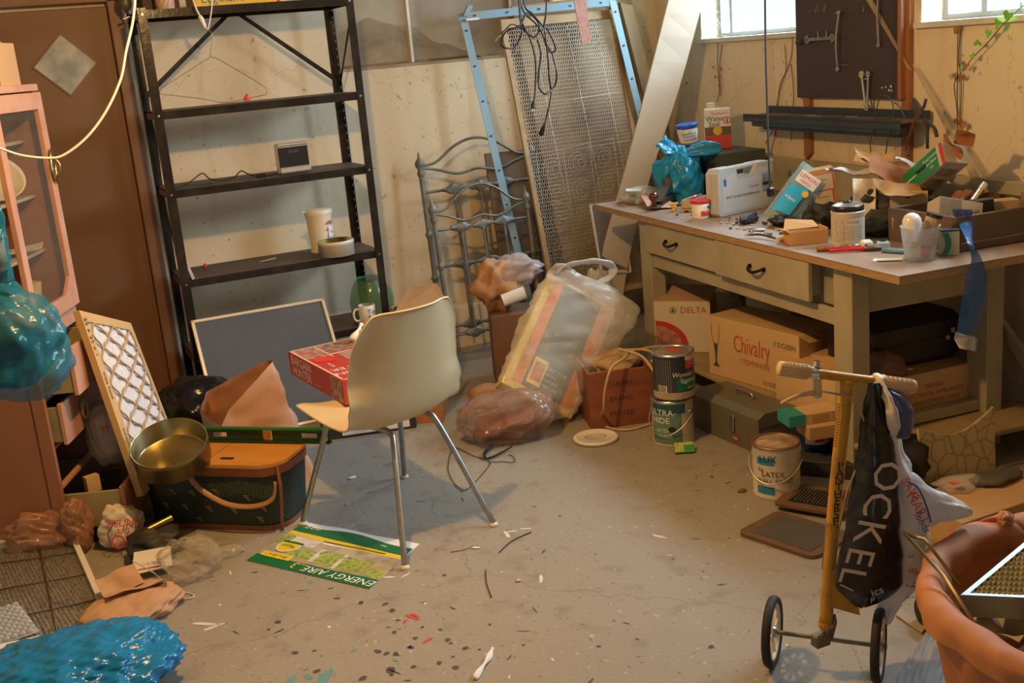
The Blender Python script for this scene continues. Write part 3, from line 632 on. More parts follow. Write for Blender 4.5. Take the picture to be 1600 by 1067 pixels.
# ================================================================ workbench
SAGE = mat('sage_grey_paint', (.40, .36, .25), .6, var=.2, scale=6, bump=.1); SAGED = mat('sage_grey_worn', (.32, .29, .21), .6, var=.3)
TOPM = mat('bench_top_wood', (.34, .24, .17), .55, var=.4, scale=7, bump=.2, stretch=(1, .3, 1), tint=(.20, .13, .08)); EDGE = mat('plywood_edge', (.40, .25, .11), .7, var=.35, scale=20, stretch=(1, 1, 8))
ZT = .80; T0, T1, S0, S1 = 2.87, 5.24, 2.29, 3.155
WBK = thing('workbench', 'long sage-painted wooden workbench with two drawers under the right wall windows', 'workbench', S(S0, T0, 0), (0, 0, BZ))
LM = Matrix.Translation((-S0, -T0, 0))                                    # bench coordinates (s, t, z) -> local
def bb(name, boxes, m, par=WBK, bev=.003):
    b = B()
    for s0, s1, t0, t1, z0, z1 in boxes: b.box(((s0+s1)/2-S0, (t0+t1)/2-T0, (z0+z1)/2), (s1-s0, t1-t0, z1-z0), m, bev=bev)
    return b.done(name, par)
b = B(); cx, cy = (S1-S0)/2, (T1-T0)/2
b.box((cx, cy, ZT-.003), (S1-S0, T1-T0, .006), TOPM); b.box((cx, cy, ZT-.017), (S1-S0-.002, T1-T0-.002, .022), EDGE); b.done('bench_top', WBK)
for (s, t) in ((2.33, 3.17), (2.33, 4.70), (2.92, 3.17), (2.92, 4.96)): bb('leg', [(s, s+.075, t, t+.105, 0, ZT-.028)], SAGE)
bb('apron', [(2.405, 2.92, 3.19, 3.215, .60, ZT-.028)], SAGE); bb('apron', [(2.34, 2.36, 3.275, 4.70, .547, .607)], SAGE)
bb('apron', [(2.37, 2.39, 3.275, 4.70, .607, ZT-.028)], SAGED); bb('backsplash', [(3.125, 3.145, 2.9, 5.22, ZT, .967)], SAGE)
bb('lower_shelf', [(2.335, 3.1, 3.0, 4.9, .115, .135)], mat('lower_shelf_wood', (.36, .27, .16), .7, var=.3)); bb('crossbar', [(2.38, 2.95, 3.2, 3.24, .14, .18)], SAGE)
HND = mat('drawer_pull_black', (.015, .013, .012), .3, .6, var=0)
for t0, t1, pull, th_ in ((4.06, 4.70, .03, 4.44), (3.375, 4.04, .045, 3.71)):
    d = bb('drawer', [(2.34-pull, 2.36-pull, t0, t1, .622, .768), (2.36-pull, 2.70, t0+.03, t0+.045, .635, .755), (2.36-pull, 2.70, t1-.045, t1-.03, .635, .755)], SAGE)
    b = B(); x = 2.34-pull-S0; y = th_-T0
    for o in (-.05, .05): b.cyl((x, y+o, .700), (x-.010, y+o, .700), .009, HND, seg=8)
    b.tube([(x-.008, y-.05, .702), (x-.026, y-.03, .692), (x-.028, y, .686), (x-.026, y+.03, .692), (x-.008, y+.05, .702)], .006, HND); b.done('handle', d)
# ---------------------------------------------------------------- on the bench
ZB = ZT+.0006
def BT_(px, py): return G(px, py, ZT)
def onb(s, t, z=0): return S(s, t, ZB+z)
def st_at(px, t_guess, s):                                                # bench point at given s whose image column is px
    t = t_guess
    for _ in range(8):
        q = S(s, t, ZT+.05); d = q-CAM; sx = 800+FPX*d.dot(RT)/d.dot(FW); q2_ = S(s, t+.01, ZT+.05)-CAM; sx2 = 800+FPX*q2_.dot(RT)/q2_.dot(FW); t += (px-sx)/(sx2-sx)*.01
    return S(s, t, ZB)
def cyl_thing(name, label, cat, p, R, H, m, lid=None, lidh=.012, rim=None, rot=(0, 0, 0), extra=None, taper=1.0, seg=32):
    t = thing(name, label, cat, p, rot)
    b = B(); b.lathe([(0, 0), (R*taper, 0), (R*taper, .004), (R, H), (R-.003, H), (R-.003, H-.01), (0, H-.01)], m, seg=seg)
    if extra: extra(b)
    b.done(name.split('_')[-1]+'_body', t)
    if lid:
        b = B(); b.lathe([(R+.002, H-lidh), (R+.003, H), (R+.001, H+.004), (R-.006, H+.003), (0, H+.002)], lid, seg=seg); b.done('lid', t)
    return t
# back left corner: dark crate with bag, tub and can
p = st_at(1100, 4.9, 2.93)
GB = mat('grey_green_box', (.085, .10, .085), .6, var=.2, scale=5)
b = B(); b.prism([(-.17, -.0), (.17, -.0), (.17, .15), (.12, .21), (-.17, .21)], -.13, .13, GB, TR((0, 0, 0), 90, 0, 90)); b.box((-.135, 0, .08), (.003, .25, .17), DARK)
b.done('metal_case', loc=S(2.96, 5.06, ZB), rot=(0, 0, BZ), label='dark grey-green metal case at the back of the bench under the white and red can', cat='case')
p = S(2.97, 5.14, ZB+.212)
t = thing('sealer_can', 'rectangular white and red sealer can with white cap on the dark case', 'can', p, (0, 0, BZ-28), None); t.scale = (1.08, 1.08, 1.08)
TINW = mat('tin_white', (.78, .76, .70), .35, var=.04)
b = B(); b.box((0, 0, .095), (.125, .065, .19), TINW, bev=.006); y = -.0335
b.box((0, y, .032), (.122, .002, .062), mat('tin_red', (.62, .06, .03), .4, var=.05)); b.box((0, y, .084), (.122, .002, .04), mat('tin_brown_photo', (.13, .10, .045), .4, var=.5, scale=30, tint=(.30, .09, .04)))
b.disc((0, 0, 0), .021, YEL, M=TR((-.002, y-.002, .086), 90)); b.text('Water', .033, TR((-.012, y, .142), 90), BLKINK); b.text('Seal', .033, TR((-.017, y, .116), 90), BLKINK); b.text("Thompson's", .017, TR((.01, y, .166), 90), RED)
b.lathe([(.013, 0), (.017, 0)], RED, M=TR((.044, y-.001, .132), 90), seg=20); b.box((.044, y-.001, .132), (.005, .001, .02), BLKINK); b.text('waterproofing formula', .009, TR((0, y, .053), 90), WHITEINK); b.text('clear protector', .011, TR((0, y, .036), 90), WHITEINK)
b.done('can_body', t); b = B(); b.cyl((-.03, 0, .19), (-.03, 0, .215), .02, TINW); b.done('cap', t)
p = S(2.80, 5.13, ZB)
t = thing('wooden_block', 'dark stacked crate at the back left of the bench supporting the blue-lidded tub', 'crate', p, (0, 0, BZ))
b = B(); b.box((.0, 0, .13), (.14, .15, .26), DARK, bev=.004); b.done('crate_body', t)
def spk(b):
    band(b, .047, .012, .065, -140, -60, TINW, off=.0015, T=TR((0, 0, .01))); b.text('Spackling', .022, TR((0, 0, .052), rz=-28), BLUEINK, bend=.054); b.text('COMPOUND', .011, TR((0, 0, .036), rz=-28), BLUEINK, bend=.053)
    for z0, z1 in ((.074, .077), (.018, .020)): band(b, .051, z0, z1, -150, -75, BLKINK, off=.0025)
cyl_thing('spackle_tub', 'white plastic tub with blue lid and blue lettering beside the sealer can', 'tub', S(2.79, 5.12, ZB+.262), .055, .092, TINW, mat('tub_lid_blue', (.02, .10, .48), .3, var=.03), .014, extra=spk, taper=.80, rot=(0, -6, BZ+4))
# blue bag
BLUEBAG = plastic_film('blue_bag_film', (.02, .36, .66), .72, .18, .25)
t = thing('blue_plastic_bag', 'knotted bright blue plastic bag at the back left corner of the bench', 'bag', S(2.66, 5.00, ZB)); t.scale = (1.12, 1.12, 1.12)
b = B(); b.blob((0, 0, .10), (.11, .11, .13), BLUEBAG, sub=5, amp=.22, fr=7, seed=3, flat=.001, shape=lambda p, d: Vector((p.x*(1-.35*max(0, d.z)), p.y*(1-.35*max(0, d.z)), p.z)))
b.done('bag_body', t)
b = B(); b.loft([(Vector((.0, .0, .20)), Vector((.018, 0, 0)), Vector((0, .018, 0))), (Vector((-.03, .03, .235)), Vector((.045, .01, 0)), Vector((0, .02, .03))), (Vector((-.05, .05, .26)), Vector((.02, 0, .02)), Vector((0, .012, .0)))], BLUEBAG, amp=.010, fr=28, folds=5)
b.loft([(Vector((.0, .0, .20)), Vector((0, .015, 0)), Vector((0, 0, .015))), (Vector((.05, -.03, .205)), Vector((0, .035, 0)), Vector((0, 0, .024))), (Vector((.11, -.06, .215)), Vector((0, .045, 0)), Vector((0, 0, .034))), (Vector((.155, -.085, .215)), Vector((0, .03, 0)), Vector((0, 0, .018)))], BLUEBAG, amp=.007, fr=28, folds=4)
b.done('bag_knot', t)
# clear bag of bits, letter, pink sheet
CLEAR = plastic_film('clear_film', (.75, .78, .74), .14, .06, .35)
b = B(); b.blob((0, 0, .028), (.11, .13, .045), CLEAR, sub=4, amp=.2, seed=5, flat=.001); b.done('clear_plastic_bag', loc=S(2.50, 5.08, ZB), rot=(0, 0, BZ), label='flat clear plastic bag of small parts at the left end of the bench', cat='bag')
b = B()
for k in range(9): b.blob((rnd(-.07, .07), rnd(-.07, .09), .018), (rnd(.012, .03), rnd(.012, .03), .016), mat('tan_parts', (.42, .33, .18), .6, var=.4, scale=30), sub=2, amp=.3, seed=k, flat=.001)
b.done('small_parts', loc=S(2.50, 5.08, ZB), rot=(0, 0, BZ), label='tan small parts inside the clear bag at the left bench end', cat='parts', kind='stuff')
b = B(); b.slab([(-.09, -.03, .0), (.09, -.04, .0), (.09, .04, .004), (-.08, .045, .004)], .002, PAPER); b.done('envelope', loc=S(2.46, 5.10, ZB+.060), rot=(0, 3, 60), label='white folded paper on top of the clear bag at the left bench end', cat='paper')
b = B(); b.slab([(-.12, -.07, .0), (.12, -.055, .03), (.12, .06, .045), (-.10, .07, .01)], .002, mat('pink_sheet', (.62, .33, .25), .7, var=.1)); b.done('sandpaper_sheet', loc=S(2.47, 4.87, ZB+.003), rot=(0, 0, 70), label='stiff pink sheet lying under the hand plane', cat='sheet')
# hand plane
t = thing('hand_plane', 'iron hand plane with dark red knob and handle near the left end of the bench', 'hand plane', S(2.42, 4.80, ZB+.008), (0, 0, 38))
KR = mat('dark_red_wood', (.10, .015, .012), .2, var=.15, coat=.6); IR = mat('plane_iron', (.11, .085, .065), .5, .5, var=.3)
b = B(); b.box((.13, 0, .006), (.36, .060, .010), IR, bev=.003); b.box((.13, .027, .02), (.2, .004, .03), IR); b.box((.13, -.027, .02), (.2, .004, .03), IR); b.done('sole', t)
b = B(); b.slab([(.03, -.024, .018), (.20, -.024, .095), (.20, .024, .095), (.03, .024, .018)], .008, IR); b.tube([(.17, 0, .085), (.235, 0, .125)], .016, IR, flat=.5); b.done('blade', t)
b = B(); b.lathe([(.010, .01), (.016, .014), (.009, .026), (.014, .036), (.024, .050), (.024, .062), (.014, .074), (0, .077)], KR, M=TR((-.02, 0, 0)), seg=22); b.done('knob', t)
b = B(); b.loft([(Vector((.27, 0, .012)), Vector((.028, 0, 0)), Vector((0, .012, 0))), (Vector((.275, 0, .05)), Vector((.016, 0, 0)), Vector((0, .012, 0))), (Vector((.262, 0, .085)), Vector((.02, 0, 0)), Vector((0, .012, 0))), (Vector((.235, 0, .108)), Vector((.03, 0, .008)), Vector((0, .009, 0)))], KR, seg=14); b.done('handle', t)
t = thing('pine_block', 'pale wooden trough-shaped block of bits left of the red tub', 'block', S(2.56, 4.66, ZB), (0, 0, 34))
PINE = mat('pine_wood', (.60, .46, .27), .6, var=.15, scale=8, stretch=(.3, 2, 2))
b = B(); b.box((0, 0, .008), (.16, .075, .016), PINE); b.box((0, -.035, .03), (.16, .006, .044), PINE); b.box((0, .035, .03), (.16, .006, .044), PINE); b.box((-.077, 0, .03), (.006, .07, .044), PINE); b.box((.077, 0, .03), (.006, .07, .044), PINE); b.done('tray_body', t)
b = B(); b.tube([(-.05, 0, .05), (.03, .01, .056)], .007, RED, seg=8); b.tube([(-.04, .015, .05), (.05, -.01, .06)], .005, STEEL, seg=8); b.done('screwdriver', loc=S(2.56, 4.66, ZB), rot=(0, 0, 34), label='red-handled screwdriver lying in the pale wooden tray', cat='screwdriver')
def redt(b):
    m = mat('tub_label_red', (.65, .06, .04), .4, var=.03); band(b, .036, .012, .06, -150, -40, m, off=.0025); b.box((0, 0, 0), (.001, .001, .001), m)
    for a in (-118, -66): b.disc((0, 0, 0), .008, TINW, M=TR((.0405*math.cos(rad(a)), .0405*math.sin(rad(a)), .050), 90, 0, a+90), seg=12)
    band(b, .0365, .044, .056, -102, -82, BLKINK, off=.0035); b.text('wood filler', .011, TR((0, 0, .032), rz=-4), WHITEINK, bend=.0415)
cyl_thing('filler_tub', 'small white tub with red lid and red label on the bench beside the grey case', 'tub', S(2.44, 4.40, ZB), .042, .078, TINW, mat('tub_lid_red', (.6, .03, .05), .3, var=.03), .010, extra=redt, taper=.86, rot=(0, 0, 28))
# grey drill case standing on its edge
t = thing('tool_case', 'light grey plastic tool case with handle and label standing on the bench', 'case', S(2.66, 4.42, ZB+.002), (0, 0, 12)); t.scale = (1.03, 1, 1.04)
CS = mat('case_grey', (.52, .54, .53), .4, var=.04); W, H, D = .36, .20, .072
b = B()
def rr(w, h, r, n=5, x0=0, y0=0):
    P = []
    for cx, cy, a0 in ((w/2-r, h/2-r, 0), (-w/2+r, h/2-r, 90), (-w/2+r, -h/2+r, 180), (w/2-r, -h/2+r, 270)):
        for k in range(n+1): a = rad(a0+90*k/n); P.append((x0+cx+r*math.cos(a), y0+cy+r*math.sin(a)))
    return P
XZ = TR((0, 0, 0), 90)
prof = [(-W/2+.012, 0), (W/2-.012, 0), (W/2, .012), (W/2, H-.02), (W/2-.02, H), (.065, H), (.055, H-.045), (-.055, H-.045), (-.065, H), (-W/2+.02, H), (-W/2, H-.02), (-W/2, .012)]
for o in (-1, 1): b.prism(prof, -.003 if o > 0 else -D/2, D/2 if o > 0 else -.004, CS, TR((0, 0, 0), 90))
b.done('shell', t)
b = B(); b.box((0, 0, H-.008), (.14, .04, .018), CS, bev=.006); b.done('handle', t)
b = B(); y = -D/2-.001; LB = mat('case_label', (.62, .64, .66), .4, var=.04)
b.prism([(-.15, .012), (.165, .012), (.165, H-.02), (.07, H-.02), (.06, H-.055), (-.06, H-.055), (-.07, H-.03), (-.12, H-.03), (-.15, H-.08)], 0, .0015, LB, TR((0, -D/2, 0), 90))
b.text('18 PC Cordless Screwdriver Set', .0165, TR((-.03, y-.001, .075), 90), BLKINK); b.text('Torque drill', .012, TR((.04, y-.001, .105), 90), BLKINK)
b.prism([(.10, .07), (.165, .07), (.165, .15), (.10, .15)], .0, .002, mat('case_photo', (.35, .45, .55), .4, var=.5, scale=30), TR((0, -D/2-.0005, 0), 90)); b.box((.13, y-.002, .105), (.06, .001, .012), BLKINK, M=TR((0, 0, 0))); b.box((-.137, y-.001, .14), (.012, .001, .03), BLUEINK); b.done('label', t)
# packet of gloves
t = thing('wipes_packet', 'clear and blue packet of green cloths leaning on clutter in front of the grey case', 'packet', S(2.55, 3.97, ZB+.012), (-20, 0, -38))
def packet(b, m, w, h, d, seed, n=16):
    b.grid(lambda u, v: Vector(((u-.5)*w*(1+.06*noise.noise(Vector((v*4, seed, 0)))), -d*math.sin(PI*u)**.5*math.sin(PI*v)**.5-.006*noise.noise(Vector((u*7, v*7, seed))), v*h)), n, n, m)
    b.grid(lambda u, v: Vector(((u-.5)*w*(1+.06*noise.noise(Vector((v*4, seed, 0)))), d*.6*math.sin(PI*u)**.5*math.sin(PI*v)**.5, v*h)), n, n, m)
Mpk = TR((0, 0, 0), 0, 38, 0)
b = B(); b.M = Mpk; packet(b, mat('cloth_roll', (.30, .42, .26), .6, var=.3), .10, .22, .028, 3); b.done('cloths', t)
b = B(); b.M = Mpk; packet(b, plastic_film('packet_film', (.45, .72, .82), .30, .1, .4), .13, .27, .036, 6); b.done('wrapper', t)
b = B(); b.M = Mpk; b.grid(lambda u, v: Vector((-.045+.075*u, -.040-.002*math.sin(u*3), .03+.13*v+.02*u)), 6, 6, mat('packet_cyan', (.03, .42, .70), .3, var=.08)); b.grid(lambda u, v: Vector((-.04+.09*u, -.041, .18+.055*v)), 3, 3, PAPER)
b.text('LEMON', .024, TR((.005, -.0415, .215), 90), RED); b.text('FRESH', .018, TR((.005, -.0415, .192), 90), RED); b.disc((0, 0, 0), .014, YEL, M=TR((.03, -.0415, .155), 90)); b.text('wipes', .022, TR((-.01, -.043, .11), 90, 0, 0), WHITEINK); b.done('printed_label', t)
# cardboard box standing up with labels
t = thing('cardboard_box', 'upright brown cardboard carton with two red-bordered labels on the bench', 'box', S(2.76, 3.93, ZB+.008), (0, -7, -30))
b = B(); b.box((0, 0, .105), (.115, .075, .21), mat('carton_brown', (.55, .31, .12), .8, var=.1), bev=.002); b.done('carton_body', t)
for z, w, h in ((.155, .10, .07), (.085, .085, .075)):
    b = B(); b.box((-.0, -.039, z), (w, .001, h), mat('label_red_border', (.65, .16, .08), .6, var=0)); b.box((0, -.0396, z), (w-.008, .001, h-.008), mat('label_cream', (.66, .55, .36), .6, var=.06)); b.text('this side up', .01, TR((0, -.0402, z+.01), 90), BLKINK); b.done('shipping_label', t)
# small open box
t = thing('small_open_box', 'small torn open cardboard box of bits at the front edge of the bench', 'box', S(2.42, 3.57, ZB), (0, 0, -20))
b = B(); cb = mat('carton_brown', ())
for c, d in (((0, 0, .002), (.14, .09, .004)), ((0, -.045, .026), (.14, .003, .05)), ((0, .045, .022), (.14, .003, .042)), ((-.07, 0, .024), (.003, .09, .046)), ((.07, 0, .028), (.003, .09, .056))): b.box(c, d, cb)
b.slab([(-.07, .045, .045), (.07, .045, .045), (.06, .09, .065), (-.05, .085, .08)], .003, cb); b.slab([(-.07, -.045, .05), (-.07, .045, .048), (-.10, .04, .055), (-.10, -.03, .06)], .003, cb); b.done('carton_body', t)
b = B(); b.cyl((-.03, -.01, .015), (.03, .01, .02), .010, PINE); b.done('wooden_dowel', loc=S(2.37, 3.63, ZB-.003), rot=(0, 0, -20), label='short pale dowel lying at the front of the small open box', cat='dowel')
# cream round can with dark lid
t = thing('metal_canister', 'round cream can with black-rimmed lid standing on the bench', 'can', S(2.50, 3.42, ZB), (0, 0, -30)); R = .059; 
b = B(); b.lathe([(0, 0), (R, 0), (R+.002, .003), (R, .008), (R, .118), (R+.002, .122), (R+.002, .126), (R-.003, .128)], mat('canister_cream', (.62, .57, .46), .45, .2, var=.12, scale=10), seg=40)
band(b, R, .02, .10, -150, -115, mat('canister_print', (.50, .47, .40), .5, var=.6, scale=80, tint=(.3, .28, .24))); band(b, R, .012, .105, -100, -20, mat('canister_print2', (.58, .54, .44), .5, var=.2, scale=30, tint=(.42, .38, .3)))
b.text('DANGER', .011, TR((0, 0, .09), rz=10), mat('print_grey', (.2, .19, .17), .5), bend=R+.001)
for i, z in enumerate((.075, .066, .057, .048, .039, .030)): b.text('harmful or fatal if swallowed', .0062, TR((0, 0, z), rz=10), mat('print_grey', ()), bend=R+.001)
b.done('can_body', t)
b = B(); b.lathe([(R-.002, .126), (R-.001, .127), (R-.001, .144), (R-.004, .147)], BLACK, seg=40); b.lathe([(R-.004, .147), (R-.02, .154), (0, .157)], mat('lid_brushed', (.55, .52, .46), .25, .8, var=.1), seg=40); b.lathe([(.016, .155), (.017, .160), (.008, .163), (0, .167)], BLACK, seg=16); b.done('lid', t)
# white adaptor and bits
for i, (dx, dy, lb_) in enumerate(((0, 0, 'white plastic charger block at the foot of the cream can'), (.045, -.035, 'small light blue plastic fitting beside the white charger block'))):
    b = B(); b.box((0, 0, .017), (.042, .034, .034) if i == 0 else (.04, .03, .02), WHITE if i == 0 else mat('pale_blue_plastic', (.48, .58, .66), .4), bev=.008 if i == 0 else .004)
    if i == 0: b.box((-.0215, -.004, .016), (.001, .008, .006), BLACK); b.box((-.006, -.0175, .016), (.006, .001, .008), BLACK)
    else: b.box((0, 0, .0275), (.02, .018, .001), BLACK)
    b.done('charger_block' if i == 0 else 'plastic_fitting', loc=S(2.49+dx, 3.30+dy, ZB), rot=(0, 0, -25), label=lb_, cat='charger' if i == 0 else 'fitting')
t = thing('slip_joint_pliers', 'pliers with long red grips lying at the front corner of the bench', 'pliers', S(2.45, 3.29, ZB+.002), (0, 0, -42))
RG = mat('red_grip', (.55, .02, .02), .3, var=.05)
b = B(); b.tube([(-.11, .006, .008), (-.05, .014, .008), (.03, .008, .008)], .006, RG, seg=8); b.done('grip', t); b = B(); b.tube([(-.10, -.02, .006), (-.04, -.014, .007), (.03, -.004, .008)], .006, RG, seg=8); b.done('grip', t)
b = B(); b.loft([(Vector((.02, .002, .008)), Vector((0, .012, 0)), Vector((0, 0, .006))), (Vector((.05, 0, .009)), Vector((0, .018, 0)), Vector((0, 0, .008))), (Vector((.09, .004, .008)), Vector((0, .006, 0)), Vector((0, 0, .004)))], IR, seg=12); b.done('jaws', t)
b = B(); b.tube([(-.05, 0, .01), (.06, 0, .01)], .010, mat('brown_handle', (.25, .12, .05), .4), seg=10); b.tube([(.06, 0, .01), (.12, 0, .01)], .004, STEEL, seg=8); b.done('wooden_handled_awl', loc=S(2.39, 3.37, ZB), rot=(0, 0, -20), label='brown-handled awl at the bench edge below the cream can', cat='awl')
b = B(); b.tube([(-.04, 0, .008), (.05, 0, .008)], .008, mat('pale_blue_barrel', (.14, .32, .45), .25), seg=10); b.done('marker_pen', loc=S(2.51, 3.18, ZB), rot=(0, 0, -70), label='blue-barrelled pen lying between the red pliers and plastic cup', cat='pen')
t = thing('buckle', 'upright brass and chrome oval ring on the bench beside the light bulb', 'ring', S(2.68, 3.38, ZB), (0, 0, 25))
b = B(); b.tube([(.026*math.cos(2*PI*k/14), 0, .058+.048*math.sin(2*PI*k/14)) for k in range(14)], .006, BRASS, closed=True, n=3, seg=10, flat=1.6); b.lathe([(0, 0), (.016, 0), (.014, .012), (0, .013)], BRASS, seg=16); b.done('ring_body', t)
# plastic cup with bulb
t = thing('plastic_cup', 'clear plastic cup at the front right corner of the bench', 'cup', S(2.50, 3.03, ZB))
b = B(); CUPM = plastic_film('cup_film', (.7, .74, .76), .18, .08, .4)
b.lathe([(0, 0), (.048, 0), (.062, .112), (.066, .115), (.061, .112), (.047, .003), (0, .003)], CUPM, seg=32); b.done('cup_body', t)
t = thing('light_bulb', 'white frosted light bulb standing in the clear plastic cup', 'light bulb', S(2.48, 3.035, ZB+.040), (0, -6, 0))
b = B(); b.lathe([(.0125, .026), (.015, .040), (.026, .062), (.0315, .085), (.030, .100), (.022, .114), (.010, .121), (0, .123)], mat('frosted_glass', (.82, .82, .80), .2, var=0, coat=.5), seg=28); b.done('globe', t)
b = B(); b.lathe([(0, 0), (.006, .002), (.012, .006)]+[(.0125+.001*(k % 2), .008+k*.003) for k in range(7)], BRASS, seg=18); b.done('screw_base', t)
t = thing('shuttle_cork', 'speckled cork roller with dark band sticking out of the plastic cup', 'cork', S(2.535, 3.045, ZB+.050), (10, 14, 0))
b = B(); b.cyl((0, 0, -.02), (0, 0, .09), .022, mat('cork', (.45, .29, .13), .9, var=.5, scale=60), r1=.026, seg=20); b.done('cork_body', t); b = B(); b.cyl((0, 0, .09), (0, 0, .102), .027, BLACK, seg=20); b.done('band', t)
b = B(); b.box((0, 0, .017), (.036, .02, .03), RG, bev=.005); b.box((0, 0, .034), (.04, .024, .006), BLACK); b.done('red_tape_reel', loc=S(2.51, 3.015, ZB+.006), rot=(0, 20, 10), label='red plastic reel at the bottom of the clear cup', cat='reel')
t = thing('product_carton', 'small green and white carton standing behind the clear plastic cup', 'box', S(2.62, 3.03, ZB), (0, 0, -35)); b = B(); b.box((0, 0, .042), (.06, .045, .084), mat('carton_grey_green', (.42, .46, .34), .5, var=.15), bev=.002); b.grid(lambda u, v: Vector((-.028+.02*u+.012*math.sin(v*PI), -.0235, .004+.076*v)), 4, 8, mat('carton_green_stripe', (.03, .20, .14), .4)); b.box((0, 0, .086), (.062, .047, .004), DARK); b.done('carton_body', t)
b = B(); b.slab([(-.045, -.02, .0), (.05, -.022, .0), (.05, .02, .0), (-.04, .022, .0)], .002, PAPER); b.slab([(-.03, -.03, .003), (.045, -.03, .003), (.045, .006, .003), (-.03, .0, .003)], .002, mat('cream_card', (.6, .53, .38), .6)); b.done('paint_scraper', loc=S(2.42, 3.10, ZB), rot=(0, 0, -40), label='cream card scraps at the front corner of the bench left of the cup', cat='card')
# large brown board/card behind
t = thing('card_folder', 'tan hanging card with punched hole standing behind the brass ring', 'card', S(2.79, 3.44, ZB), (-6, 0, -33)); b = B(); b.prism([(-.068, 0), (.068, 0), (.068, .155), (-.068, .165)], 0, .006, mat('tan_card', (.62, .46, .26), .75, var=.12, scale=8), TR((0, 0, 0), 90)); b.box((-.005, -.0065, .135), (.014, .001, .006), BLACK); b.box((0, -.0065, .105), (.08, .0006, .001), mat('print_grey', ())); b.done('card_body', t)
# long wooden tray at the right end
t = thing('wooden_tray', 'long dark-stained wooden tray box full of hardware at the right end of the bench', 'tray', S(2.655, 3.045, ZB), (0, 0, BZ))
TW = mat('stained_wood', (.13, .085, .06), .5, var=.3, scale=6, stretch=(.2, 1, 2)); LW_, DW, HW = .46, .34, .12
for c, d in (((LW_/2, 0, HW/2), (LW_, .014, HW)), ((LW_/2, DW, HW/2), (LW_, .014, HW)), ((.007, DW/2, HW/2), (.014, DW-.014, HW)), ((LW_-.007, DW/2, HW/2), (.014, DW-.014, HW)), ((LW_/2, DW/2, .006), (LW_-.02, DW-.01, .01))): b = B(); b.box(c, d, TW, bev=.002); b.done('side_panel', t)
b = B(); b.box((LW_/2, -.010, .016), (LW_+.01, .012, .03), TW, bev=.003); b.done('moulding', t)
def sheet(b, w, h, m, M=None, bend=(0, 0), amp=.01, fr=6, seed=0, nx=14, ny=14, th=.0015, outline=None):
    "a bent, creased sheet with thickness; bend = (curl across, curl along) in radians"
    def f(off):
        def g(u, v):
            x, y = (u-.5)*w, (v-.5)*h
            z = amp*noise.noise(Vector((x*fr, y*fr, seed)))*2
            if bend[0]: R = w/bend[0]; z += R*(1-math.cos(x/R)); x = R*math.sin(x/R)
            if bend[1]: R = h/bend[1]; z += R*(1-math.cos(y/R)); y = R*math.sin(y/R)
            return Vector((x, y, z+off))
        return g
    b.grid(f(0), nx, ny, m, M); b.grid(f(th), nx, ny, m, M)
KR2 = mat('torn_kraft', (.50, .27, .10), .8, var=.2, scale=12, bump=.3); KRD = mat('kraft_orange', (.36, .14, .05), .75, var=.2, scale=12)
# green box tilted out of the pile
t = thing('green_product_box', 'long green, red and white tool box tilted up against the clutter on the bench', 'box')
a, z = SP(1411, 274, 2.86), SP(1470, 221, 2.86); X = (z-a).normalized(); P_ = (EB-X*EB.dot(X)); P_ = -P_.normalized() if P_.z < 0 else P_.normalized()
ph = rad(12); N1 = (-EA)*math.cos(ph)+P_*math.sin(ph); Yd = P_*math.cos(ph)+EA*math.sin(ph)
LG = (z-a).length+.06
Mx = Matrix((X, N1.cross(X), N1)).transposed().to_4x4(); Mx.translation = a-X*.06; setm(t, Mx)
GRN = mat('box_green', (.01, .24, .10), .4, var=.06); OFFW = mat('box_off_white', (.55, .52, .44), .5, var=.1)
sg = 1 if N1.cross(X).dot(P_) > 0 else -1; w1, w2 = .085, .10
b = B(); b.box((LG/2, -sg*w1/2, -w2/2), (LG, w1, w2), OFFW, bev=.002)
b.box((LG/2-.018, -sg*w1/2, .0006), (LG-.036, w1-.002, .001), GRN); b.box((LG-.009, -sg*w1/2, .0006), (.018, w1-.002, .001), RED)
for i, tx in enumerate(('Reciprocating', 'Saw Blade', 'Kit')): b.text(tx, .016, TR((LG-.075, -sg*w1/2+(1-i)*.02, .0012), 0, 0, 0), WHITEINK)
b.box((LG-.14, -sg*w1*.45, .0015), (.07, .014, .001), BLACK); b.box((LG-.20, -sg*w1*.5, .0015), (.07, .005, .001), PAPER)
b.M = TR((0, -sg*w1, -w2/2))
for i in range(3): b.box((.09+i*.075, -sg*.0006, 0), (.05, .001, .07), mat('box_photo', (.36, .30, .22), .5, var=.5, scale=50, tint=(.12, .09, .07)))
b.done('carton_body', t)
b = B(); sheet(b, .08, .09, KRD, TR((LG+.03, -.03, -.03), 20, -35, 10), (1.2, .4), .012, 20, 3); sheet(b, .06, .07, KRD, TR((LG+.06, -.01, -.06), 50, -15, 30), (.8, .8), .012, 20, 5); b.done('torn_flap', t)
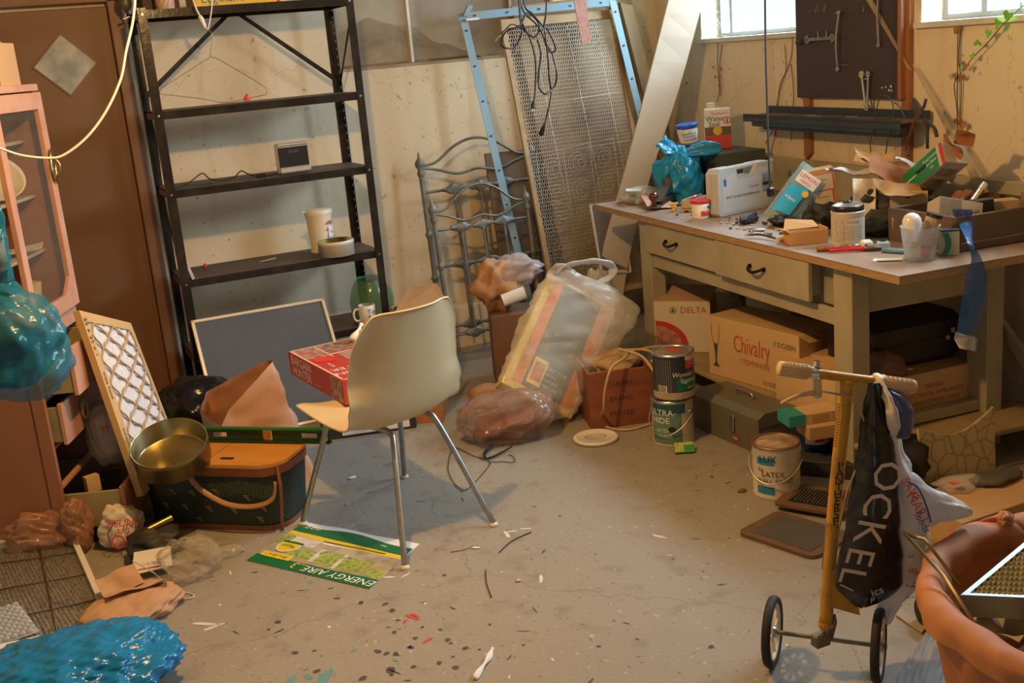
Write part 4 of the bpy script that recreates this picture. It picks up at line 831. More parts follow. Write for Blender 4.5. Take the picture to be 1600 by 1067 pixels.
# bracing junk beneath it, inside the tray
def rest(name, label, cat, s, t_, z, rot, build, grp=None):
    b = B(); build(b); return b.done(name, loc=S(s, t_, ZB+z), rot=rot, label=label, cat=cat, group=grp)
t = thing('ribbed_carton', 'off-white carton with ribbed side and scrawled writing on the wooden tray rim', 'box', S(2.76, 3.17, ZB+.075), (-22, 14, -22))
b = B(); b.box((0, 0, .03), (.16, .09, .085), mat('carton_grey', (.50, .44, .34), .7, var=.15), bev=.001)
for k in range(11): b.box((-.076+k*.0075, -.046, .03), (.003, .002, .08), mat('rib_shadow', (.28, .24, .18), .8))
b.text('lexel', .03, TR((.04, -.0465, .03), 90, -12), BLKINK); b.done('carton_body', t)
t = thing('small_monitor', 'small dark square device lying in the tray beside the blue tape', 'device', S(2.90, 3.19, ZB+.07), (-8, 0, -12)); b = B(); b.box((0, 0, .035), (.085, .05, .07), mat('device_shell', (.10, .12, .14), .4), bev=.006); b.box((0, -.0256, .035), (.07, .001, .055), BLACK); b.done('device_body', t)
b = B(); b.cyl((-.06, 0, 0), (.07, 0, .07), .012, CHROME); b.cyl((.055, 0, .062), (.085, 0, .078), .014, CHROME); b.done('chrome_pipe', loc=S(2.93, 3.27, ZB+.09), rot=(0, 0, 15), label='short chrome drain pipe sticking up behind the dark device', cat='pipe')
b = B(); b.box((0, 0, .04), (.12, .06, .08), CARD2, bev=.002); b.box((.065, 0, .035), (.02, .06, .07), CARD, bev=.002); b.done('cardboard_box', loc=S(2.99, 3.20, ZB+.045), rot=(0, 0, -25), label='small tan box standing in the right part of the wooden tray', cat='box')
b = B(); b.blob((0, 0, .02), (.05, .03, .03), mat('rusty_clump', (.33, .13, .07), .6, var=.4, scale=40), sub=3, amp=.5, fr=9, seed=2); b.done('paper_clump', loc=S(2.97, 3.36, ZB+.10), label='crumpled rust-brown paper at the back of the wooden tray', cat='paper')
b = B(); b.lathe([(.0, 0), (.01, 0), (.012, .02), (.03, .045), (.032, .062), (.02, .08), (0, .088)], mat('clear_bulb_glass', (.6, .6, .55), .05, var=.1, alpha=.45), seg=20); b.cyl((0, 0, -.02), (0, 0, 0), .011, BRASS); b.done('light_bulb', loc=S(3.06, 3.13, ZB+.08), rot=(0, 25, 0), label='clear glass bulb at the far right end of the wooden tray', cat='light bulb')
b = B(); sheet(b, .07, .09, mat('flowered_card', (.45, .33, .24), .6, var=.5, scale=40), TR((0, 0, .03), 70, 0, 0), (.3, 0), .004, 9, 2); b.done('printed_card', loc=S(3.00, 3.09, ZB+.08), rot=(0, 20, -20), label='bent patterned card standing at the right end of the wooden tray', cat='card')
# torn kraft paper pile
for i, (s, t_, z, rx, ry, rz, w, h, bd, m, lb) in enumerate((
    (2.93, 3.60, .16, 12, 12, -20, .26, .09, (.9, .3), KR2, 'long torn brown padded envelope on top of the paper pile'),
    (2.86, 3.50, .14, 25, 18, -35, .18, .12, (.6, .8), KRD, 'rust-orange crumpled wrapping in the middle of the paper pile'),
    (2.94, 3.46, .15, 20, 26, -25, .17, .06, (.5, .7), PAPER, 'white torn paper strip curling down the right side of the paper pile'),
    (2.80, 3.70, .155, 4, 6, -25, .15, .07, (.4, .3), PAPER, 'pointed white sheet end sticking out left of the paper pile'),
    (2.78, 3.40, .10, 30, 10, -20, .15, .07, (.8, 1.2), KR2, 'curled brown envelope flap hanging at the front of the paper pile'),
    (2.90, 3.68, .19, 35, 5, -60, .12, .06, (1.0, .4), KR2, 'small scalloped brown paper sticking up at the back of the paper pile'),
    (2.72, 3.52, .07, 60, 5, -35, .07, .13, (1.2, .3), mat('cream_strip', (.70, .60, .45), .6), 'cream paper strip curling over the edge of the paper pile'))):
    b = B(); sheet(b, w*1.3, h*1.3, m, None, bd, .012, 16, i*7.1); b.done('torn_paper', loc=S(s-.03, t_+.06, ZB+z+.055), rot=(rx, ry, rz), label=lb, cat='paper')
b = B(); b.slab([(-.05, 0, 0), (.05, 0, 0), (.055, .01, .17), (-.045, .01, .17)], .004, mat('dark_card', (.12, .075, .05), .7)); b.done('dark_card', loc=S(2.83, 3.72, ZB), rot=(0, 0, -50), label='upright dark brown card standing left of the torn paper pile', cat='card')
for i, (s, t_, r, z) in enumerate(((2.80, 3.62, (.14, .11, .09), .08), (2.70, 3.50, (.08, .07, .05), .04), (2.90, 3.52, (.09, .09, .06), .05))):
    b = B(); b.blob((0, 0, z), r, DARK if i != 1 else mat('dark_olive_rag', (.06, .055, .03), .9, var=.3, scale=30), sub=4, amp=.35, fr=8, seed=i+11, flat=.001); b.done('dark_rag', loc=S(s, t_, ZB), rot=(0, 0, BZ), label=('black cloth heap under the torn paper pile', 'dark olive rag lying behind the cream can', 'black bag heap at the back under the torn paper')[i], cat='rag')
b = B(); b.box((0, 0, .05), (.075, .02, .1), mat('slate_case', (.12, .10, .11), .5), bev=.003); b.done('dark_box', loc=S(2.72, 3.38, ZB), rot=(0, 0, -35), label='dark slate box end standing between the cream can and tan card', cat='box')
b = B(); sheet(b, .06, .05, mat('box_green', ()), TR((0, 0, .03), 60, 0, 0), (.6, 0), .004, 12, 4); b.done('green_wrapper', loc=S(2.745, 3.55, ZB+.05), rot=(0, 20, -30), label='scrap of green packaging beside the dark slate box', cat='wrapper')
# blue tape film hanging from the tray
t = thing('masking_film', 'translucent blue masking film hanging down off the right end of the bench', 'film', S(2.74, 3.02, ZB+.12))
FLM = plastic_film('blue_masking_film', (.03, .15, .42), .55, .25, .3); CLF = plastic_film('clear_tape_end', (.6, .64, .66), .35, .15, .4)
pts = [((1488, 327), (1517, 327)), ((1500, 350), (1520, 352)), ((1512, 378), (1522, 380)), ((1516, 405), (1533, 402)), ((1511, 428), (1541, 437)), ((1503, 480), (1535, 490)), ((1496, 520), (1524, 527))]
rows_ = [(P0(t, TP(*l, 3.03 if i < 2 else 2.845)), P0(t, TP(*r2, 3.03 if i < 2 else 2.845))) for i, (l, r2) in enumerate(pts)]
Lr, Rr = catmull([a for a, _ in rows_], 4), catmull([c_ for _, c_ in rows_], 4); n = len(Lr)
b = B(); b.grid(lambda u, v: Lr[min(n-1, int(v*(n-1)+.5))].lerp(Rr[min(n-1, int(v*(n-1)+.5))], u)+EB*(.006*math.sin(u*5+v*9)), 8, n, FLM); b.grid(lambda u, v: Lr[min(n-1, int(v*(n-1)+.5))].lerp(Rr[min(n-1, int(v*(n-1)+.5))], u)+EB*(.006*math.sin(u*5+v*9)+.002), 8, n, FLM); b.done('film', t)
b = B(); l2 = [((1496, 519), (1524, 526)), ((1498, 532), (1527, 528)), ((1503, 545), (1521, 548))]; rr_ = [(P0(t, TP(*l, 2.845)), P0(t, TP(*r2, 2.845))) for l, r2 in l2]
b.grid(lambda u, v: rr_[int(v*2+.5)][0].lerp(rr_[int(v*2+.5)][1], u)+EB*(.012*math.sin(u*8+v*3)), 8, 3, CLF); b.grid(lambda u, v: rr_[int(v*2+.5)][0].lerp(rr_[int(v*2+.5)][1], u)+EB*(.012*math.sin(u*8+v*3)+.01), 8, 3, PAPER); b.done('crumpled_end', t)
# small litter on the bench front and middle
random.seed(21)
BITS = [('screw', 'screw', 'small steel screws scattered along the bench front'), ('washer', 'washer', 'small metal washers scattered along the bench front'), ('wood_chip', 'wood chip', 'wood chips and scraps scattered along the bench front')]
for k in range(78):
    px = rnd(1040, 1300); py = 330+(px-1095)*.21+rnd(-10, 20); p = G(px, py, ZB); 
    if (p.dot(EA)) < 2.31: continue
    i = random.choice((0, 1, 2, 2)); b = B()
    if i == 0: b.cyl((-.012, 0, .003), (.012, 0, .003), .0022, STEEL, seg=6); b.cyl((.012, 0, .003), (.014, 0, .003), .005, STEEL, seg=8)
    elif i == 1: b.lathe([(.004, .001), (.009, .001), (.009, .003), (.004, .003), (.004, .001)], random.choice((STEEL, BRASS)), seg=12)
    else: b.blob((0, 0, .004), (rnd(.008, .024), rnd(.005, .011), .005), random.choice((DARK, PINE, IR, mat('rust_scrap', (.3, .14, .05), .8), DARK)), sub=1, amp=.3, flat=.0, seed=k)
    b.done(BITS[i][0], loc=p, rot=(0, 0, rnd(0, 360)), label=BITS[i][2], cat=BITS[i][1], group=BITS[i][2])
for i, (px, py, w, h, m, lb) in enumerate(((1025, 322, .04, .022, PAPER, 'small white card on the bench front under the plane'), (975, 322, .05, .02, mat('orange_card', (.65, .2, .1), .6), 'small orange-red card near the left front edge of the bench'), (1240, 380, .09, .02, PAPER, 'pale paper strip along the bench edge in front of the small open box'), (1185, 366, .05, .03, mat('lilac_scrap', (.5, .42, .45), .6), 'faded lilac scrap near the front edge by the packet'))):
    b = B(); b.box((0, 0, .003), (w, h, .004), m); b.done('paper_scrap', loc=G(px, py, ZB), rot=(0, 0, 80 if i != 2 else 85), label=lb, cat='paper')
t = thing('wing_nut', 'yellow plastic wing fitting on the bench left of the red-lidded tub', 'fitting', G(1053, 330, ZB)); b = B(); b.lathe([(0, 0), (.014, 0), (.010, .01), (.007, .018), (.014, .028), (0, .03)], YEL, seg=12); b.box((0, 0, .034), (.05, .008, .012), YEL, bev=.003); b.done('fitting_body', t)
for i, (s, t_, r, z) in enumerate(((2.60, 3.98, (.10, .05, .03), .02), (2.66, 3.80, (.09, .07, .055), .04), (2.52, 4.13, (.07, .03, .022), .015))):
    b = B(); b.blob((0, 0, z), r, DARK, sub=4, amp=.4, fr=9, seed=i+31, flat=.001); b.done('oily_rag', loc=S(s, t_, ZB), rot=(0, 0, 30), label=('black rag heap beneath the packet of cloths', 'black rag heap behind the small open box', 'black rag tucked under the grey case')[i], cat='rag')
b = B(); b.lathe([(.0, .004), (.022, .004), (.026, .009), (.012, .010), (.010, .006), (0, .006)], mat('white_porcelain', (.65, .66, .68), .2, var=0), seg=20); b.done('sink_strainer', loc=G(1187, 361, ZB), label='round white plastic disc on the bench front below the grey case', cat='disc')
b = B(); b.tube([(-.06, .0, .01), (-.02, .012, .012), (.03, .0, .01), (.07, -.014, .006)], .005, IR); b.lathe([(.008, 0), (.012, .003), (.008, .006)], STEEL, M=TR((-.065, 0, .006))); b.done('old_wrench', loc=G(1190, 372, ZB+.003), rot=(0, 0, -70), label='curved rusty lever at the bench edge below the white disc', cat='tool')
t = thing('chrome_tap', 'small chrome and brass tap standing at the back of the bench', 'tap', SP(1245, 272, 2.95)+Vector((0, 0, -.03))); b = B(); b.cyl((0, 0, -.06), (0, 0, .02), .010, CHROME); b.tube([(0, 0, .02), (.02, -.01, .03), (.05, -.02, .012)], .008, BRASS); b.done('tap_body', t); b = B(); b.cyl((-.02, 0, .035), (.02, 0, .035), .007, CHROME); b.done('handle', t)
b = B(); b.lathe([(.02, 0), (.016, .05), (.024, .09), (.012, .12), (0, .13)], mat('pale_green_bottle', (.16, .33, .25), .4), seg=16); b.cyl((0, 0, .12), (0, 0, .145), .012, mat('rust_scrap', ())); b.done('caulk_tube', loc=S(2.83, 4.75, ZB+.02), rot=(0, -58, 20), label='green caulk tube with cut tip lying behind the grey tool case', cat='tube')
b = B(); b.slab([(-.04, 0, 0), (.05, 0, 0), (.03, .0, .09), (-.03, .01, .05)], .004, KR2); b.done('card_scrap', loc=S(2.9, 4.28, ZB), rot=(0, 0, -30), label='bent brown card scrap standing behind the grey case at the bench back', cat='card')
t = thing('putty_knife', 'wooden-handled tool with cream tip standing up behind the grey case', 'tool', S(2.95, 4.62, ZB)); b = B(); b.cyl((0, 0, 0), (0, 0, .17), .008, PINE); b.lathe([(.008, .17), (.014, .176), (.012, .19), (0, .195)], mat('cream_tip', (.65, .56, .40), .5), seg=12); b.done('handle', t)
# ================================================================ right wall: pegboard, tools, tray, vines
WS = SW-.001
PB_ = mat('pegboard_brown', (.055, .035, .035), .6, var=.12, scale=4); PW = mat('orange_stained_wood', (.36, .15, .06), .55, var=.3, scale=10, stretch=(2, 2, .3))
t = thing('pegboard', 'dark brown tool pegboard on orange wooden uprights between the two wall windows', 'pegboard', S(WS, 3.93, .965), (0, 0, BZ))
def wb(name, boxes, m, par, bev=0):                                       # boxes in (out from wall, along wall, up) metres
    b = B()
    for o0, o1, y0, y1, z0, z1 in boxes: b.box((-(o0+o1)/2, (y0+y1)/2, (z0+z1)/2), (abs(o1-o0), y1-y0, z1-z0), m, bev=bev)
    return b.done(name, par)
for y in (-.03, .675):
    b = B(); b.prism([(-.025, .03), (.012, -.0), (.025, .02), (.025, 1.28), (-.025, 1.28)], -.022, 0, PW, TR((0, y+.01, .0), 0, 0, 0) @ Matrix(((0, 0, 1, 0), (1, 0, 0, 0), (0, 1, 0, 0), (0, 0, 0, 1)))); b.done('upright', t)
wb('board', [(.022, .030, 0, .745, .293, 1.30)], PB_, t)
wb('side_strip', [(.022, .045, -.022, -.001, .293, 1.30)], PW, t)
b = B()
for iy in range(18):
    for iz in range(22):
        y, z = .03+iy*.041, .32+iz*.044; b.add([(-.0303, y+.0022*math.cos(k*PI/3), z+.0022*math.sin(k*PI/3)) for k in range(6)], [tuple(range(6))], mat('peg_hole', (.02, .012, .012), .9, var=0))
b.done('peg_holes', t)['kind'] = 'stuff'
def wall_pt(px, py, out=.04): return SP(px, py, SW-out)
HK = []
def hook(px, py, px2, py2):
    b = B(); p = wall_pt(px, py, .035); q = wall_pt(px2, py2, .035); o = EA*-.03
    b.tube([(q-p)*0, (q-p)*.8, (q-p)+o*.3, (q-p)+o+Vector((0, 0, .008))], .0022, STEEL, n=4); HK.append(b.done('peg_hook', loc=p, label='small steel peg hooks pushed into the dark pegboard', cat='hook', group='steel peg hooks'))
for h_, lb_ in (((1277, 9, 1274, 20), 'upper left hook of the empty pair near the top of the pegboard'), ((1290, 8, 1287, 19), 'upper right hook of the empty pair near the top of the pegboard'), ((1278, 48, 1278, 60), 'left hook holding the level grey wrench on the pegboard'), ((1291, 48, 1291, 60), 'right hook holding the level grey wrench on the pegboard'), ((1316, 16, 1313, 22), 'hook at the top of the middle box-end wrench'), ((1350, 11, 1349, 19), 'single upright hook between the two long box-end wrenches'), ((1341, 15, 1342, 15.5), 'tiny peg left of the single upright hook'), ((1324, 102, 1316, 101.5), 'hook at the lower end of the middle box-end wrench')): hook(*h_); HK[-1]['label'] = lb_
def wrench(name, label, A, Z, kind, w=.011, bow=0, m=CHROME):
    "wrench from pixel A to pixel Z on the board"
    a, z = wall_pt(*A, .05), wall_pt(*Z, .05); X = (z-a); Ln = X.length; Nn = -EA
    t = thing(name, label, 'wrench'); M_ = lie(X, Nn.cross(X), a); setm(t, M_)
    b = B(); n = 9
    P = [Vector((Ln*(.07+.86*k/n), 0, bow*math.sin(PI*k/n))) for k in range(n+1)]
    for i in range(n): bar(b, P[i], P[i+1]+(P[i+1]-P[i])*.02, (0, w, 0), (0, 0, .005), m)
    b.done('shaft', t)
    for x, sg in ((0, 1), (Ln, -1)):
        b = B()
        if kind == 'ring': b.lathe([(w*.45, -.004), (w*1.0, -.004), (w*1.0, .005), (w*.45, .005), (w*.45, -.004)], m, seg=16, M=TR((x+sg*w*.7, 0, 0)))
        else:
            R = w*1.35; pts = []
            for k in range(15): an = rad(35+290*k/14)+(PI if sg > 0 else 0)+rad(12); pts.append((R*math.cos(an+PI), R*math.sin(an+PI)))
            for k in range(5): an = rad(325-290*k/4)+(PI if sg > 0 else 0)+rad(12); pts.append((R*.45*math.cos(an+PI), R*.45*math.sin(an+PI)))
            b.prism(pts, -.004, .004, m, TR((x+sg*R*.8, 0, 0)))
        b.done('jaw', t)
    return t
wrench('ring_spanner', 'long box-end wrench hanging in the middle of the pegboard', (1311, 17), (1309, 111), 'ring', .011, .012, mat('tool_steel', (.50, .44, .38), .35, .9, var=.15))
wrench('ring_spanner', 'long box-end wrench hanging near the right edge of the pegboard', (1373, -22), (1373, 73), 'ring', .010, .006, mat('tool_steel', ()))
wrench('open_end_wrench', 'grey double open-end wrench hung level at the left edge of the pegboard', (1259, 62), (1304, 59), 'open', .014, 0, mat('grey_tool_steel', (.26, .27, .27), .45, .7, var=.1))
wrench('open_end_wrench', 'bright open-end wrench, left of the pair hooked low on the pegboard', (1346, 112), (1353, 170), 'open', .011, 0, mat('nickel_warm', (.75, .62, .42), .3, .7, var=.05))
wrench('open_end_wrench', 'darker open-end wrench, right of the pair hooked low on the pegboard', (1357, 112), (1355, 172), 'open', .010, 0, STEEL)
b = B(); p = wall_pt(1352, 123, .05); b.tube([EB*.03, EB*.0-EA*.015, -EB*.03], .002, STEEL); b.done('wire_holder', loc=p, label='wire loop holding the pair of wrenches on the pegboard', cat='hook')
for i, (px, py, s_) in enumerate(((1378, 137, .007), (1384, 136, .007), (1392, 135, .010), (1389, 141, .009), (1393, 141.5, .008))):
    b = B(); b.box((0, 0, 0), (.001, s_, s_), PAPER); b.done('price_sticker', loc=wall_pt(px, py, .0315), rot=(0, 0, BZ), label='tiny white stickers near the lower right of the pegboard', cat='sticker', group='white stickers on the pegboard')
b = B(); b.lathe([(0, -.02), (.012, -.02), (.013, .02), (.005, .021), (0, .021)], DARK, M=TR((0, 0, 0), 90, 0, 0), seg=16); b.done('metal_stub', loc=wall_pt(1250, 66, .03), rot=(0, 0, BZ), label='short dark cylinder clipped to the left edge of the pegboard', cat='cylinder')
# steel tray shelf
SLT = mat('slate_steel', (.055, .075, .09), .45, .4, var=.2); t = thing('wall_tray', 'long slate-blue steel tray shelf fixed across the pegboard uprights', 'tray', S(SW-.02, 3.76, 1.14), (0, 0, BZ))
wb('tray_bottom', [(.0, .15, 0, 1.18, .035, .041)], mat('rusty_tray', (.22, .13, .08), .8, var=.6, scale=14, tint=(.05, .05, .055)), t)
wb('back_lip', [(.0, .006, 0, 1.18, .041, .075)], SLT, t); wb('front_lip', [(.144, .15, 0, 1.18, .012, .050)], SLT, t); wb('front_channel', [(.10, .14, .02, 1.12, -.01, .02), (.08, .12, .05, 1.05, -.025, -.008)], SLT, t, .003)
b = B()
for y in (.25, .30, .52, .55, .86, .90, 1.02): b.cyl((-.1505, y, .03), (-.1515, y, .03), .005, DARK, seg=8)
for y, x in ((.62, .08), (.7, .06), (.4, .05)): b.cyl((-x, y, .044), (-x-.02, y+.06, .044), .003, STEEL, seg=6)
b.done('bolt_holes', t)
t = thing('tin_snips', 'dark tin snips hooked over the right end of the slate steel tray', 'snips', SP(1432, 170, SW-.19)); Q = lambda px, py, o=.19: P0(t, SP(px, py, SW-o))
b = B(); b.loft([(Q(1427, 152), EB*.008, EA*.004), (Q(1432, 165), EB*.03, EA*.006), (Q(1435, 178), EB*.022, EA*.006), (Q(1433, 188), EB*.006, EA*.005)], IR, seg=10, amp=.002, fr=60); b.done('blades', t)
b = B(); b.tube([Q(1432, 180), Q(1426, 200), Q(1418, 220), Q(1416, 234), Q(1420, 243)], .006, mat('maroon_grip', (.10, .04, .045), .4)); b.done('handle', t)
b = B(); b.tube([Q(1436, 175), Q(1443, 168), Q(1447, 154)], .006, IR); b.tube([Q(1445, 185), Q(1449, 200), Q(1449, 232)], .006, DARK); b.tube([Q(1447, 190), Q(1460, 200), Q(1464, 214)], .007, DARK); b.done('handle', t)
b = B(); Q = lambda px, py, o=.165: SP(px, py, SW-o); b.tube([Q(1368, 178), Q(1374, 155), Q(1382, 149), Q(1392, 156), Q(1396, 175), Q(1392, 195), Q(1388, 214), Q(1382, 248), Q(1374, 250), Q(1362, 240), Q(1360, 220), Q(1366, 200), Q(1368, 178)], .0025, mat('green_wire', (.02, .09, .07), .4), n=6); b.tube([Q(1396, 160), Q(1405, 166), Q(1412, 180), Q(1420, 192)], .0025, mat('green_wire', ())); b.done('green_wire_loop', label='loop of dark green wire hanging from the slate steel tray', cat='wire')
# braces: clear plastic strips leaning on wall right of pegboard
b = B(); b.slab([SP(1424, 100, SW-.03), SP(1432, 106, SW-.03), SP(1545, 300, SW-.10), SP(1528, 300, SW-.10)], .003, plastic_film('clear_strip', (.55, .42, .25), .35, .2, .3)); b.slab([SP(1350, -5, SW-.04), SP(1360, -5, SW-.04), SP(1424, 110, SW-.035), SP(1418, 106, SW-.035)], .003, plastic_film('clear_strip', ())); b.done('clear_strip', label='long clear plastic strip slanting across the pegboard and wall to the bench', cat='strip')
# vines
VINE = mat('dry_vine', (.20, .13, .08), .8); LEAFD = mat('dry_leaf', (.36, .19, .08), .8, var=.3, scale=30); LEAFG = mat('green_leaf', (.20, .62, .06), .5, var=.2, scale=20)
def leaf(b, p, sz, m, ang):
    M_ = Matrix.Translation(p) @ Matrix((EB, Vector((0, 0, 1)), -EA)).transposed().to_4x4() @ TR((0, 0, 0), rnd(-35, 35), rnd(-35, 35), ang)
    pts = [(0, -.2), (.35, -.5), (.6, -.1), (.35, .2), (0, .62), (-.35, .2), (-.6, -.1), (-.35, -.5)]
    b.add([(x*sz, y*sz, .15*sz*abs(x)) for x, y in pts]+[(x*sz, y*sz, .15*sz*abs(x)+.0008) for x, y in pts], [(0, 1, 2, 3, 4), (0, 4, 5, 6, 7), (8, 9, 10, 11, 12), (8, 12, 13, 14, 15)], m, M_)
def vine(label, paths, leaves, out=.012, green=()):
    o0 = SP(*paths[0][0], SW-out); t = thing('ivy_vine', label, 'vine', o0)
    b = B()
    for p in paths: b.tube([SP(x, y, SW-out-.004*math.sin(x))-o0 for x, y in p], .0022, VINE, seg=5)
    b.done('stem', t)
    for x, y, s_ in leaves: b = B(); leaf(b, SP(x, y, SW-out-.012)-o0, s_, LEAFD, rnd(0, 360)); b.done('leaf', t)
    for x, y, s_ in green: b = B(); leaf(b, SP(x, y, SW-out-.014)-o0, s_, LEAFG, rnd(0, 360)); b.done('leaf', t)['label'] = 'bright green leaf'
vine('dry ivy stem with curled brown leaves below the left wall window', [((1122, 66), (1121, 100), (1124, 140), (1120, 160)), ((1128, 70), (1124, 110), (1126, 150))], [(1122, 80, .018), (1115, 105, .016), (1126, 108, .024), (1118, 120, .018), (1124, 132, .022), (1118, 152, .016), (1073, 130, .016), (1080, 150, .014), (1125, 118, .02)])
vine('thin bare dead vines trailing down left of the pegboard', [((1238, 55), (1236, 90), (1222, 130), (1214, 165), (1212, 215)), ((1226, 70), (1228, 110), (1218, 135), (1212, 200), (1204, 240)), ((1236, 100), (1240, 150), (1236, 220)), ((1214, 190), (1206, 205), (1196, 225))], [])
vine('hanging dead vine with brown leaves below the right wall window', [((1501, 40), (1498, 90), (1502, 130), (1500, 200)), ((1497, 45), (1496, 100), (1496, 200)), ((1500, 118), (1491, 132), (1494, 160), (1497, 195))], [(1495, 46, .03), (1499, 100, .036), (1492, 119, .03), (1504, 120, .028), (1498, 190, .034), (1507, 196, .03)])
vine('climbing vine with bright green leaves growing out of the right window', [((1600, 8), (1570, 35), (1545, 65), (1520, 90), (1508, 105))], [(1511, 104, .024)], .03, [(1596, 10, .04), (1575, 23, .034), (1559, 37, .038), (1545, 52, .032), (1528, 67, .028), (1520, 87, .022), (1503, 104, .014)])
# spider web tatters at the left window
b = B()
for k in range(26):
    x0, y0 = rnd(1092, 1112), rnd(5, 60); x1, y1 = x0+rnd(6, 50), y0+rnd(-10, 30); b.tube([SP(x0, y0, SW-.01), SP((x0+x1)/2, (y0+y1)/2+rnd(2, 8), SW-.03), SP(x1, min(y1, 62), SW-.01)], .0009, mat('cobweb', (.65, .66, .66), .9, var=0), seg=4)
b.done('cobweb', label='white cobweb strands across the left side of the left wall window', cat='cobweb', kind='stuff')
# ================================================================ under and beside the bench
def labelled_box(name, label, c_s, c_t, z, w, d, h, rz, m, draw=None, bev=.002, cat='box', rot=(0, 0)):
    t = thing(name, label, cat, S(c_s, c_t, z), (rot[0], rot[1], rz)); b = B(); b.box((0, 0, h/2), (w, d, h), m, bev=bev)
    if draw: draw(b, w, d, h)
    b.done('carton_body', t); return t
ZS = .136
# Chivalry stemware carton: its local +x runs along the long front face toward the room
def chv(b, w, d, h):
    F = lambda x, z: TR((x, -d/2-.001, z), 90)
    rd = mat('carton_red_ink', (.55, .10, .05), .7, var=.1); gk = mat('carton_grey_ink', (.06, .075, .08), .7, var=.1)
    b.text('Chivalry', .108, F(.0, h*.62), rd, sx=.62); b.text('STEMWARE', .034, F(.02, h*.36), rd, sx=1.0); b.text('3 DOZEN', .030, F(.195, h*.78), gk); b.text('12 OZ. GOBLET', .028, F(.16, h*.10), gk)
    x = -w/2+.05
    for pts in ([(x-.026, .235), (x-.022, .17), (x-.008, .145), (x+.008, .145), (x+.022, .17), (x+.026, .235)],): b.tube([Vector((a, -d/2-.001, c)) for a, c in pts], .001, gk, seg=4)
    b.prism([(x-.014, .145), (x+.014, .145), (x+.006, .10), (x+.005, .06), (x+.022, .042), (x-.022, .042), (x-.005, .06), (x-.006, .10)], 0, .001, gk, TR((0, -d/2-.0002, 0), 90))
    b.slab([(w/2, -d/2, h), (w/2, d/2, h), (w/2+.05, d/2-.01, h-.025), (w/2+.05, -d/2+.01, h-.02)], .002, CARD)
labelled_box('stemware_carton', 'long brown carton with red gothic lettering on the shelf under the bench', 2.52, 3.98, ZS, .55, .23, .265, BZ-79, CARD2, chv)
def dlt(b, w, d, h):
    F = lambda x, z: TR((x, -d/2-.0012, z), 90); rd = mat('faucet_box_red', (.52, .05, .04), .5)
    b.box((0, -d/2-.0003, h/2), (w-.004, .001, h-.004), mat('faucet_box_white', (.66, .60, .48), .5, var=.06))
    b.text('DELTA', .042, F(.055, h-.045), rd); b.lathe([(.013, 0), (.016, 0)], BLKINK, M=F(-.042, h-.045)); b.prism([(-.009, -.008), (.009, -.008), (0, .012)], 0, .0005, GREENINK, F(-.042, h-.045))
    pts = [(-w/2+.006, .03)]+[(-w/2+.006+.155*math.sin(rad(a)), .03+.125*math.cos(rad(a))) for a in range(0, 91, 10)]; b.prism(pts, 0, .0006, rd, TR((0, -d/2-.001, 0), 90))
    pts = [(-w/2+.006, .03)]+[(-w/2+.006+.125*math.sin(rad(a)), .03+.10*math.cos(rad(a))) for a in range(0, 91, 10)]; b.prism(pts, 0, .0012, mat('faucet_photo', (.50, .25, .2), .5, var=.6, scale=40, tint=(.25, .08, .07)), TR((0, -d/2-.001, 0), 90))
    b.slab([(-w/2, -d/2+.01, h), (w/2, -d/2+.01, h), (w/2+.01, d/2, h+.035), (-w/2+.03, d/2, h+.045)], .003, mat('flap_inner', (.45, .30, .20), .8, var=.2))
labelled_box('faucet_box', 'white carton with red arc and faucet maker lettering under the left end of the bench', 2.48, 4.66, ZS, .27, .17, .25, BZ-40, CARD, dlt)
def ele(b, w, d, h):
    F = lambda x, z: TR((x, -d/2-.001, z), 90); rd = mat('carton_red_ink', ())
    for i, tx in enumerate(('FRAGILE', 'ELECTRICAL APPLIANCE', 'HANDLE WITH CARE')): b.text(tx, .026, F(.10, h-.055-i*.03), rd, sx=.95)
labelled_box('appliance_carton', 'low wide brown carton with red fragile warning at the right end of the lower shelf', 2.66, 3.50, ZS, .56, .48, .172, BZ, CARD2, ele)
labelled_box('cardboard_box', 'plain brown carton wedged between the stemware carton and the bench leg', 2.56, 3.56, ZS, .20, .10, .20, BZ-70, CARD)
labelled_box('cardboard_box', 'small brown carton on the lower shelf edge behind the scooter handlebar', 2.30, 3.32, ZS, .14, .12, .05, BZ-10, CARD)
def tl(b, w, d, h):
    b.box((-w/2+.03, -.001, h/2), (.062, d+.002, h+.002), mat('teal_print', (.03, .30, .30), .5)); b.box((.02, -d/2-.001, h*.5), (.06, .001, h*.6), mat('tan_print', (.45, .30, .16), .6))
labelled_box('fuse_box_carton', 'small flat teal and tan carton on the lower shelf edge behind the handlebar', 2.27, 3.35, ZS+.0505, .20, .10, .04, BZ-8, CARD2, tl)
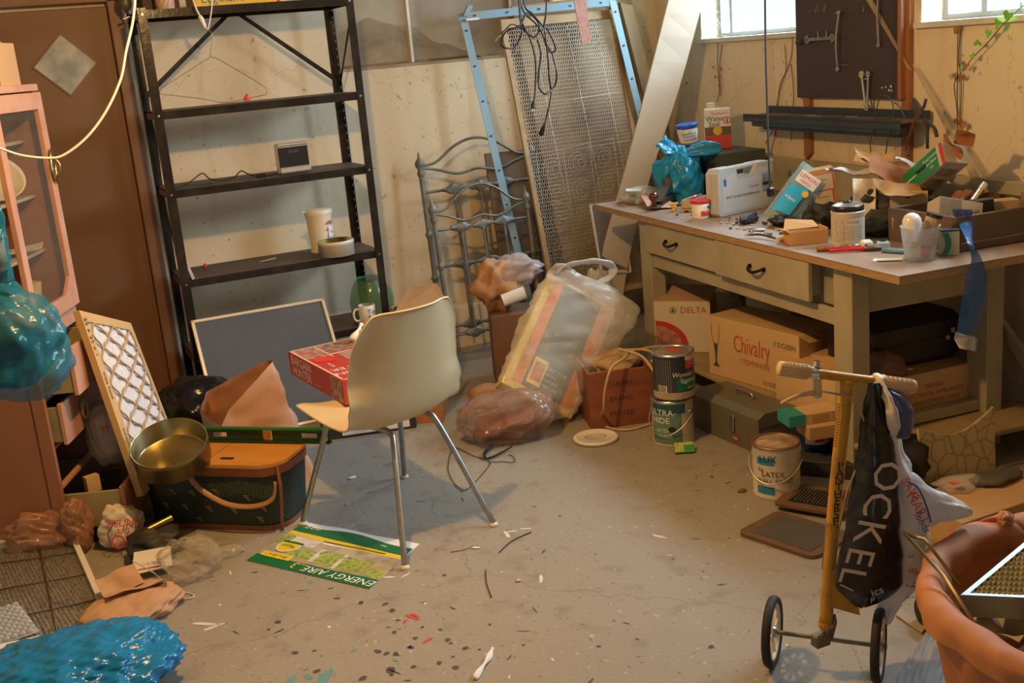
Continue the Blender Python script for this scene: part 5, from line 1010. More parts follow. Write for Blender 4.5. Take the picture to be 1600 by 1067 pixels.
# dark luggage and bags on the shelf
LUG = mat('black_vinyl', (.028, .020, .018), .5, var=.3); 
b = B(); b.box((0, 0, .095), (.44, .28, .19), LUG, bev=.03); b.box((0, -.141, .095), (.40, .006, .012), DARK); b.box((.16, -.144, .12), (.012, .006, .018), mat('cream_tag', (.55, .45, .30), .6)); b.box((.135, -.144, .095), (.016, .006, .016), mat('cream_tag', ())); b.done('travel_bag', loc=S(2.74, 3.47, ZS+.173), rot=(0, 0, BZ), label='black vinyl bag with two cream tags on top of the appliance carton', cat='bag')
b = B(); b.blob((0, 0, .12), (.20, .30, .12), LUG, sub=4, amp=.12, fr=4, seed=8, flat=.001); b.done('travel_bag', loc=S(2.86, 4.05, ZS), rot=(0, 0, BZ), label='dark bag in shadow behind the stemware carton', cat='bag')
b = B(); b.blob((0, 0, .05), (.08, .06, .05), mat('pink_brown_rag', (.25, .13, .10), .8, var=.4), sub=3, amp=.4, seed=5, flat=.001); b.done('crumpled_rag', loc=S(2.55, 3.28, ZS+.173), label='crumpled pinkish rag on the front edge of the appliance carton', cat='rag')
b = B(); b.box((0, 0, .17), (.5, .3, .34), DARK, bev=.01); b.done('dark_crate', loc=S(2.80, 4.70, 0), rot=(0, 0, BZ), label='dark crate standing on the floor beneath the left end of the lower shelf', cat='crate') if False else None
b = B(); b.blob((0, 0, .09), (.14, .12, .09), plastic_film('white_bag_film', (.62, .62, .60), .55, .25, .3), sub=4, amp=.3, seed=6, flat=.001); b.done('plastic_bag', loc=S(2.78, 4.86, ZS), label='pale plastic bag in the shadow behind the left bench leg', cat='bag')
# toolbox
t = thing('metal_toolbox', 'grey-green metal toolbox with front latch on the floor under the bench edge', 'toolbox', S(2.26, 3.78, 0), (0, 0, BZ-84))
TB = mat('toolbox_paint', (.15, .155, .12), .5, .2, var=.35, scale=8, tint=(.17, .11, .06)); W, D, H = .44, .21, .165
b = B(); b.box((0, 0, .055), (W, D, .11), TB, bev=.003); b.done('tool_box_body', t)
b = B(); b.prism([(-D/2-.002, 0), (D/2+.002, 0), (D/2+.002, .035), (D/2-.03, .055), (-D/2+.03, .055), (-D/2-.002, .035)], -W/2-.002, W/2+.002, TB, TR((0, 0, .108), 90, 0, 90)); b.done('lid', t)
b = B(); b.box((.06, -D/2-.006, .09), (.024, .006, .07), STEEL, bev=.002); b.box((.06, -D/2-.010, .075), (.012, .006, .03), STEEL); b.done('latch', t)
b = B(); b.box((.075, -D/2-.0015, .03), (.04, .002, .018), mat('toolbox_badge', (.35, .04, .04), .4)); b.text('PARK', .014, TR((.075, -D/2-.0028, .03), 90), WHITEINK); b.done('badge', t)
b = B(); b.tube([(-.05, 0, .163), (-.045, 0, .185), (.045, 0, .185), (.05, 0, .163)], .006, STEEL, n=3); b.done('handle', t)
# paint cans
BAIL = lambda b, R, z, a=25, drop=.07: [b.lathe([(0, 0), (.013, 0), (.012, .004), (.005, .006), (0, .006)], STEEL, M=TR((R*math.cos(rad(q)), R*math.sin(rad(q)), z), 0, 90, q), seg=14) for q in (a, a+180)] and b.tube([((R+.012)*math.cos(rad(a-180*u)), (R+.012)*math.sin(rad(a-180*u)), z-drop*math.sin(PI*u)) for u in [k/12 for k in range(13)]], .0022, STEEL, seg=6, n=2)
t = thing('paint_can', 'teal and cream paint can on the floor, lower of the stack beside the red crate', 'paint can', S(1.985, 3.885, 0), (0, 0, -25), 'paint cans'); R, H = .083, .19
b = B(); can(b, R, H, mat('cream_can', (.58, .52, .38), .45, .1, var=.15)); tq = mat('can_teal', (.12, .22, .17), .5, var=.1); dk = mat('can_dark_teal', (.02, .085, .085), .45)
band(b, R, .012, .178, -165, -72, tq); band(b, R, .138, .178, -165, -60, dk, off=.002)
b.text('ULTRA-', .036, TR((0, 0, .143), rz=-38), WHITEINK, bend=R+.003); b.text('HIDE', .036, TR((0, 0, .110), rz=-42), WHITEINK, bend=R+.002); b.text('LATEX', .022, TR((0, 0, .068), rz=-38), WHITEINK, bend=R+.002); b.text('WALL', .024, TR((0, 0, .045), rz=-30), WHITEINK, bend=R+.002)
b.disc((0, 0, 0), .012, BLKINK, sx=1.3, M=TR(((R+.003)*math.cos(rad(-100)), (R+.003)*math.sin(rad(-100)), .075), 90, 0, -10)); b.done('can_body', t); b = B(); BAIL(b, R, .135, -38, .085); b.done('bail_handle', t)
t = thing('paint_can', 'black and green paint can with drips, stacked on top of the teal can', 'paint can', S(1.995, 3.875, H+.003), (0, 0, -20), 'paint cans')
b = B(); can(b, R, H, mat('can_black', (.035, .04, .05), .35, .1, var=.1), m_lid=mat('drippy_lid', (.16, .12, .08), .5, var=.5, tint=(.35, .25, .15))); band(b, R, .04, .095, -95, -10, mat('can_green', (.01, .13, .09), .4)); band(b, R, .13, .178, -68, -32, mat('can_red', (.50, .04, .04), .4), off=.0018); band(b, R, .002, .036, -180, 180, mat('can_base_tan', (.42, .35, .24), .5, var=.3)); band(b, R, .035, .065, -150, -122, mat('faucet_box_white', ()), off=.0015)
for k in range(9): band(b, R, .036, .17, -160+k*6, -158.6+k*6, mat('can_stripe', (.20, .2, .2), .4))
for k in range(6): band(b, R, .037, .063, -148+k*4, -146+k*4, BLKINK, off=.002)
band(b, R, .14, .186, -30, 4, mat('cream_can', ()), off=.0022); band(b, R, .06, .14, -22, -17, mat('cream_can', ()), off=.0022); band(b, R, .165, .186, -70, -30, mat('cream_can', ()), off=.0024)
b.text('Wonder-', .027, TR((0, 0, .108), rz=18), WHITEINK, bend=R+.002, shear=.2); b.text('Eggshell', .023, TR((0, 0, .082), rz=30), WHITEINK, bend=R+.002); b.text('Enamel', .014, TR((0, 0, .052), rz=40), WHITEINK, bend=R+.002)
b.text('Benjamin', .009, TR((0, 0, .163), rz=40), WHITEINK, bend=R+.003); b.text('Moore', .009, TR((0, 0, .15), rz=40), WHITEINK, bend=R+.003)
b.disc((0, 0, H+.0005), .022, RED, sx=1.3); b.done('can_body', t); b = B(); BAIL(b, R, .14, 155, .03); b.done('bail_handle', t)
b = B(); b.box((0, 0, .045), (.078, .002, .055), mat('seed_green', (.04, .28, .03), .5, var=.15)); b.box((-.02, -.0015, .045), (.035, .001, .05), mat('seed_yellow', (.5, .5, .08), .5, var=.5, scale=60, tint=(.1, .3, .05))); b.text('ORGANIC', .013, TR((.01, -.0018, .058), 90), WHITEINK); b.box((0, -.0015, .066), (.07, .001, .006), YEL); b.done('seed_packet', loc=G(1071, 712), rot=(-62, 0, -28), label='small green and yellow seed packet lying at the foot of the teal paint can', cat='packet')
t = thing('paint_can', 'white latex paint can with dried paint on its lid, in front of the bench', 'paint can', S(2.04, 3.215, 0), (0, 0, -28), 'paint cans'); R, H = .082, .192
b = B(); can(b, R, H, mat('can_white_dirty', (.66, .60, .47), .45, .05, var=.25, scale=8, tint=(.42, .33, .2)), m_rim=mat('rusty_rim', (.25, .16, .09), .5, .6, var=.3), m_lid=mat('dried_paint_lid', (.30, .19, .11), .45, var=.9, scale=24, tint=(.62, .5, .36), bump=.5)); bl = mat('can_blue_block', (.02, .22, .45), .4)
band(b, R, .13, .155, -150, -105, bl, off=.0018); band(b, R, .022, .05, -150, -105, bl, off=.0018)
b.text('LUX', .034, TR((0, 0, .152), rz=-30), BLKINK, bend=R+.004); b.text('LATEX', .028, TR((0, 0, .095), rz=-18), BLKINK, bend=R+.003); b.text('WALL PAINT', .024, TR((0, 0, .070), rz=-14), BLKINK, bend=R+.003); b.text('flat', .02, TR((0, 0, .11), rz=-48), BLKINK, bend=R+.003); b.done('can_body', t)
b = B(); BAIL(b, R, .14, -25, .075); b.done('bail_handle', t)
b = B(); b.lathe([(0, 0), (.055, 0), (.055, .10), (.02, .13), (0, .13)], mat('royal_blue_plastic', (.012, .05, .22), .35, var=.1), seg=24); band(b, .055, .07, .099, -170, -30, CREAM, off=.001); band(b, .055, .080, .092, -130, -95, RED, off=.002); b.done('blue_jug', loc=S(2.345, 3.42, 0), label='dark blue plastic jug with cream label beside the toolbox', cat='jug')
b = B(); b.box((0, 0, .03), (.32, .09, .06), mat('charcoal_wood', (.035, .033, .035), .7, var=.3), bev=.003); b.done('dark_beam', loc=S(2.28, 3.27, 0), rot=(0, 0, -52), label='short charcoal block lying on the floor behind the white paint can', cat='beam')
# crate and cord
CRT = mat('red_brown_crate', (.27, .085, .04), .6, var=.4, scale=6, stretch=(1, 1, 3)); cr_c = Vector((2.284, 4.112, 0)); 
t = thing('wooden_crate', 'reddish-brown wooden crate with faint stamped lettering on the floor by the paint cans', 'crate', cr_c, (0, 0, -17)); W, D, H = .28, .28, .25
for c, d in (((0, -D/2+.008, H/2), (W, .016, H)), ((0, D/2-.008, H/2), (W, .016, H)), ((-W/2+.008, 0, H/2), (.016, D-.032, H)), ((W/2-.008, 0, H/2), (.016, D-.032, H)), ((0, 0, .01), (W-.03, D-.03, .014))):
    b = B(); b.box(c, d, CRT, bev=.002)
    if c[1] < -.1:
        for i, tx in enumerate(('CHERRY', 'BRAND', 'PACKED')): b.text(tx, .03, TR((.0, -D/2-.001, .19-i*.065), 90), mat('crate_stamp', (.09, .03, .022), .7))
    if c[0] < -.1: b.text('TURKEY', .035, TR((-W/2-.001, 0, .13), 90, 0, -90), mat('crate_stamp2', (.05, .02, .03), .7)); b.text('BIRD', .04, TR((-W/2-.001, 0, .19), 90, 0, -90), mat('crate_stamp3', (.42, .05, .03), .7))
    b.done('crate_side', t)
b = B(); b.blob((0, 0, .22), (.115, .115, .07), mat('tan_paper_bag', (.48, .33, .16), .75, var=.3, scale=20, bump=.4), sub=4, amp=.4, seed=3); b.text('ton', .05, TR((-.03, -.04, .292), 10, 0, -20), RED); b.done('paper_sack', loc=cr_c, rot=(0, 0, -17), label='crumpled tan paper sack with red letters filling the top of the red-brown crate', cat='sack')
TCORD = mat('tan_cord', (.50, .34, .17), .55, var=.1)
tc_ = lambda px, py, z=None, p=(2.15, 4.0, 0): FP(px, py, p)
b = B(); b.tube([FP(1035, 540, (2.2, 4.1, 0)), FP(990, 548, (2.2, 4.05, 0)), FP(975, 560, (2.15, 4.0, 0)), FP(955, 575, (2.1, 3.95, 0)), FP(945, 610, (2.1, 3.93, 0)), FP(943, 640, (2.08, 3.96, 0)), G(938, 655, .01), G(950, 668, .006), G(985, 671, .006), G(1030, 658, .006), G(1060, 650, .006)], .006, TCORD)
b.tube([FP(965, 545, (2.2, 4.05, 0)), FP(1000, 555, (2.15, 3.98, 0)), FP(1018, 575, (2.12, 3.9, 0)), FP(1030, 600, (2.1, 3.86, 0)), FP(1035, 610, (2.1, 3.86, 0))], .006, TCORD); b.tube([FP(968, 547, (2.2, 4.05, 0)), FP(1010, 547, (2.2, 4.05, 0)), FP(1025, 560, (2.12, 3.95, 0)), FP(1030, 590, (2.1, 3.86, 0))], .006, TCORD)
b.done('tan_cord', label='tan electrical cord draped over the red-brown crate and onto the floor', cat='cord')
t = thing('container_lid', 'round white plastic lid lying on the floor in front of the crate', 'lid', G(931, 687, .0), (0, 0, -20)); b = B(); b.lathe([(0, .002), (.085, .0), (.092, .004), (.094, .012), (.090, .017), (.080, .017), (.078, .014), (0, .014)], mat('lid_white', (.74, .70, .60), .4, var=.06), seg=44); b.lathe([(.042, .0148), (.045, .0148)], BLKINK, sy=.75, seg=40); b.text('~ Gould ~', .018, TR((0, 0, .0145)), BLKINK); b.lathe([(.034, .0149), (.036, .0149)], BLKINK, sy=.5, seg=30); b.done('lid_disc', t)
# floor registers
RUS = mat('rusty_register', (.17, .095, .055), .7, .2, var=.4, scale=14); SLT2 = mat('register_core', (.095, .085, .07), .7, .2, var=.2)
t = thing('floor_register', 'flat rusty-edged grey sheet metal plate on the floor, nearest the scooter', 'register', G(1238, 838, .004), (0, 0, -42)); 
b = B(); b.prism(rr(.30, .22, .03), 0, .012, RUS); b.box((0, .0, .0125), (.235, .165, .004), SLT2, bev=.001); b.done('plate', t); setm(t, lie(G(1273, 878)-G(1160, 840), G(1200, 806)-G(1160, 840), (G(1273, 878)+G(1200, 806))/2+Vector((0.02, 0, .001))))
t = thing('floor_register', 'rusty floor vent with dark slotted grille lying behind the flat metal plate', 'register', G(1270, 795, .0)); setm(t, lie(G(1300, 812)-G(1232, 800), G(1250, 770)-G(1232, 800), G(1278, 790)+Vector((0, 0, .018))))
b = B(); b.prism(rr(.24, .20, .02), 0, .010, RUS); b.box((0, 0, -.008), (.16, .12, .02), SLT2)
b.done('frame', t); b = B(); b.box((0, 0, .0105), (.165, .125, .003), BLACK)
for k in range(14): b.box((-.075+k*.0115, 0, .013), (.004, .12, .003), SLT2)
b.done('grille', t)
# stone-pattern panel, cardboard and rubbish at the right
t = thing('stone_pattern_panel', 'yellowish flagstone-patterned panel leaning against the right bench legs', 'board'); setm(t, lie(EA*1.0-EB*.02, Vector((0, 0, 1))+EB*.12, S(2.47, 2.98, .0))); 
STN = mat('flagstone_print', (.50, .44, .27), .6, var=.1)
N, L, pb = nodes(STN); tc = N.new('ShaderNodeTexCoord'); v = N.new('ShaderNodeTexVoronoi'); v.feature = 'DISTANCE_TO_EDGE'; v.inputs['Scale'].default_value = 17; r_n = N.new('ShaderNodeMapRange'); r_n.inputs[1].default_value = .02; r_n.inputs[2].default_value = .07; r_n.inputs[3].default_value = 1; r_n.inputs[4].default_value = 0
L.new(tc.outputs['Object'], v.inputs['Vector']); L.new(v.outputs['Distance'], r_n.inputs[0]); mixin(STN, r_n.outputs[0], (.33, .26, .12))
b = B(); n = 24; pts = [(0, 0), (.31, 0), (.32, .235)]+[(.32-.32*k/n, .235-.055*math.sin(PI*k/n)-.02*k/n) for k in range(1, n+1)]; b.prism(pts, 0, .012, STN); b.done('panel_body', t)
b = B(); b.blob((0, 0, .10), (.10, .14, .10), BLACK, sub=3, amp=.2, seed=9, flat=.001); b.done('black_bag', loc=S(2.42, 3.07, 0), label='black plastic heap left of the flagstone-patterned panel', cat='bag')
def wal(b, w, d, h):
    b.text('WALLTRIM', .036, TR((0, -d/2-.001, h*.5), 90, 180), BLKINK)
labelled_box('cardboard_box', 'flattened brown carton with upside-down black lettering right of the scooter bags', 2.44, 2.66, 0, .42, .24, .10, BZ+6, CARD, wal)
for i, (s, t_, m, lb) in enumerate(((2.42, 2.76, plastic_film('clear_film', ()), 'shiny clear packaging lying on the flattened brown carton'), (2.56, 2.74, mat('dark_pouch', (.10, .09, .06), .4, var=.4), 'dark olive pouch on the flattened brown carton'))):
    b = B(); b.blob((0, 0, .012), (.09, .05, .018), m, sub=3, amp=.35, seed=i+3, flat=.001); b.box((-.03, -.01, .026), (.03, .03, .002), RED); b.done('packaging', loc=S(s, t_-.02, .101), label=lb, cat='packaging')
b = B(); b.box((0, 0, .06), (.11, .05, .12), mat('coral_plastic', (.55, .13, .08), .4, var=.1), bev=.015); b.tube([(-.04, -.03, .03), (-.15, -.05, .02)], .012, mat('coral_plastic', ())); b.done('coral_plastic_part', loc=S(2.19, 2.45, .0), rot=(0, 0, -10), label='coral red plastic part on the floor behind the basket', cat='part')
b = B(); b.box((0, 0, .02), (.5, .06, .03), WOODT); b.done('floor_plank', loc=S(2.74, 2.86, .0), rot=(0, 0, BZ-18), label='pale wooden slat on the floor beneath the right end of the bench', cat='slat')
b = B(); b.slab([S(3.12, 2.86, .0), S(3.12, 2.80, 0), S(3.0, 3.32, .62), S(3.0, 3.38, .62)], .02, SAGED); b.done('diagonal_strut', label='diagonal wooden strut behind the right back leg of the bench', cat='strut')
# ================================================================ chair and what surrounds it
t = thing('shell_chair', 'cream moulded shell chair on thin metal legs in the middle of the floor', 'chair', (1.065, 3.56, 0), (0, 0, 18))
SHELL = mat('cream_fibreglass', (.62, .51, .31), .38, var=.16, scale=5, tint=(.48, .37, .20)); SHB = mat('cream_fibreglass', ())
prof = catmull([(0, y, z) for y, z in ((.245, .418), (.225, .440), (.17, .443), (.08, .425), (0, .412), (-.09, .412), (-.150, .440), (-.185, .50), (-.207, .58), (-.225, .66), (-.243, .745), (-.262, .815), (-.272, .828))], 4)
wid = catmull([(w_, 0, 0) for w_ in (.150, .188, .208, .216, .220, .224, .230, .231, .227, .219, .205, .165, .135)], 4); NP = len(prof)
def shell(off):
    def f(u, v):
        i = min(NP-1, int(round(v*(NP-1)))); p = prof[i]; q = prof[min(NP-1, i+1)]-prof[max(0, i-1)]; nrm = Vector((0, -q.z, q.y)).normalized()
        a = (u*2-1); x = wid[i].x*math.sin(a*PI/2)**1 if False else wid[i].x*a; k = min(1, max(0, (p.z-.40)/.2)); seat = 1-k
        lift = seat*.045*abs(a)**2.6; fwd = k*.075*abs(a)**2.4*(1-.35*max(0, (p.z-.7)/.13))
        flare = .014*abs(a)**10
        return Vector((x, p.y+fwd+(-flare if k > .5 else 0), p.z+lift-(flare if k < .5 else 0)))+nrm*off
    return f
b = B(); b.grid(shell(0), 25, NP, SHELL); b.grid(shell(-.006), 25, NP, SHELL)
f0, f1 = shell(0), shell(-.006); ring = [(k/24, 0) for k in range(25)]+[(1, k/(NP-1)) for k in range(1, NP)]+[(1-k/24, 1) for k in range(1, 25)]+[(0, 1-k/(NP-1)) for k in range(1, NP-1)]
P = [(f0(*q)+f1(*q))/2 for q in ring]; b.tube(P, .0042, SHELL, closed=True, smoothpath=False, seg=6); b.done('seat_shell', t)
CM = t; inv = (Matrix.Translation((1.08, 3.56, 0)) @ Matrix.Rotation(rad(18), 4, 'Z')).inverted()
LEGM = mat('zinc_leg', (.42, .42, .40), .38, .9, var=.25, scale=30); W3 = lambda p: inv @ Vector(p)
for pts in (((.801, 3.789, .012), (.885, 3.672, .33), (.905, 3.640, .398), (.97, 3.57, .402)), ((.991, 3.224, .012), (1.06, 3.415, .33), (1.065, 3.46, .385), (1.02, 3.52, .402), (.97, 3.57, .402)),
            ((1.268, 3.996, .012), (1.235, 3.86, .33), (1.228, 3.81, .398), (1.225, 3.70, .402)), ((1.37, 3.361, .012), (1.27, 3.515, .34), (1.24, 3.56, .392), (1.225, 3.70, .402))):
    b = B(); b.tube([W3(p) for p in pts], .0105, LEGM, seg=10, n=6); p = W3(pts[0]); b.lathe([(0, -.012), (.016, -.012), (.016, -.004), (.009, .004), (0, .004)], CREAM, M=Matrix.Translation(p), seg=14); b.done('leg', t)
b = B(); b.tube([W3((.97, 3.57, .402)), W3((1.10, 3.63, .404)), W3((1.225, 3.70, .402))], .009, LEGM); b.done('crossbar', t)
# board game on the seat
X = Vector((.995, .10, 0)).normalized(); Yv = Vector((-.08, .995, 0)); gO = Vector((.962, 3.655, .452))
t = thing('board_game_box', 'red board game box with photo panels lying on the chair seat', 'board game'); setm(t, lie(X, Yv, gO)); W, D, H = .27, .55, .09
GR = mat('game_red', (.42, .035, .03), .45, var=.1); b = B(); b.box((W/2, D/2, H/2), (W, D, H), GR, bev=.001); gp = [mat('game_photo_%d' % i, c_, .5, var=.8, scale=45, tint=t2) for i, (c_, t2) in enumerate((((.30, .09, .07), (.55, .42, .3)), ((.16, .07, .08), (.5, .35, .2)), ((.40, .28, .22), (.2, .04, .05))))]
for i, (x0, x1, y0, y1) in enumerate(((.01, .10, .36, .54), (.11, .26, .40, .54), (.13, .26, .2, .36))): b.box(((x0+x1)/2, (y0+y1)/2, H+.0004), (x1-x0, y1-y0, .001), gp[i])
for q in ((.004, .004, .266, .010), (.004, .54, .266, .546), (.004, .004, .010, .546), (.10, .34, .106, .546), (.10, .372, .266, .38)): b.box(((q[0]+q[2])/2, (q[1]+q[3])/2, H+.0008), (q[2]-q[0], q[3]-q[1], .001), mat('game_cream', (.70, .62, .50), .5))
tb = mat('game_title_white', (.75, .7, .62), .5, var=0)
b.text('BARGAIN', .050, TR((.115, .085, H+.0012), 0, 0, 180), tb); b.text('HUNTER', .050, TR((.115, .145, H+.0012), 0, 0, 180), tb); b.text('MILTON', .018, TR((.05, .22, H+.0012), 0, 0, 90), tb)
b.prism([(.02, .30), (.09, .27), (.095, .33), (.03, .36)], 0, .001, RED, TR((0, 0, H+.0006)))
b.text('BARGAIN', .050, TR((-.0012, .41, .066), 90, 0, -90), tb); b.text('HUNTER', .050, TR((-.0012, .41, .026), 90, 0, -90), tb); b.box((-.001, .06, H/2), (.001, .11, H-.006), gp[1]); b.text('a board game', .010, TR((-.0012, .25, .02), 90, 0, -90), tb)
b.done('box_body', t)
b = B(); b.box((0, 0, .02), (.05, .04, .04), mat('tan_print', ()), bev=.003); b.done('small_tan_box', loc=(1.21, 4.16, .544), rot=(0, 0, 20), label='small tan box on the far end of the red board game', cat='box')
b = B(); b.tube([(0, 0, .01), (.03, .02, .03), (.06, .05, .055)], lambda u: .012+.006*math.sin(u*6), PAPER); b.done('tissue', loc=(1.15, 4.14, .544), label='twisted white tissue on the far end of the board game below the mug', cat='tissue')
# green retail sheet lying on the floor
q = [G(386, 876), G(578, 921), G(656, 851), G(478, 816)]; t = thing('filter_packaging', 'green, yellow and white air filter packaging sheet lying flat on the floor', 'packaging'); M_ = lie(q[1]-q[0], q[3]-q[0], q[0]); setm(t, M_); Mi = M_.inverted(); c = [Mi @ v for v in q]
def uv(u, v, z=0.0): a = c[0].lerp(c[1], u); d_ = c[3].lerp(c[2], u); p = a.lerp(d_, v); return Vector((p.x, p.y, .003+z+.004*noise.noise(Vector((u*4, v*4, 1)))))
def patch(b, f, m, z, nu=14, nv=6): b.grid(lambda u, v: uv(*f(u, v), z), nu, nv, m)
gs = mat('sheet_green', (.012, .15, .055), .35, var=.06); ys = mat('sheet_yellow', (.72, .55, .04), .35, var=.05); ph_ = mat('sheet_photo', (.42, .38, .28), .4, var=.8, scale=14, tint=(.20, .16, .08))
b = B(); patch(b, lambda u, v: (u, v), PAPER, 0, 20, 14); b.grid(lambda u, v: uv(u, v, -.002), 2, 2, PAPER); patch(b, lambda u, v: (u, v*.17), gs, .0006); patch(b, lambda u, v: (u, .17+v*(.50-.04*math.sin(u*PI))), ph_, .0006, 18, 8)
patch(b, lambda u, v: (.0+u, .62+.10*(1-u)*.6+v*(.16-.10*u)), ys, .0012); patch(b, lambda u, v: (u*.995, .70+.06*(1-u)-.06*math.sin(u*PI)*.0+v*(.18-.03*math.sin(u*9))), gs, .0018)
patch(b, lambda u, v: (.33+u*.52, .66+.0*u+v*(.02)), mat('sheet_photo_brown', (.16, .10, .05), .4, var=.5, scale=30), .0020)
gph = mat('sheet_photo_green', (.35, .42, .10), .4, var=.9, scale=70, tint=(.07, .14, .03))
for (u0, u1, v0, v1) in ((.22, .40, .24, .42), (.42, .60, .22, .48), (.63, .85, .20, .46), (.87, .99, .18, .34), (.0, .15, .45, .65)): patch(b, lambda u, v: (u0+(u1-u0)*u, v0+(v1-v0)*v), gph, .0010, 6, 4)
wt = mat('sheet_white', (.62, .60, .55), .4, var=.3, scale=30)
for (u0, u1, v0, v1) in ((.10, .32, .48, .66), (.40, .44, .22, .5), (.60, .63, .2, .5)): patch(b, lambda u, v: (u0+(u1-u0)*u, v0+(v1-v0)*v), wt, .0012, 4, 3)
patch(b, lambda u, v: (.03+.25*u, .15+.10*v), ys, .0022, 6, 3)
p = uv(.15, .42, .003); b.disc((0, 0, 0), .042, ys, M=Matrix.Translation(p)); b.lathe([(.042, .0), (.046, .0)], PAPER, M=Matrix.Translation(p)); b.text('TRUST', .022, Matrix.Translation(p+Vector((0, 0, .001))) @ TR((0, 0, 0), rz=175), gs); p = uv(.15, .50, .004); b.box(tuple(p), (.09, .012, .001), gs)
ang = math.degrees(math.atan2((c[1]-c[0]).y, (c[1]-c[0]).x))+180
p = uv(.72, .085, .002); b.text('ENERGY AIRE', .050, Matrix.Translation(p) @ TR((0, 0, 0), rz=ang), WHITEINK, shear=.12); p = uv(.36, .10, .002); b.text('3', .055, Matrix.Translation(p) @ TR((0, 0, 0), rz=ang), ys); p = uv(.40, .14, .002); b.text('PACK', .018, Matrix.Translation(p) @ TR((0, 0, 0), rz=ang), ys); p = uv(.15, .20, .003); b.text('20 x 25 x 1', .022, Matrix.Translation(p) @ TR((0, 0, 0), rz=ang), gs)
for u in (.08, .13, .18): b.lathe([(.006, 0), (.009, 0)], WHITEINK, M=Matrix.Translation(uv(u, .88, .003)), seg=12)
b.text('Filter', .014, Matrix.Translation(uv(.78, .80, .003)) @ TR((0, 0, 0), rz=ang), WHITEINK); b.done('printed_sheet', t)
# hanger on the floor, scraps
b = B(); b.tube([G(x, y, .004) for x, y in ((706, 700), (700, 730), (708, 752), (722, 765), (735, 760), (762, 730), (764, 720), (740, 712), (720, 702), (708, 698), (706, 700))]+[G(708, 705, .004)], .0018, IR, n=3); b.tube([G(x, y, .005) for x, y in ((762, 722), (785, 721), (803, 722), (803, 714), (795, 710))], .0018, IR, n=4); b.done('wire_hanger', label='dark wire coat hanger lying on the floor right of the chair', cat='hanger')
for px, py, w_, h_, rz, m, lb in ((550, 747, .035, .022, 20, PAPER, 'white paper flake on the floor under the chair'), (810, 908, .018, .014, 0, mat('pink_scrap', (.7, .35, .38), .6), 'tiny pink scrap on the open floor'), (744, 857, .03, .012, -30, PAPER, 'white flake beside the thin stick on the floor')):
    b = B(); b.blob((0, 0, .003), (w_/2, h_/2, .003), m, sub=2, amp=.4, flat=0); b.done('paper_scrap', loc=G(px, py), rot=(0, 0, rz), label=lb, cat='paper')
for pts, m, lb in ((((780, 863), (800, 845), (830, 831)), DARK, 'thin dark twig on the floor right of the chair'), (((759, 890), (760, 910), (768, 933)), DARK, 'thin curved dark wire on the floor in front of the chair'), (((704, 862), (725, 858), (738, 852)), WOODT, 'short pale twig on the floor beside the chair leg')):
    b = B(); b.tube([G(x, y, .003) for x, y in pts], .002, m, seg=5); b.done('twig', label=lb, cat='twig')
b = B(); b.tube([G(742, 1060, .006), G(755, 1040, .008), G(765, 1025, .006), G(770, 1012, .005)], lambda u: .007+.003*math.sin(u*12), PAPER, seg=8, flat=.4); b.done('torn_label_strip', label='twisted white strip with brown specks near the bottom edge of the floor', cat='strip')
for px, py, lb in ((268, 1018, 'yellowish scrap on the floor near the blue bag'), (1033, 745, 'small leaf litter on the floor')): pass
b = B(); b.blob((0, 0, .004), (.02, .012, .005), mat('leaf_litter', (.20, .11, .05), .9, var=.4), sub=2, amp=.7, fr=12, flat=0); b.done('leaf_litter', loc=G(1160, 768), label='dry leaf crumbs on the floor at the foot of the white paint can', cat='leaf')
# radiator-like flat box seen under the chair
b = B(); b.box((0, 0, .03), (.42, .30, .06), DARK, bev=.004); b.box((.03, -.151, .03), (.30, .002, .035), PAPER); b.done('flat_carton', loc=(1.34, 4.74, 0), rot=(0, 0, -14), label='flat dark carton with pale label on the floor beyond the chair', cat='box')
# open carton and brown flap carton behind
t = thing('open_carton', 'open orange-brown cardboard carton with raised flap on the floor behind the chair', 'box', (1.57, 4.72, 0), (0, 0, -28)); oc = mat('orange_carton', (.42, .17, .06), .75, var=.15); W, D, H = .28, .26, .20
b = B()
for c_, d_ in (((0, -D/2, H/2), (W, .005, H)), ((0, D/2, H/2), (W, .005, H)), ((-W/2, 0, H/2), (.005, D, H)), ((W/2, 0, H/2), (.005, D, H)), ((0, 0, .004), (W, D, .006))): b.box(c_, d_, oc)
b.done('carton_body', t); b = B(); b.slab([(W/2+.004, -D/2, .10), (W/2+.004, D/2, .12), (W/2+.05, D/2, H+.14), (W/2+.03, -D/2, H+.05)], .005, mat('maroon_brown_card', (.22, .105, .075), .75, var=.15)); b.done('flap', t)
b = B(); b.blob((0, 0, .10), (.10, .09, .09), mat('bright_orange_cloth', (.65, .20, .04), .7, var=.3), sub=3, amp=.3, seed=4); b.done('orange_cloth', loc=(1.57, 4.72, .02), label='bright orange cloth inside the open carton', cat='cloth')
t = thing('torn_carton', 'brown carton with torn folded top between the shelving and the iron headboards', 'box', (1.80, 5.16, 0), (0, 0, -8)); b = B(); b.box((0, 0, .20), (.26, .24, .40), CARD, bev=.004); b.done('carton_body', t)
b = B(); b.slab([(-.15, -.10, .41), (.12, -.13, .41), (.10, .02, .50), (-.03, .06, .49)], .004, mat('brown_flap', (.42, .23, .10), .8, var=.12)); b.slab([(-.15, -.12, .40), (.11, -.14, .405), (.11, -.06, .42), (-.14, -.04, .425)], .004, DARK); b.done('flap', t)  # dark sheet under the flap stands in for the shaded opening
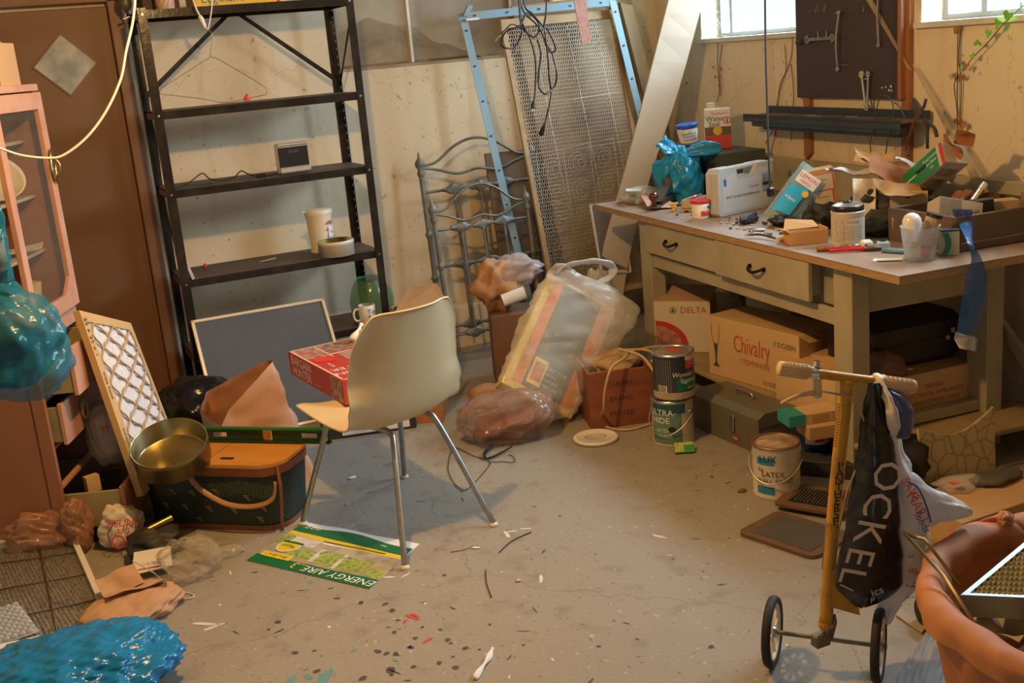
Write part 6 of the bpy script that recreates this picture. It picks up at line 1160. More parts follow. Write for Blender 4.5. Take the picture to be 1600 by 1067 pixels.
# big translucent bag with the boxed game
p0, p1 = (1.98, 4.22, 0), (2.14, 4.55, 0); bl, br, tl_, tr = FP(783, 597, p0), FP(893, 655, p0), FP(862, 428, p1), FP(985, 478, p1)
t = thing('craft_kit_box', 'yellow, orange and dark green boxed kit inside the large translucent bag', 'box'); M_ = lie(br-bl, tl_-bl, bl); setm(t, M_); Mi = M_.inverted(); W = (br-bl).length; Hh = (Mi @ tl_).y; print('kit', W, Hh, bl, tl_)
KY = mat('kit_yellow', (.78, .60, .16), .45, var=.05); KO = mat('kit_orange', (.72, .24, .07), .45, var=.08); KG = mat('kit_green', (.09, .13, .11), .45, var=.3, scale=7)
b = B(); b.box((W/2, Hh/2, -.045), (W, Hh, .09), KY, bev=.003); z = .0006
for x0, x1, y0, y1, m in ((.10*W, .24*W, .06*Hh, .97*Hh, KO), (.80*W, .95*W, .06*Hh, .97*Hh, KO), (.24*W, .80*W, .06*Hh, .97*Hh, KG), (.27*W, .46*W, .10*Hh, .32*Hh, KY), (.30*W, .44*W, .13*Hh, .29*Hh, mat('kit_photo', (.55, .2, .06), .5, var=.6, scale=60))): z += .0006; b.box(((x0+x1)/2, (y0+y1)/2, z), (x1-x0, y1-y0, .001), m)
for i, tx in enumerate(('GREAT FOR', 'SIMPLE', 'CRAFTING', 'HOBBY USE')): b.text(tx, .026 if i == 0 else .018, TR((W*.55, Hh*.27-i*.028, z+.001), 0, 0, 0), mat('kit_text', (.6, .62, .55), .5))
b.text('44 PIECES', .030, TR((W*.17, Hh*.32, z+.001), 0, 0, 90), mat('kit_text', ())); b.done('box_body', t)
WB_ = plastic_film('milky_bag_film', (.80, .79, .74), .26, .25, .45)
t = thing('translucent_shopping_bag', 'large milky plastic shopping bag wrapped around the yellow-edged kit', 'bag', (2.03, 4.27, 0)); o = Vector((2.03, 4.27, 0)); HRh, FWh = HR, HF
def fsec(px0, px1, py, dep, p): a, z_ = FP(px0, py, p), FP(px1, py, p); return ((a+z_)/2-o, (z_-a)/2, FWh*dep)
b = B(); secs = [fsec(800, 862, 655, .03, (1.97, 4.20, 0)), fsec(783, 895, 645, .07, (1.98, 4.22, 0)), fsec(778, 915, 615, .10, (1.99, 4.24, 0)), fsec(790, 945, 570, .12, (2.02, 4.30, 0)), fsec(802, 975, 530, .13, (2.05, 4.36, 0)), fsec(822, 1000, 485, .12, (2.08, 4.42, 0)), fsec(840, 952, 448, .08, (2.10, 4.47, 0)), fsec(856, 905, 426, .035, (2.12, 4.50, 0)), fsec(868, 884, 412, .012, (2.12, 4.50, 0))]
b.loft(secs, WB_, seg=48, amp=.014, fr=14, seed=2, folds=0); b.done('bag_body', t)
b = B(); pp = (2.14, 4.45, 0); HM = plastic_film('white_bag_film', ())
b.tube([FP(x, y, pp)-o+HF*dz for x, y, dz in ((868, 430, 0), (882, 416, 0), (905, 411, .01), (930, 410, .03), (952, 415, .05), (960, 424, .06), (955, 436, .05), (935, 444, .03), (910, 446, .01))], lambda u: .011+.012*math.sin(PI*u)+.003*math.sin(u*40), HM, seg=14, n=6, flat=.5); b.done('bag_handle', t)
b = B(); b.blob((0, 0, .30), (.10, .09, .20), plastic_film('white_bag_film', ()), sub=5, amp=.25, fr=8, seed=12); b.done('white_plastic_bag', loc=(2.52, 4.62, .02), label='crumpled white plastic bag beside the left front bench leg behind the milky bag', cat='bag')
b = B(); b.blob((0, 0, .12), (.12, .10, .12), mat('brown_tissue', (.42, .22, .10), .8, var=.4, bump=.5), sub=4, amp=.45, fr=8, seed=5); b.done('crumpled_paper', loc=(2.15, 4.95, .37), label='crumpled brown paper on the dark crate behind the milky bag', cat='paper')
b = B(); b.cyl((0, 0, 0), (.11, .02, .03), .032, PAPER, seg=20); b.done('paper_roll', loc=(2.11, 4.84, .43), rot=(0, 0, -30), label='white paper roll left of the milky bag', cat='roll')
b = B(); b.blob((0, 0, .05), (.13, .10, .07), plastic_film('lilac_film', (.62, .50, .50), .45, .2, .3), sub=4, amp=.3, fr=8, seed=7); b.done('pinkish_bag', loc=(2.23, 4.95, .50), label='pinkish plastic bag on top of the crumpled brown paper behind the milky bag', cat='bag')
b = B(); b.box((0, 0, .18), (.24, .24, .36), mat('brown_crate_old', (.20, .10, .055), .8, var=.3), bev=.003); b.done('storage_crate', loc=(2.20, 4.93, 0), rot=(0, 0, -20), label='brown crate standing behind the milky bag in front of the headboards', cat='crate')
# smoky bag with tray on the floor
t = thing('smoky_plastic_bag', 'smoky brown transparent bag with black handles on the floor left of the milky bag', 'bag', (1.80, 4.16, 0))
SMK = plastic_film('smoky_film', (.38, .24, .17), .38, .08, .4); b = B(); b.blob((0, 0, .095), (.21, .16, .11), SMK, sub=5, amp=.18, fr=6, seed=14, flat=.002); b.done('bag_body', t)
b = B(); b.tube([G(770, 694, .02)-Vector((1.80, 4.16, 0)), G(757, 708, .012)-Vector((1.80, 4.16, 0)), G(762, 716, .01)-Vector((1.80, 4.16, 0)), G(785, 706, .012)-Vector((1.80, 4.16, 0)), G(800, 697, .02)-Vector((1.80, 4.16, 0))], .007, BLACK, flat=.5); b.done('bag_handle', t)
b = B(); b.box((0, 0, .035), (.26, .15, .04), mat('red_brown_tray', (.24, .06, .03), .4, var=.2), bev=.006); b.done('red_tray', loc=(1.79, 4.17, .03), rot=(8, -10, -35), label='red-brown tray inside the smoky transparent bag', cat='tray')
b = B(); b.blob((0, 0, .05), (.10, .07, .05), mat('brown_tissue', ()), sub=3, amp=.4, seed=6, flat=.001); b.done('crumpled_paper', loc=(1.90, 4.62, 0), label='brown paper crumple on the floor behind the smoky bag', cat='paper')
# ================================================================ left side: hutch, bags, basket
PK = mat('pink_paint_hutch', (.56, .31, .21), .5, var=.25, scale=7, tint=(.36, .13, .07)); PKD = mat('pink_worn_inner_shade', (.30, .13, .07), .55, var=.35, scale=3, tint=(.22, .10, .05), stretch=(1, 1, .3)); OLV = mat('drawer_side_wood', (.33, .27, .14), .7, var=.3, scale=5, tint=(.14, .15, .05)); 
AZ = rad(22); he = Vector((math.sin(AZ), math.cos(AZ), 0)); hn = Vector((math.cos(AZ), -math.sin(AZ), 0)); HO = Vector((.019, 4.075, 0)); HL, HD = .46, .40
t = thing('china_hutch', 'tall pink-painted hutch with glass door and open drawers at the left edge', 'hutch', HO, (0, 0, 90-22))
def hb(name, boxes, m, par=t, bev=.002):                                   # local x away along the front, y into the hutch, z up
    b = B()
    for x0, x1, y0, y1, z0, z1 in boxes: b.box(((x0+x1)/2, (y0+y1)/2, (z0+z1)/2), (x1-x0, y1-y0, z1-z0), m, bev=bev)
    return b.done(name, par)
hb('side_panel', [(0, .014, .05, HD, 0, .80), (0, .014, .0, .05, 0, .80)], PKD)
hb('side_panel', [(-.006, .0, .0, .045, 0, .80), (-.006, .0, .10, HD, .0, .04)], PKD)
hb('back_panel', [(0, HL, HD, HD+.012, 0, 1.60)], PKD); hb('far_side', [(HL-.014, HL, 0, HD, 0, 1.60)], PKD); hb('top', [(-.01, HL+.01, -.012, HD, 1.60, 1.625)], PK)  # back and far side painted darker to put shade inside the hutch
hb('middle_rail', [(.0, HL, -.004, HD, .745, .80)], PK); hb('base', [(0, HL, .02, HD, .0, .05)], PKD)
hb('divider', [(.014, HL-.014, .01, .03, .545, .56), (.014, HL-.014, .01, .03, .37, .385), (.014, HL-.014, .01, .03, .22, .235)], PK)
for z in (1.02, 1.22, 1.42): hb('inner_shelf', [(.014, HL-.014, .06, HD, z, z+.012)], mat('hutch_shelf', (.40, .33, .22), .6, var=.2))
# glass door
d = hb('glass_door', [(.0, .045, -.022, -.002, .81, 1.595), (HL-.05, HL, -.022, -.002, .81, 1.595), (.045, HL-.05, -.022, -.002, 1.535, 1.595), (.045, HL-.05, -.022, -.002, .81, .865)], PK)
b = B(); b.prism([(0, 0), (.07, 0), (.0, .06)], -.020, -.006, PK, TR((0, 0, 0), 90) @ TR((HL-.12, .865, 0)) if False else Matrix.Translation((HL-.05, 0, .865)) @ Matrix(((-1, 0, 0, 0), (0, 0, 1, 0), (0, 1, 0, 0), (0, 0, 0, 1)))); b.done('corner_bracket', d)
b = B(); b.box((HL/2, -.012, 1.2), (HL-.09, .003, .67), mat('cabinet_glass', (.25, .24, .2), .04, var=0, alpha=.12, spec=.3)); b.done('glass_pane', d)
b = B(); b.lathe([(.012, 0), (.030, 0), (.030, .003), (.012, .003), (.012, 0)], BRASS, sy=2.2, seg=8, M=TR((HL-.03, -.030, 1.33), 90)); b.tube([(HL-.03, -.033, 1.36), (HL-.03, -.05, 1.34), (HL-.03, -.05, 1.31), (HL-.03, -.033, 1.29)], .004, BRASS); b.done('pull', d)
def drawer(z0, z1, out, m_front, x0=.02, x1=HL-.02, ring=True):
    d = hb('drawer', [(x0, x1, -out-.016, -out, z0, z1)], m_front); hb('drawer_side', [(x0+.006, x0+.016, -out, .2, z0+.01, z1-.012), (x1-.016, x1-.006, -out, .2, z0+.01, z1-.012), (x0+.016, x1-.016, -out, .2, z0+.01, z0+.016)], OLV, d)
    if ring:
        b = B(); cx, cz = (x0+x1)/2-.02, (z0+z1)/2; y = -out-.02; b.lathe([(.010, 0), (.018, .003), (.01, .006)], CREAM, M=TR((cx, y, cz+.02), 90), seg=12); b.tube([(cx+.028*math.cos(a), y-.006, cz-.006+.030*math.sin(a)) for a in [k*2*PI/14 for k in range(14)]], .005, mat('painted_ring_pull', (.62, .42, .32), .5, var=.4, scale=80), closed=True); b.tube([(cx-.02, y-.004, cz+.02), (cx+.02, y-.004, cz+.014)], .006, CREAM); b.done('ring_pull', d)
    return d
drawer(.565, .735, .10, PK); drawer(.39, .54, .03, PK)
drawer(.06, .215, .19, mat('drawer_front_lamplit', (.50, .20, .09), .5, var=.2), ring=False)  # orange lamplight is put into the bottom drawer front's colour
b = B(); sheet(b, .12, .10, BLACK, TR((0, 0, 0)), (.2, .2), .01, 12); b.done('black_scrap', loc=HO+he*.2+hn*.08+Vector((0, 0, .20)), label='black cloth in the open bottom drawer of the hutch', cat='cloth')
b = B(); b.box((0, 0, .03), (.05, .03, .06), CARD2); b.done('small_card_box', loc=HO+he*.13+hn*.06+Vector((0, 0, .17)), rot=(0, 0, 20), label='small pale card box in the open bottom drawer of the hutch', cat='box')
b = B(); b.box((0, 0, .07), (.18, .22, .145), CARD, bev=.002); b.box((.0, 0, .146), (.02, .2, .002), CARD2); b.done('cardboard_box', loc=HO+he*.30-hn*.125+Vector((0, 0, 1.6265)), rot=(0, 0, 68), label='small brown carton on top of the pink hutch', cat='box')
def hutch_item(name, label, cat, x, y, z, fn):
    b = B(); fn(b); b.done(name, loc=HO+he*x-hn*y+Vector((0, 0, z)), label=label, cat=cat)
hutch_item('paper_packet', 'crumpled tan paper packet on the upper glass-fronted shelf of the hutch', 'packet', .22, .16, 1.433, lambda b: b.blob((0, 0, .05), (.09, .07, .06), CARD2, sub=3, amp=.3, seed=2, flat=.001))
hutch_item('wicker_bowl', 'pale bowl lying on its side on the middle hutch shelf', 'bowl', .26, .15, 1.233, lambda b: b.lathe([(0, 0), (.06, .004), (.11, .05), (.115, .06), (.105, .05), (.055, .01), (0, .008)], CREAM, M=TR((0, 0, .05), 40, 20, 0)))
hutch_item('folded_paper', 'folded pale paper on the lower hutch shelf', 'paper', .28, .10, 1.035, lambda b: b.slab([(-.08, -.04, .01), (.08, -.05, .02), (.09, .03, .03), (-.07, .05, .01)], .003, mat('aged_paper', (.55, .5, .4), .7)))
hutch_item('white_cup', 'small white cup at the bottom of the hutch behind the glass', 'cup', .22, .10, .812, lambda b: b.lathe([(0, 0), (.025, 0), (.02, .02), (.035, .09), (.032, .09), (.018, .02), (0, .02)], CREAM))
hutch_item('glass_vase', 'flared cream glass vase at the bottom far corner of the hutch', 'vase', .36, .10, .812, lambda b: b.lathe([(0, 0), (.04, 0), (.02, .03), (.03, .11), (.028, .11), (.016, .03), (0, .03)], mat('amber_glass', (.55, .45, .22), .2, var=.1, alpha=.7)))
hutch_item('white_mug', 'white mug stack on the lower hutch shelf behind the glass', 'mug', .16, .13, 1.035, lambda b: (b.lathe([(0, 0), (.035, 0), (.04, .07), (.036, .07), (.03, .01), (0, .01)], CREAM), b.lathe([(.02, .07), (.038, .11), (.034, .11), (.02, .08)], CREAM)))
# white bag stuffed between drawers and filter
b = B(); b.blob((0, 0, .13), (.075, .08, .13), plastic_film('frosty_bag_film', (.58, .50, .44), .7, .35, .2), sub=5, amp=.12, fr=6, seed=9); b.text('n', .06, TR((-.01, -.085, .17), 80, 0, 10), mat('bag_red_print', (.60, .12, .10), .5)); b.done('frosted_plastic_bag', loc=HO+he*.27+hn*.10+Vector((0, 0, .215)), label='frosted plastic bag with red print between the hutch drawers and the pleated filter', cat='bag')
# pleated furnace filter leaning on the hutch
TLp, TRp, BLp, BRp = YP(122, 485, 4.13), YP(203, 505, 4.48), YP(222, 775, 4.05), YP(285, 720, 4.45)
t = thing('furnace_filter', 'white pleated furnace filter in a cardboard frame leaning against the hutch', 'filter', BLp)
qd = lambda u, v, z=0: (BLp.lerp(BRp, u).lerp(TLp.lerp(TRp, u), v)-BLp)+NRM*(z+.02*math.sin(PI*u)*math.sin(PI*v)+.0)
NRM = (BRp-BLp).cross(TLp-BLp).normalized()
if NRM.dot(CAM-BLp) < 0: NRM = -NRM
b = B(); FC = mat('filter_card', (.56, .36, .15), .75, var=.08)
def strip(u0, u1, v0, v1, z0, z1, m, nu=2, nv=12):
    b.grid(lambda u, v: qd(u0+(u1-u0)*u, v0+(v1-v0)*v, z1), nu, nv, m); b.grid(lambda u, v: qd(u0+(u1-u0)*u, v0+(v1-v0)*v, z0), nu, nv, m)
    for uu in (u0, u1): b.grid(lambda u, v: qd(uu, v0+(v1-v0)*v, z0+(z1-z0)*u), 2, max(nv, 2), m)
    for vv in (v0, v1): b.grid(lambda u, v: qd(u0+(u1-u0)*u, vv, z0+(z1-z0)*v), max(nu, 2), 2, m)
strip(0, .09, 0, 1, -.02, .004, FC); strip(.94, 1, 0, 1, -.02, .004, FC); strip(.09, .94, .945, 1, -.02, .004, FC, 8, 2); strip(.09, .94, 0, .055, -.02, .004, FC, 8, 2); b.done('frame', t)
b = B(); b.grid(lambda u, v: qd(.09+.85*u, .055+.89*v, -.006+.006*abs(((u*14) % 2)-1)), 57, 12, mat('filter_media', (.66, .66, .68), .8, var=.06, bump=.4, bscale=60), smooth=False); b.done('pleats', t)
b = B()
for i in range(6):
    pts = [qd(max(.09, min(.94, .10+.83*(i+(.46 if (k+i) % 2 else -.46))/4.6)), .06+.88*k/13, .004) for k in range(14)]
    b.tube(pts, .0042, mat('filter_lattice', (.46, .34, .22), .8), n=3, seg=5)
b.done('lattice', t)
ea_ = (TLp-BLp).normalized(); eu = (BRp-BLp).normalized()
b = B(); Zt = lie(-ea_, eu, Vector((0, 0, 0)))
for tx, v, s_ in (('25 x 25 x 1', .86, .032), ('max flow', .60, .028), ('AIRFLOW', .30, .022)):
    Mt = lie(-ea_, eu, qd(.045, v, .0046)); Mt = Mt if Mt.to_3x3().col[2].dot(NRM) > 0 else lie(-ea_, -eu, qd(.045, v, .0046)); b.text(tx, s_, Mt, BLKINK)
b.done('printing', t)
# big hanging blue bag
t = thing('hanging_blue_bag', 'large translucent blue plastic bag hanging at the left edge of the picture', 'bag', (-.03, 3.42, .74)); o = Vector((-.03, 3.42, .74))
BB2 = plastic_film('cyan_bag_film', (.01, .20, .32), .42, .10, .35); sec = lambda x0, x1, y, dp, Y=3.42: ((YP(x0, y, Y)+YP(x1, y, Y))/2-o, (YP(x1, y, Y)-YP(x0, y, Y))/2, Vector((0, dp, 0)))
b = B(); b.loft([sec(10, 50, 626, .03), sec(-30, 80, 612, .09), sec(-60, 103, 580, .14), sec(-72, 112, 540, .15), sec(-70, 105, 505, .14), sec(-55, 75, 470, .11), sec(-38, 38, 452, .05), sec(-25, 22, 440, .03)], BB2, seg=72, amp=.020, fr=11, seed=4); b.done('bag_body', t)
b = B(); b.loft([sec(-25, 22, 440, .03), sec(-28, 18, 410, .025), sec(-30, 10, 380, .02), sec(-34, 2, 340, .012), sec(-34, -14, 250, .010), sec(-34, -22, -60, .008)], BB2, seg=24, amp=.006, fr=20, folds=5); b.done('bag_neck', t)
b = B(); b.loft([sec(-45, 60, 600, .06), sec(-58, 88, 550, .10), sec(-55, 80, 505, .09), sec(-40, 45, 475, .05)], mat('dark_teal_contents', (.02, .055, .06), .5, var=.6, scale=9, tint=(.10, .18, .14)), seg=24, amp=.02, fr=9); b.done('dark_bundle', label=None, parent=t)
# black rubbish bag behind the filter
BBG = mat('black_bin_bag', (.010, .010, .011), .22, var=.1, bump=.5, bscale=16); b = B(); b.blob((0, 0, .16), (.21, .20, .18), BBG, sub=5, amp=.16, fr=6, seed=17, flat=.002); b.done('black_bin_bag', loc=(.60, 4.84, 0), label='black plastic bin bag on the floor between the filter and the paper bag', cat='bag')
# brown paper grocery bag
t = thing('paper_grocery_bag', 'tall open brown paper grocery bag standing behind the picnic basket', 'bag', (.80, 4.36, 0), (0, 0, 0)); o = Vector((.80, 4.36, 0))
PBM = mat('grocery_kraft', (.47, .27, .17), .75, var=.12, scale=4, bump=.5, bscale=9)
def qpt(x, y, Y): return YP(x, y, Y)-o
low = [qpt(345, 740, 4.22), qpt(496, 735, 4.18), qpt(480, 715, 4.42), qpt(340, 710, 4.46)]; top = [qpt(345, 668, 4.22), qpt(493, 655, 4.18), qpt(428, 562, 4.42), qpt(314, 632, 4.50)]
mid = [qpt(338, 675, 4.22), qpt(470, 640, 4.18), qpt(430, 566, 4.38), qpt(316, 640, 4.46)]
b = B()
rim = [qpt(360, 660, 4.20), qpt(352, 650, 4.25), qpt(316, 636, 4.40), qpt(322, 612, 4.47), qpt(375, 584, 4.50), qpt(426, 563, 4.46), qpt(438, 580, 4.36), qpt(440, 605, 4.27), qpt(410, 640, 4.22)]
rimc = [qpt(345, 668, 4.22), qpt(358, 640, 4.28), qpt(427, 564, 4.36), qpt(420, 561, 4.48), qpt(322, 612, 4.56), qpt(313, 640, 4.44)]
base = [Vector((x, y, 0))-o for x, y in ((.62, 4.22), (.72, 4.19), (.96, 4.22), (.95, 4.42), (.66, 4.54), (.60, 4.40))]
def poly_pts(P, k): return [P[i].lerp(P[(i+1) % len(P)], j/k) for i in range(len(P)) for j in range(k)]
n = 60; Rm = poly_pts(rimc, 10); Bs = poly_pts(base, 10)
def pb(u, v, off=0): 
    i = int(round(u*n)) % n; p = Bs[i].lerp(Rm[i], v); c_ = (sum(Bs, Vector())/n).lerp(sum(Rm, Vector())/n, v); d_ = (p-c_).normalized(); return p+d_*(.012*crease(p, 77, 16)*min(1, 3*v*(1.15-v))-off)
b.grid(lambda u, v: pb(u, v), n, 36, PBM, cu=True); b.grid(lambda u, v: pb(u, v, .002), n, 36, mat('grocery_kraft_shaded', (.36, .16, .08), .8, var=.15), cu=True); b.done('paper_body', t)  # inner skin is a darker kraft, shade of the bag's inside painted in
# picnic basket
A0, A1 = Vector((.269, 4.127, 0)), Vector((.775, 3.69, 0)); ex = (A1-A0).normalized(); ey = Vector((-ex.y, ex.x, 0)); Ln = .61; Wd = .29
t = thing('picnic_basket', 'dark woven picnic basket with orange wooden lid on the floor left of the chair', 'basket'); setm(t, lie(ex, ey, A0+ex*(-.03)))
t.location = A0-ex*.02; BKM = mat('dark_woven_basket', (.018, .028, .022), .55, var=.2, bump=.6, bscale=120); OWD = mat('orange_wood', (.60, .28, .06), .4, var=.25, scale=4, stretch=(1, 6, 1), tint=(.42, .18, .04)); RWD = mat('red_brown_wood', (.20, .07, .03), .45, var=.3, scale=8)
def rrp(w, d, r, cx, cy, n=7): return [(x+cx, y+cy) for x, y in rr(w, d, r, n)]
def ring_wall(b, z0, z1, w0, d0, w1, d1, r0_, r1_, m, th=0):
    P0_, P1_ = rrp(w0, d0, r0_, Ln/2, Wd/2), rrp(w1, d1, r1_, Ln/2, Wd/2); k = len(P0_); b.add([(x, y, z0) for x, y in P0_]+[(x, y, z1) for x, y in P1_], [(i, (i+1) % k, k+(i+1) % k, k+i) for i in range(k)], m, None, True); return P0_, P1_
b = B(); HB = .245; ring_wall(b, .0, HB, Ln-.05, Wd-.03, Ln, Wd, .09, .10, BKM)
DOT = mat('basket_gold_dots', (.42, .27, .12), .6, var=.2)
def side_pt(x, z): f = z/HB; yy = Wd/2-((Wd-.03)/2+.015*f)-.0008; return Vector((x, yy, z))
for row in range(9):                                                        # woven diamond pattern on the long front face
    for k in range(46):
        x = .10+k*.0105; z = .20-row*.006-.02*abs(math.sin(x*14)); p = side_pt(x, z); b.box((p.x, p.y, p.z), (.003, .001, .002), mat('basket_pale_dots', (.20, .24, .17), .6))
for (cx_, cz_) in ((.16, .155), (.24, .15), (.34, .16), (.46, .14), (.12, .10), (.20, .095), (.30, .09), (.40, .085), (.52, .10), (.50, .055), (.25, .045)):
    for j in range(4):
        p = side_pt(cx_+j*.004, cz_-j*.006); b.box((p.x, p.y, p.z), (.020-.004*j, .001, .0018), DOT)
b.done('woven_body', t)
b = B(); P_, _ = ring_wall(b, HB-.03, HB, Ln+.006, Wd+.006, Ln+.008, Wd+.008, .10, .102, RWD); ring_wall(b, .0, .022, Ln-.042, Wd-.022, Ln-.04, Wd-.02, .09, .09, RWD); b.done('wood_bands', t)
for i, (x0, x1) in enumerate(((.0, Ln/2-.002), (Ln/2+.002, Ln))):
    b = B(); P_ = [(min(max(x, x0), x1), y) for x, y in rrp(Ln+.004, Wd+.004, .10, Ln/2, Wd/2)]; b.prism(P_, HB+.0005, HB+.014, OWD); b.done('lid_flap', t)
b = B()
for x, y in ((Ln*.60, Wd*.80), (Ln*.62, Wd*.20), (Ln*.40, Wd*.8), (Ln*.40, Wd*.2)): b.box((x, y, HB+.016), (.05, .014, .003), mat('dark_hinge', (.06, .05, .035), .5, .5))
b.done('hinge', t)
for i, (y, pts) in enumerate(((-.006, ((Ln*.42, HB-.02), (Ln*.50, HB-.075), (Ln*.66, HB-.125), (Ln*.84, HB-.13), (Ln*.96, HB-.10), (Ln*.985, HB-.04))),)):
    b = B(); b.tube([(x, y-.012*math.sin(PI*k/5)-.010, z) for k, (x, z) in enumerate(pts)], .010, mat('bentwood_handle', (.42, .22, .09), .4, var=.2), flat=.45, seg=10); b.box((pts[0][0], -.008, pts[0][1]), (.02, .01, .02), BRASS); b.done('handle', t)
b = B(); b.tube([(Ln*.97, .03, HB), (Ln*1.0, .0, HB*.7), (Ln*.985, -.005, HB*.3), (Ln*.96, .01, .01)], .007, RWD, flat=.6); b.done('corner_stay', t)
# spirit level lying on the basket
a, z_ = G(318, 678, HB+.045), G(516, 681, HB+.045); t = thing('spirit_level', 'dark green metal spirit level lying across the picnic basket lid', 'level'); Ln2 = (z_-a).length; setm(t, lie(z_-a, Vector((0, 0, 1)), (a+z_)/2+Vector((0, 0, 0))))
LGm = mat('level_green', (.015, .06, .022), .4, .3, var=.1); LGt = mat('level_green_top', (.01, .17, .03), .35, .2); h_ = .056
b = B(); b.box((0, h_/2-.003, 0), (Ln2, .006, .022), LGt); b.box((0, -h_/2+.003, 0), (Ln2, .006, .022), LGm)
for x0, x1 in ((-.5, -.44), (-.36, -.13+.04), (.01-.0, .10), (.17, .22), (.40, .5)): pass
xs = [(-.5, -.42), (-.31, -.02), (.05, .28), (.40, .44), (.485, .5)]
for x0, x1 in xs: b.box(((x0+x1)/2*Ln2, 0, 0), ((x1-x0)*Ln2, h_-.01, .004), LGm)
for x0, x1 in ((-.42, -.31), (.28, .40)):
    b.box(((x0+x1)/2*Ln2, h_/2-.012, 0), ((x1-x0)*Ln2, .014, .004), LGm); b.box(((x0+x1)/2*Ln2, -h_/2+.012, 0), ((x1-x0)*Ln2, .014, .004), LGm)
b.box((.01*Ln2, 0, 0), (.05*Ln2, .03, .012), BRASS); b.cyl((.462*Ln2, -.018, .0), (.462*Ln2, .018, 0), .009, mat('level_vial', (.55, .60, .12), .15)); b.box((.462*Ln2, 0, -.004), (.05*Ln2, h_-.01, .003), BLACK); b.done('level_body', t)
# gold tin
c0 = FP(267, 704, (.33, 3.98, 0)); t = thing('round_gold_tin', 'open round gold-coloured tin resting tilted on the left end of the picnic basket', 'tin', c0, (20, -8, 0)); R = .134
b = B(); GT = mat('gold_tin', (.30, .235, .11), .34, .9, var=.2, scale=12); GI = mat('gold_tin_inside', (.36, .30, .14), .28, .9, var=.25, scale=8)
b.lathe([(0, -.045), (R-.006, -.045), (R, -.04), (R, .018), (R+.002, .020), (R+.002, .036), (R, .040)], GT, seg=56); b.lathe([(R, .040), (R-.004, .037), (R-.004, -.035), (R-.012, -.041), (0, -.041)], GI, seg=56); b.done('tin_body', t)
# ---------------------------------------------------------------- rubbish at the lower left
def gbox(name, label, cat, px, py, r, m, seed, amp=.25, z=0, rz=0, group=None, sub=4, fr=6):
    b = B(); b.blob((0, 0, r[2]*.9), r, m, sub=sub, amp=amp, fr=fr, seed=seed, flat=.001); p = G(px, py, z); return b.done(name, loc=p, rot=(0, 0, rz), label=label, cat=cat)
PBF = plastic_film('brown_bag_film', (.48, .24, .14), .55, .18, .3)
gbox('brown_plastic_bag', 'pinkish brown plastic bag heap under the hutch at the left', 'bag', 70, 868, (.12, .05, .085), PBF, 21, .4, sub=5, fr=8)
gbox('brown_plastic_bag', 'brown plastic bag with folded top right of the hutch heap', 'bag', 130, 858, (.055, .06, .10), PBF, 22, .3, sub=5)
t = thing('bakery_bag', 'white crumpled plastic bag with red lettering between the brown bags and basket', 'bag', G(195, 850)); b = B(); b.blob((0, 0, .07), (.075, .07, .08), mat('white_bag_opaque', (.66, .60, .50), .5, var=.1, bump=.3), sub=5, amp=.2, fr=6, seed=23, flat=.001); b.M = TR((0, -.070, .085), 72, 10, 12)
b.text('BELINE', .036, TR((0, .02, .012)), RED, shear=.1); b.text('CUT', .022, TR((.0, -.008, .012)), RED); b.lathe([(.018, .012), (.024, .012)], RED, M=TR((-.025, -.042, 0)), seg=16); b.text('CE', .03, TR((.03, -.03, .012)), RED); b.tube([(-.05, -.05, .012), (-.055, -.01, .012), (-.03, .03, .012)], .0015, BLKINK); b.done('bag_body', t)
gbox('black_cloth', 'black crumpled cloth in front of the left end of the picnic basket', 'cloth', 245, 868, (.09, .08, .055), DARK, 24, .35)
b = B(); b.cyl((-.05, 0, .09), (.05, .02, .11), .012, BRASS); b.done('brass_tube', loc=G(255, 862), label='short brass tube end lying on the black cloth', cat='tube')
b = B(); b.slab([(-.06, -.04, 0), (.07, -.03, .0), (.07, .04, .02), (-.05, .05, .01)], .004, PAPER); b.text('U. S. Mail', .014, TR((0, -.01, .012)), BLUEINK); b.box((.0, -.025, .006), (.08, .003, .004), RED); b.done('mailing_card', loc=G(235, 880, .04), rot=(25, 0, -10), label='white card with red and blue lines beside the black cloth', cat='card')
gbox('clear_plastic_bag', 'crinkled clear plastic bag on the floor beside the basket', 'bag', 298, 897, (.095, .085, .065), plastic_film('clear_crinkle', (.72, .68, .60), .10, .05, .32), 25, .3, sub=5, fr=9)
gbox('clear_plastic_bag', 'small clear wrapper tail on the floor right of the clear bag', 'bag', 360, 868, (.045, .025, .02), plastic_film('clear_crinkle', ()), 26, .5)
t = thing('flat_paper_bag', 'flattened brown paper bag lying on the floor beside the wire-mesh filter', 'bag', G(212, 958)); t.scale = (.86, .86, .8)
b = B(); b.blob((0, 0, .035), (.165, .15, .05), KRAFT, sub=5, amp=.16, fr=5, seed=33, flat=.001); b.done('bag_body', t)
b = B(); sheet(b, .15, .11, KRAFT, TR((-.03, .10, .09), 28, -6, 10), (.5, .8), .012, 12, 3); sheet(b, .22, .05, KRAFT, TR((.02, .02, .085), -10, 0, 0), (.3, .8), .01, 12, 8); b.done('folded_top', t)
b = B(); b.tube([G(207, 876, .10), G(240, 895, .03), G(252, 905, .02), G(268, 915, .01), G(265, 925, .006)], .0018, PAPER); b.tube([G(270, 930, .004), G(290, 926, .004), G(303, 930, .004), G(298, 934, .004), G(285, 936, .004)], .0018, PAPER); b.done('white_string', label='thin white string trailing from the flattened paper bag', cat='string')
q = [G(-60, 1040, .055), G(181, 985, .02), G(118, 843, .02), G(-50, 858, .055)]; M_ = lie(q[1]-q[0], q[3]-q[0], q[0]+Vector((0, 0, .03))); t = thing('grease_filter', 'metal mesh filter panel in a white card frame lying at the lower left', 'filter'); setm(t, M_); Mi = M_.inverted(); c = [Mi @ v for v in q]
b = B()
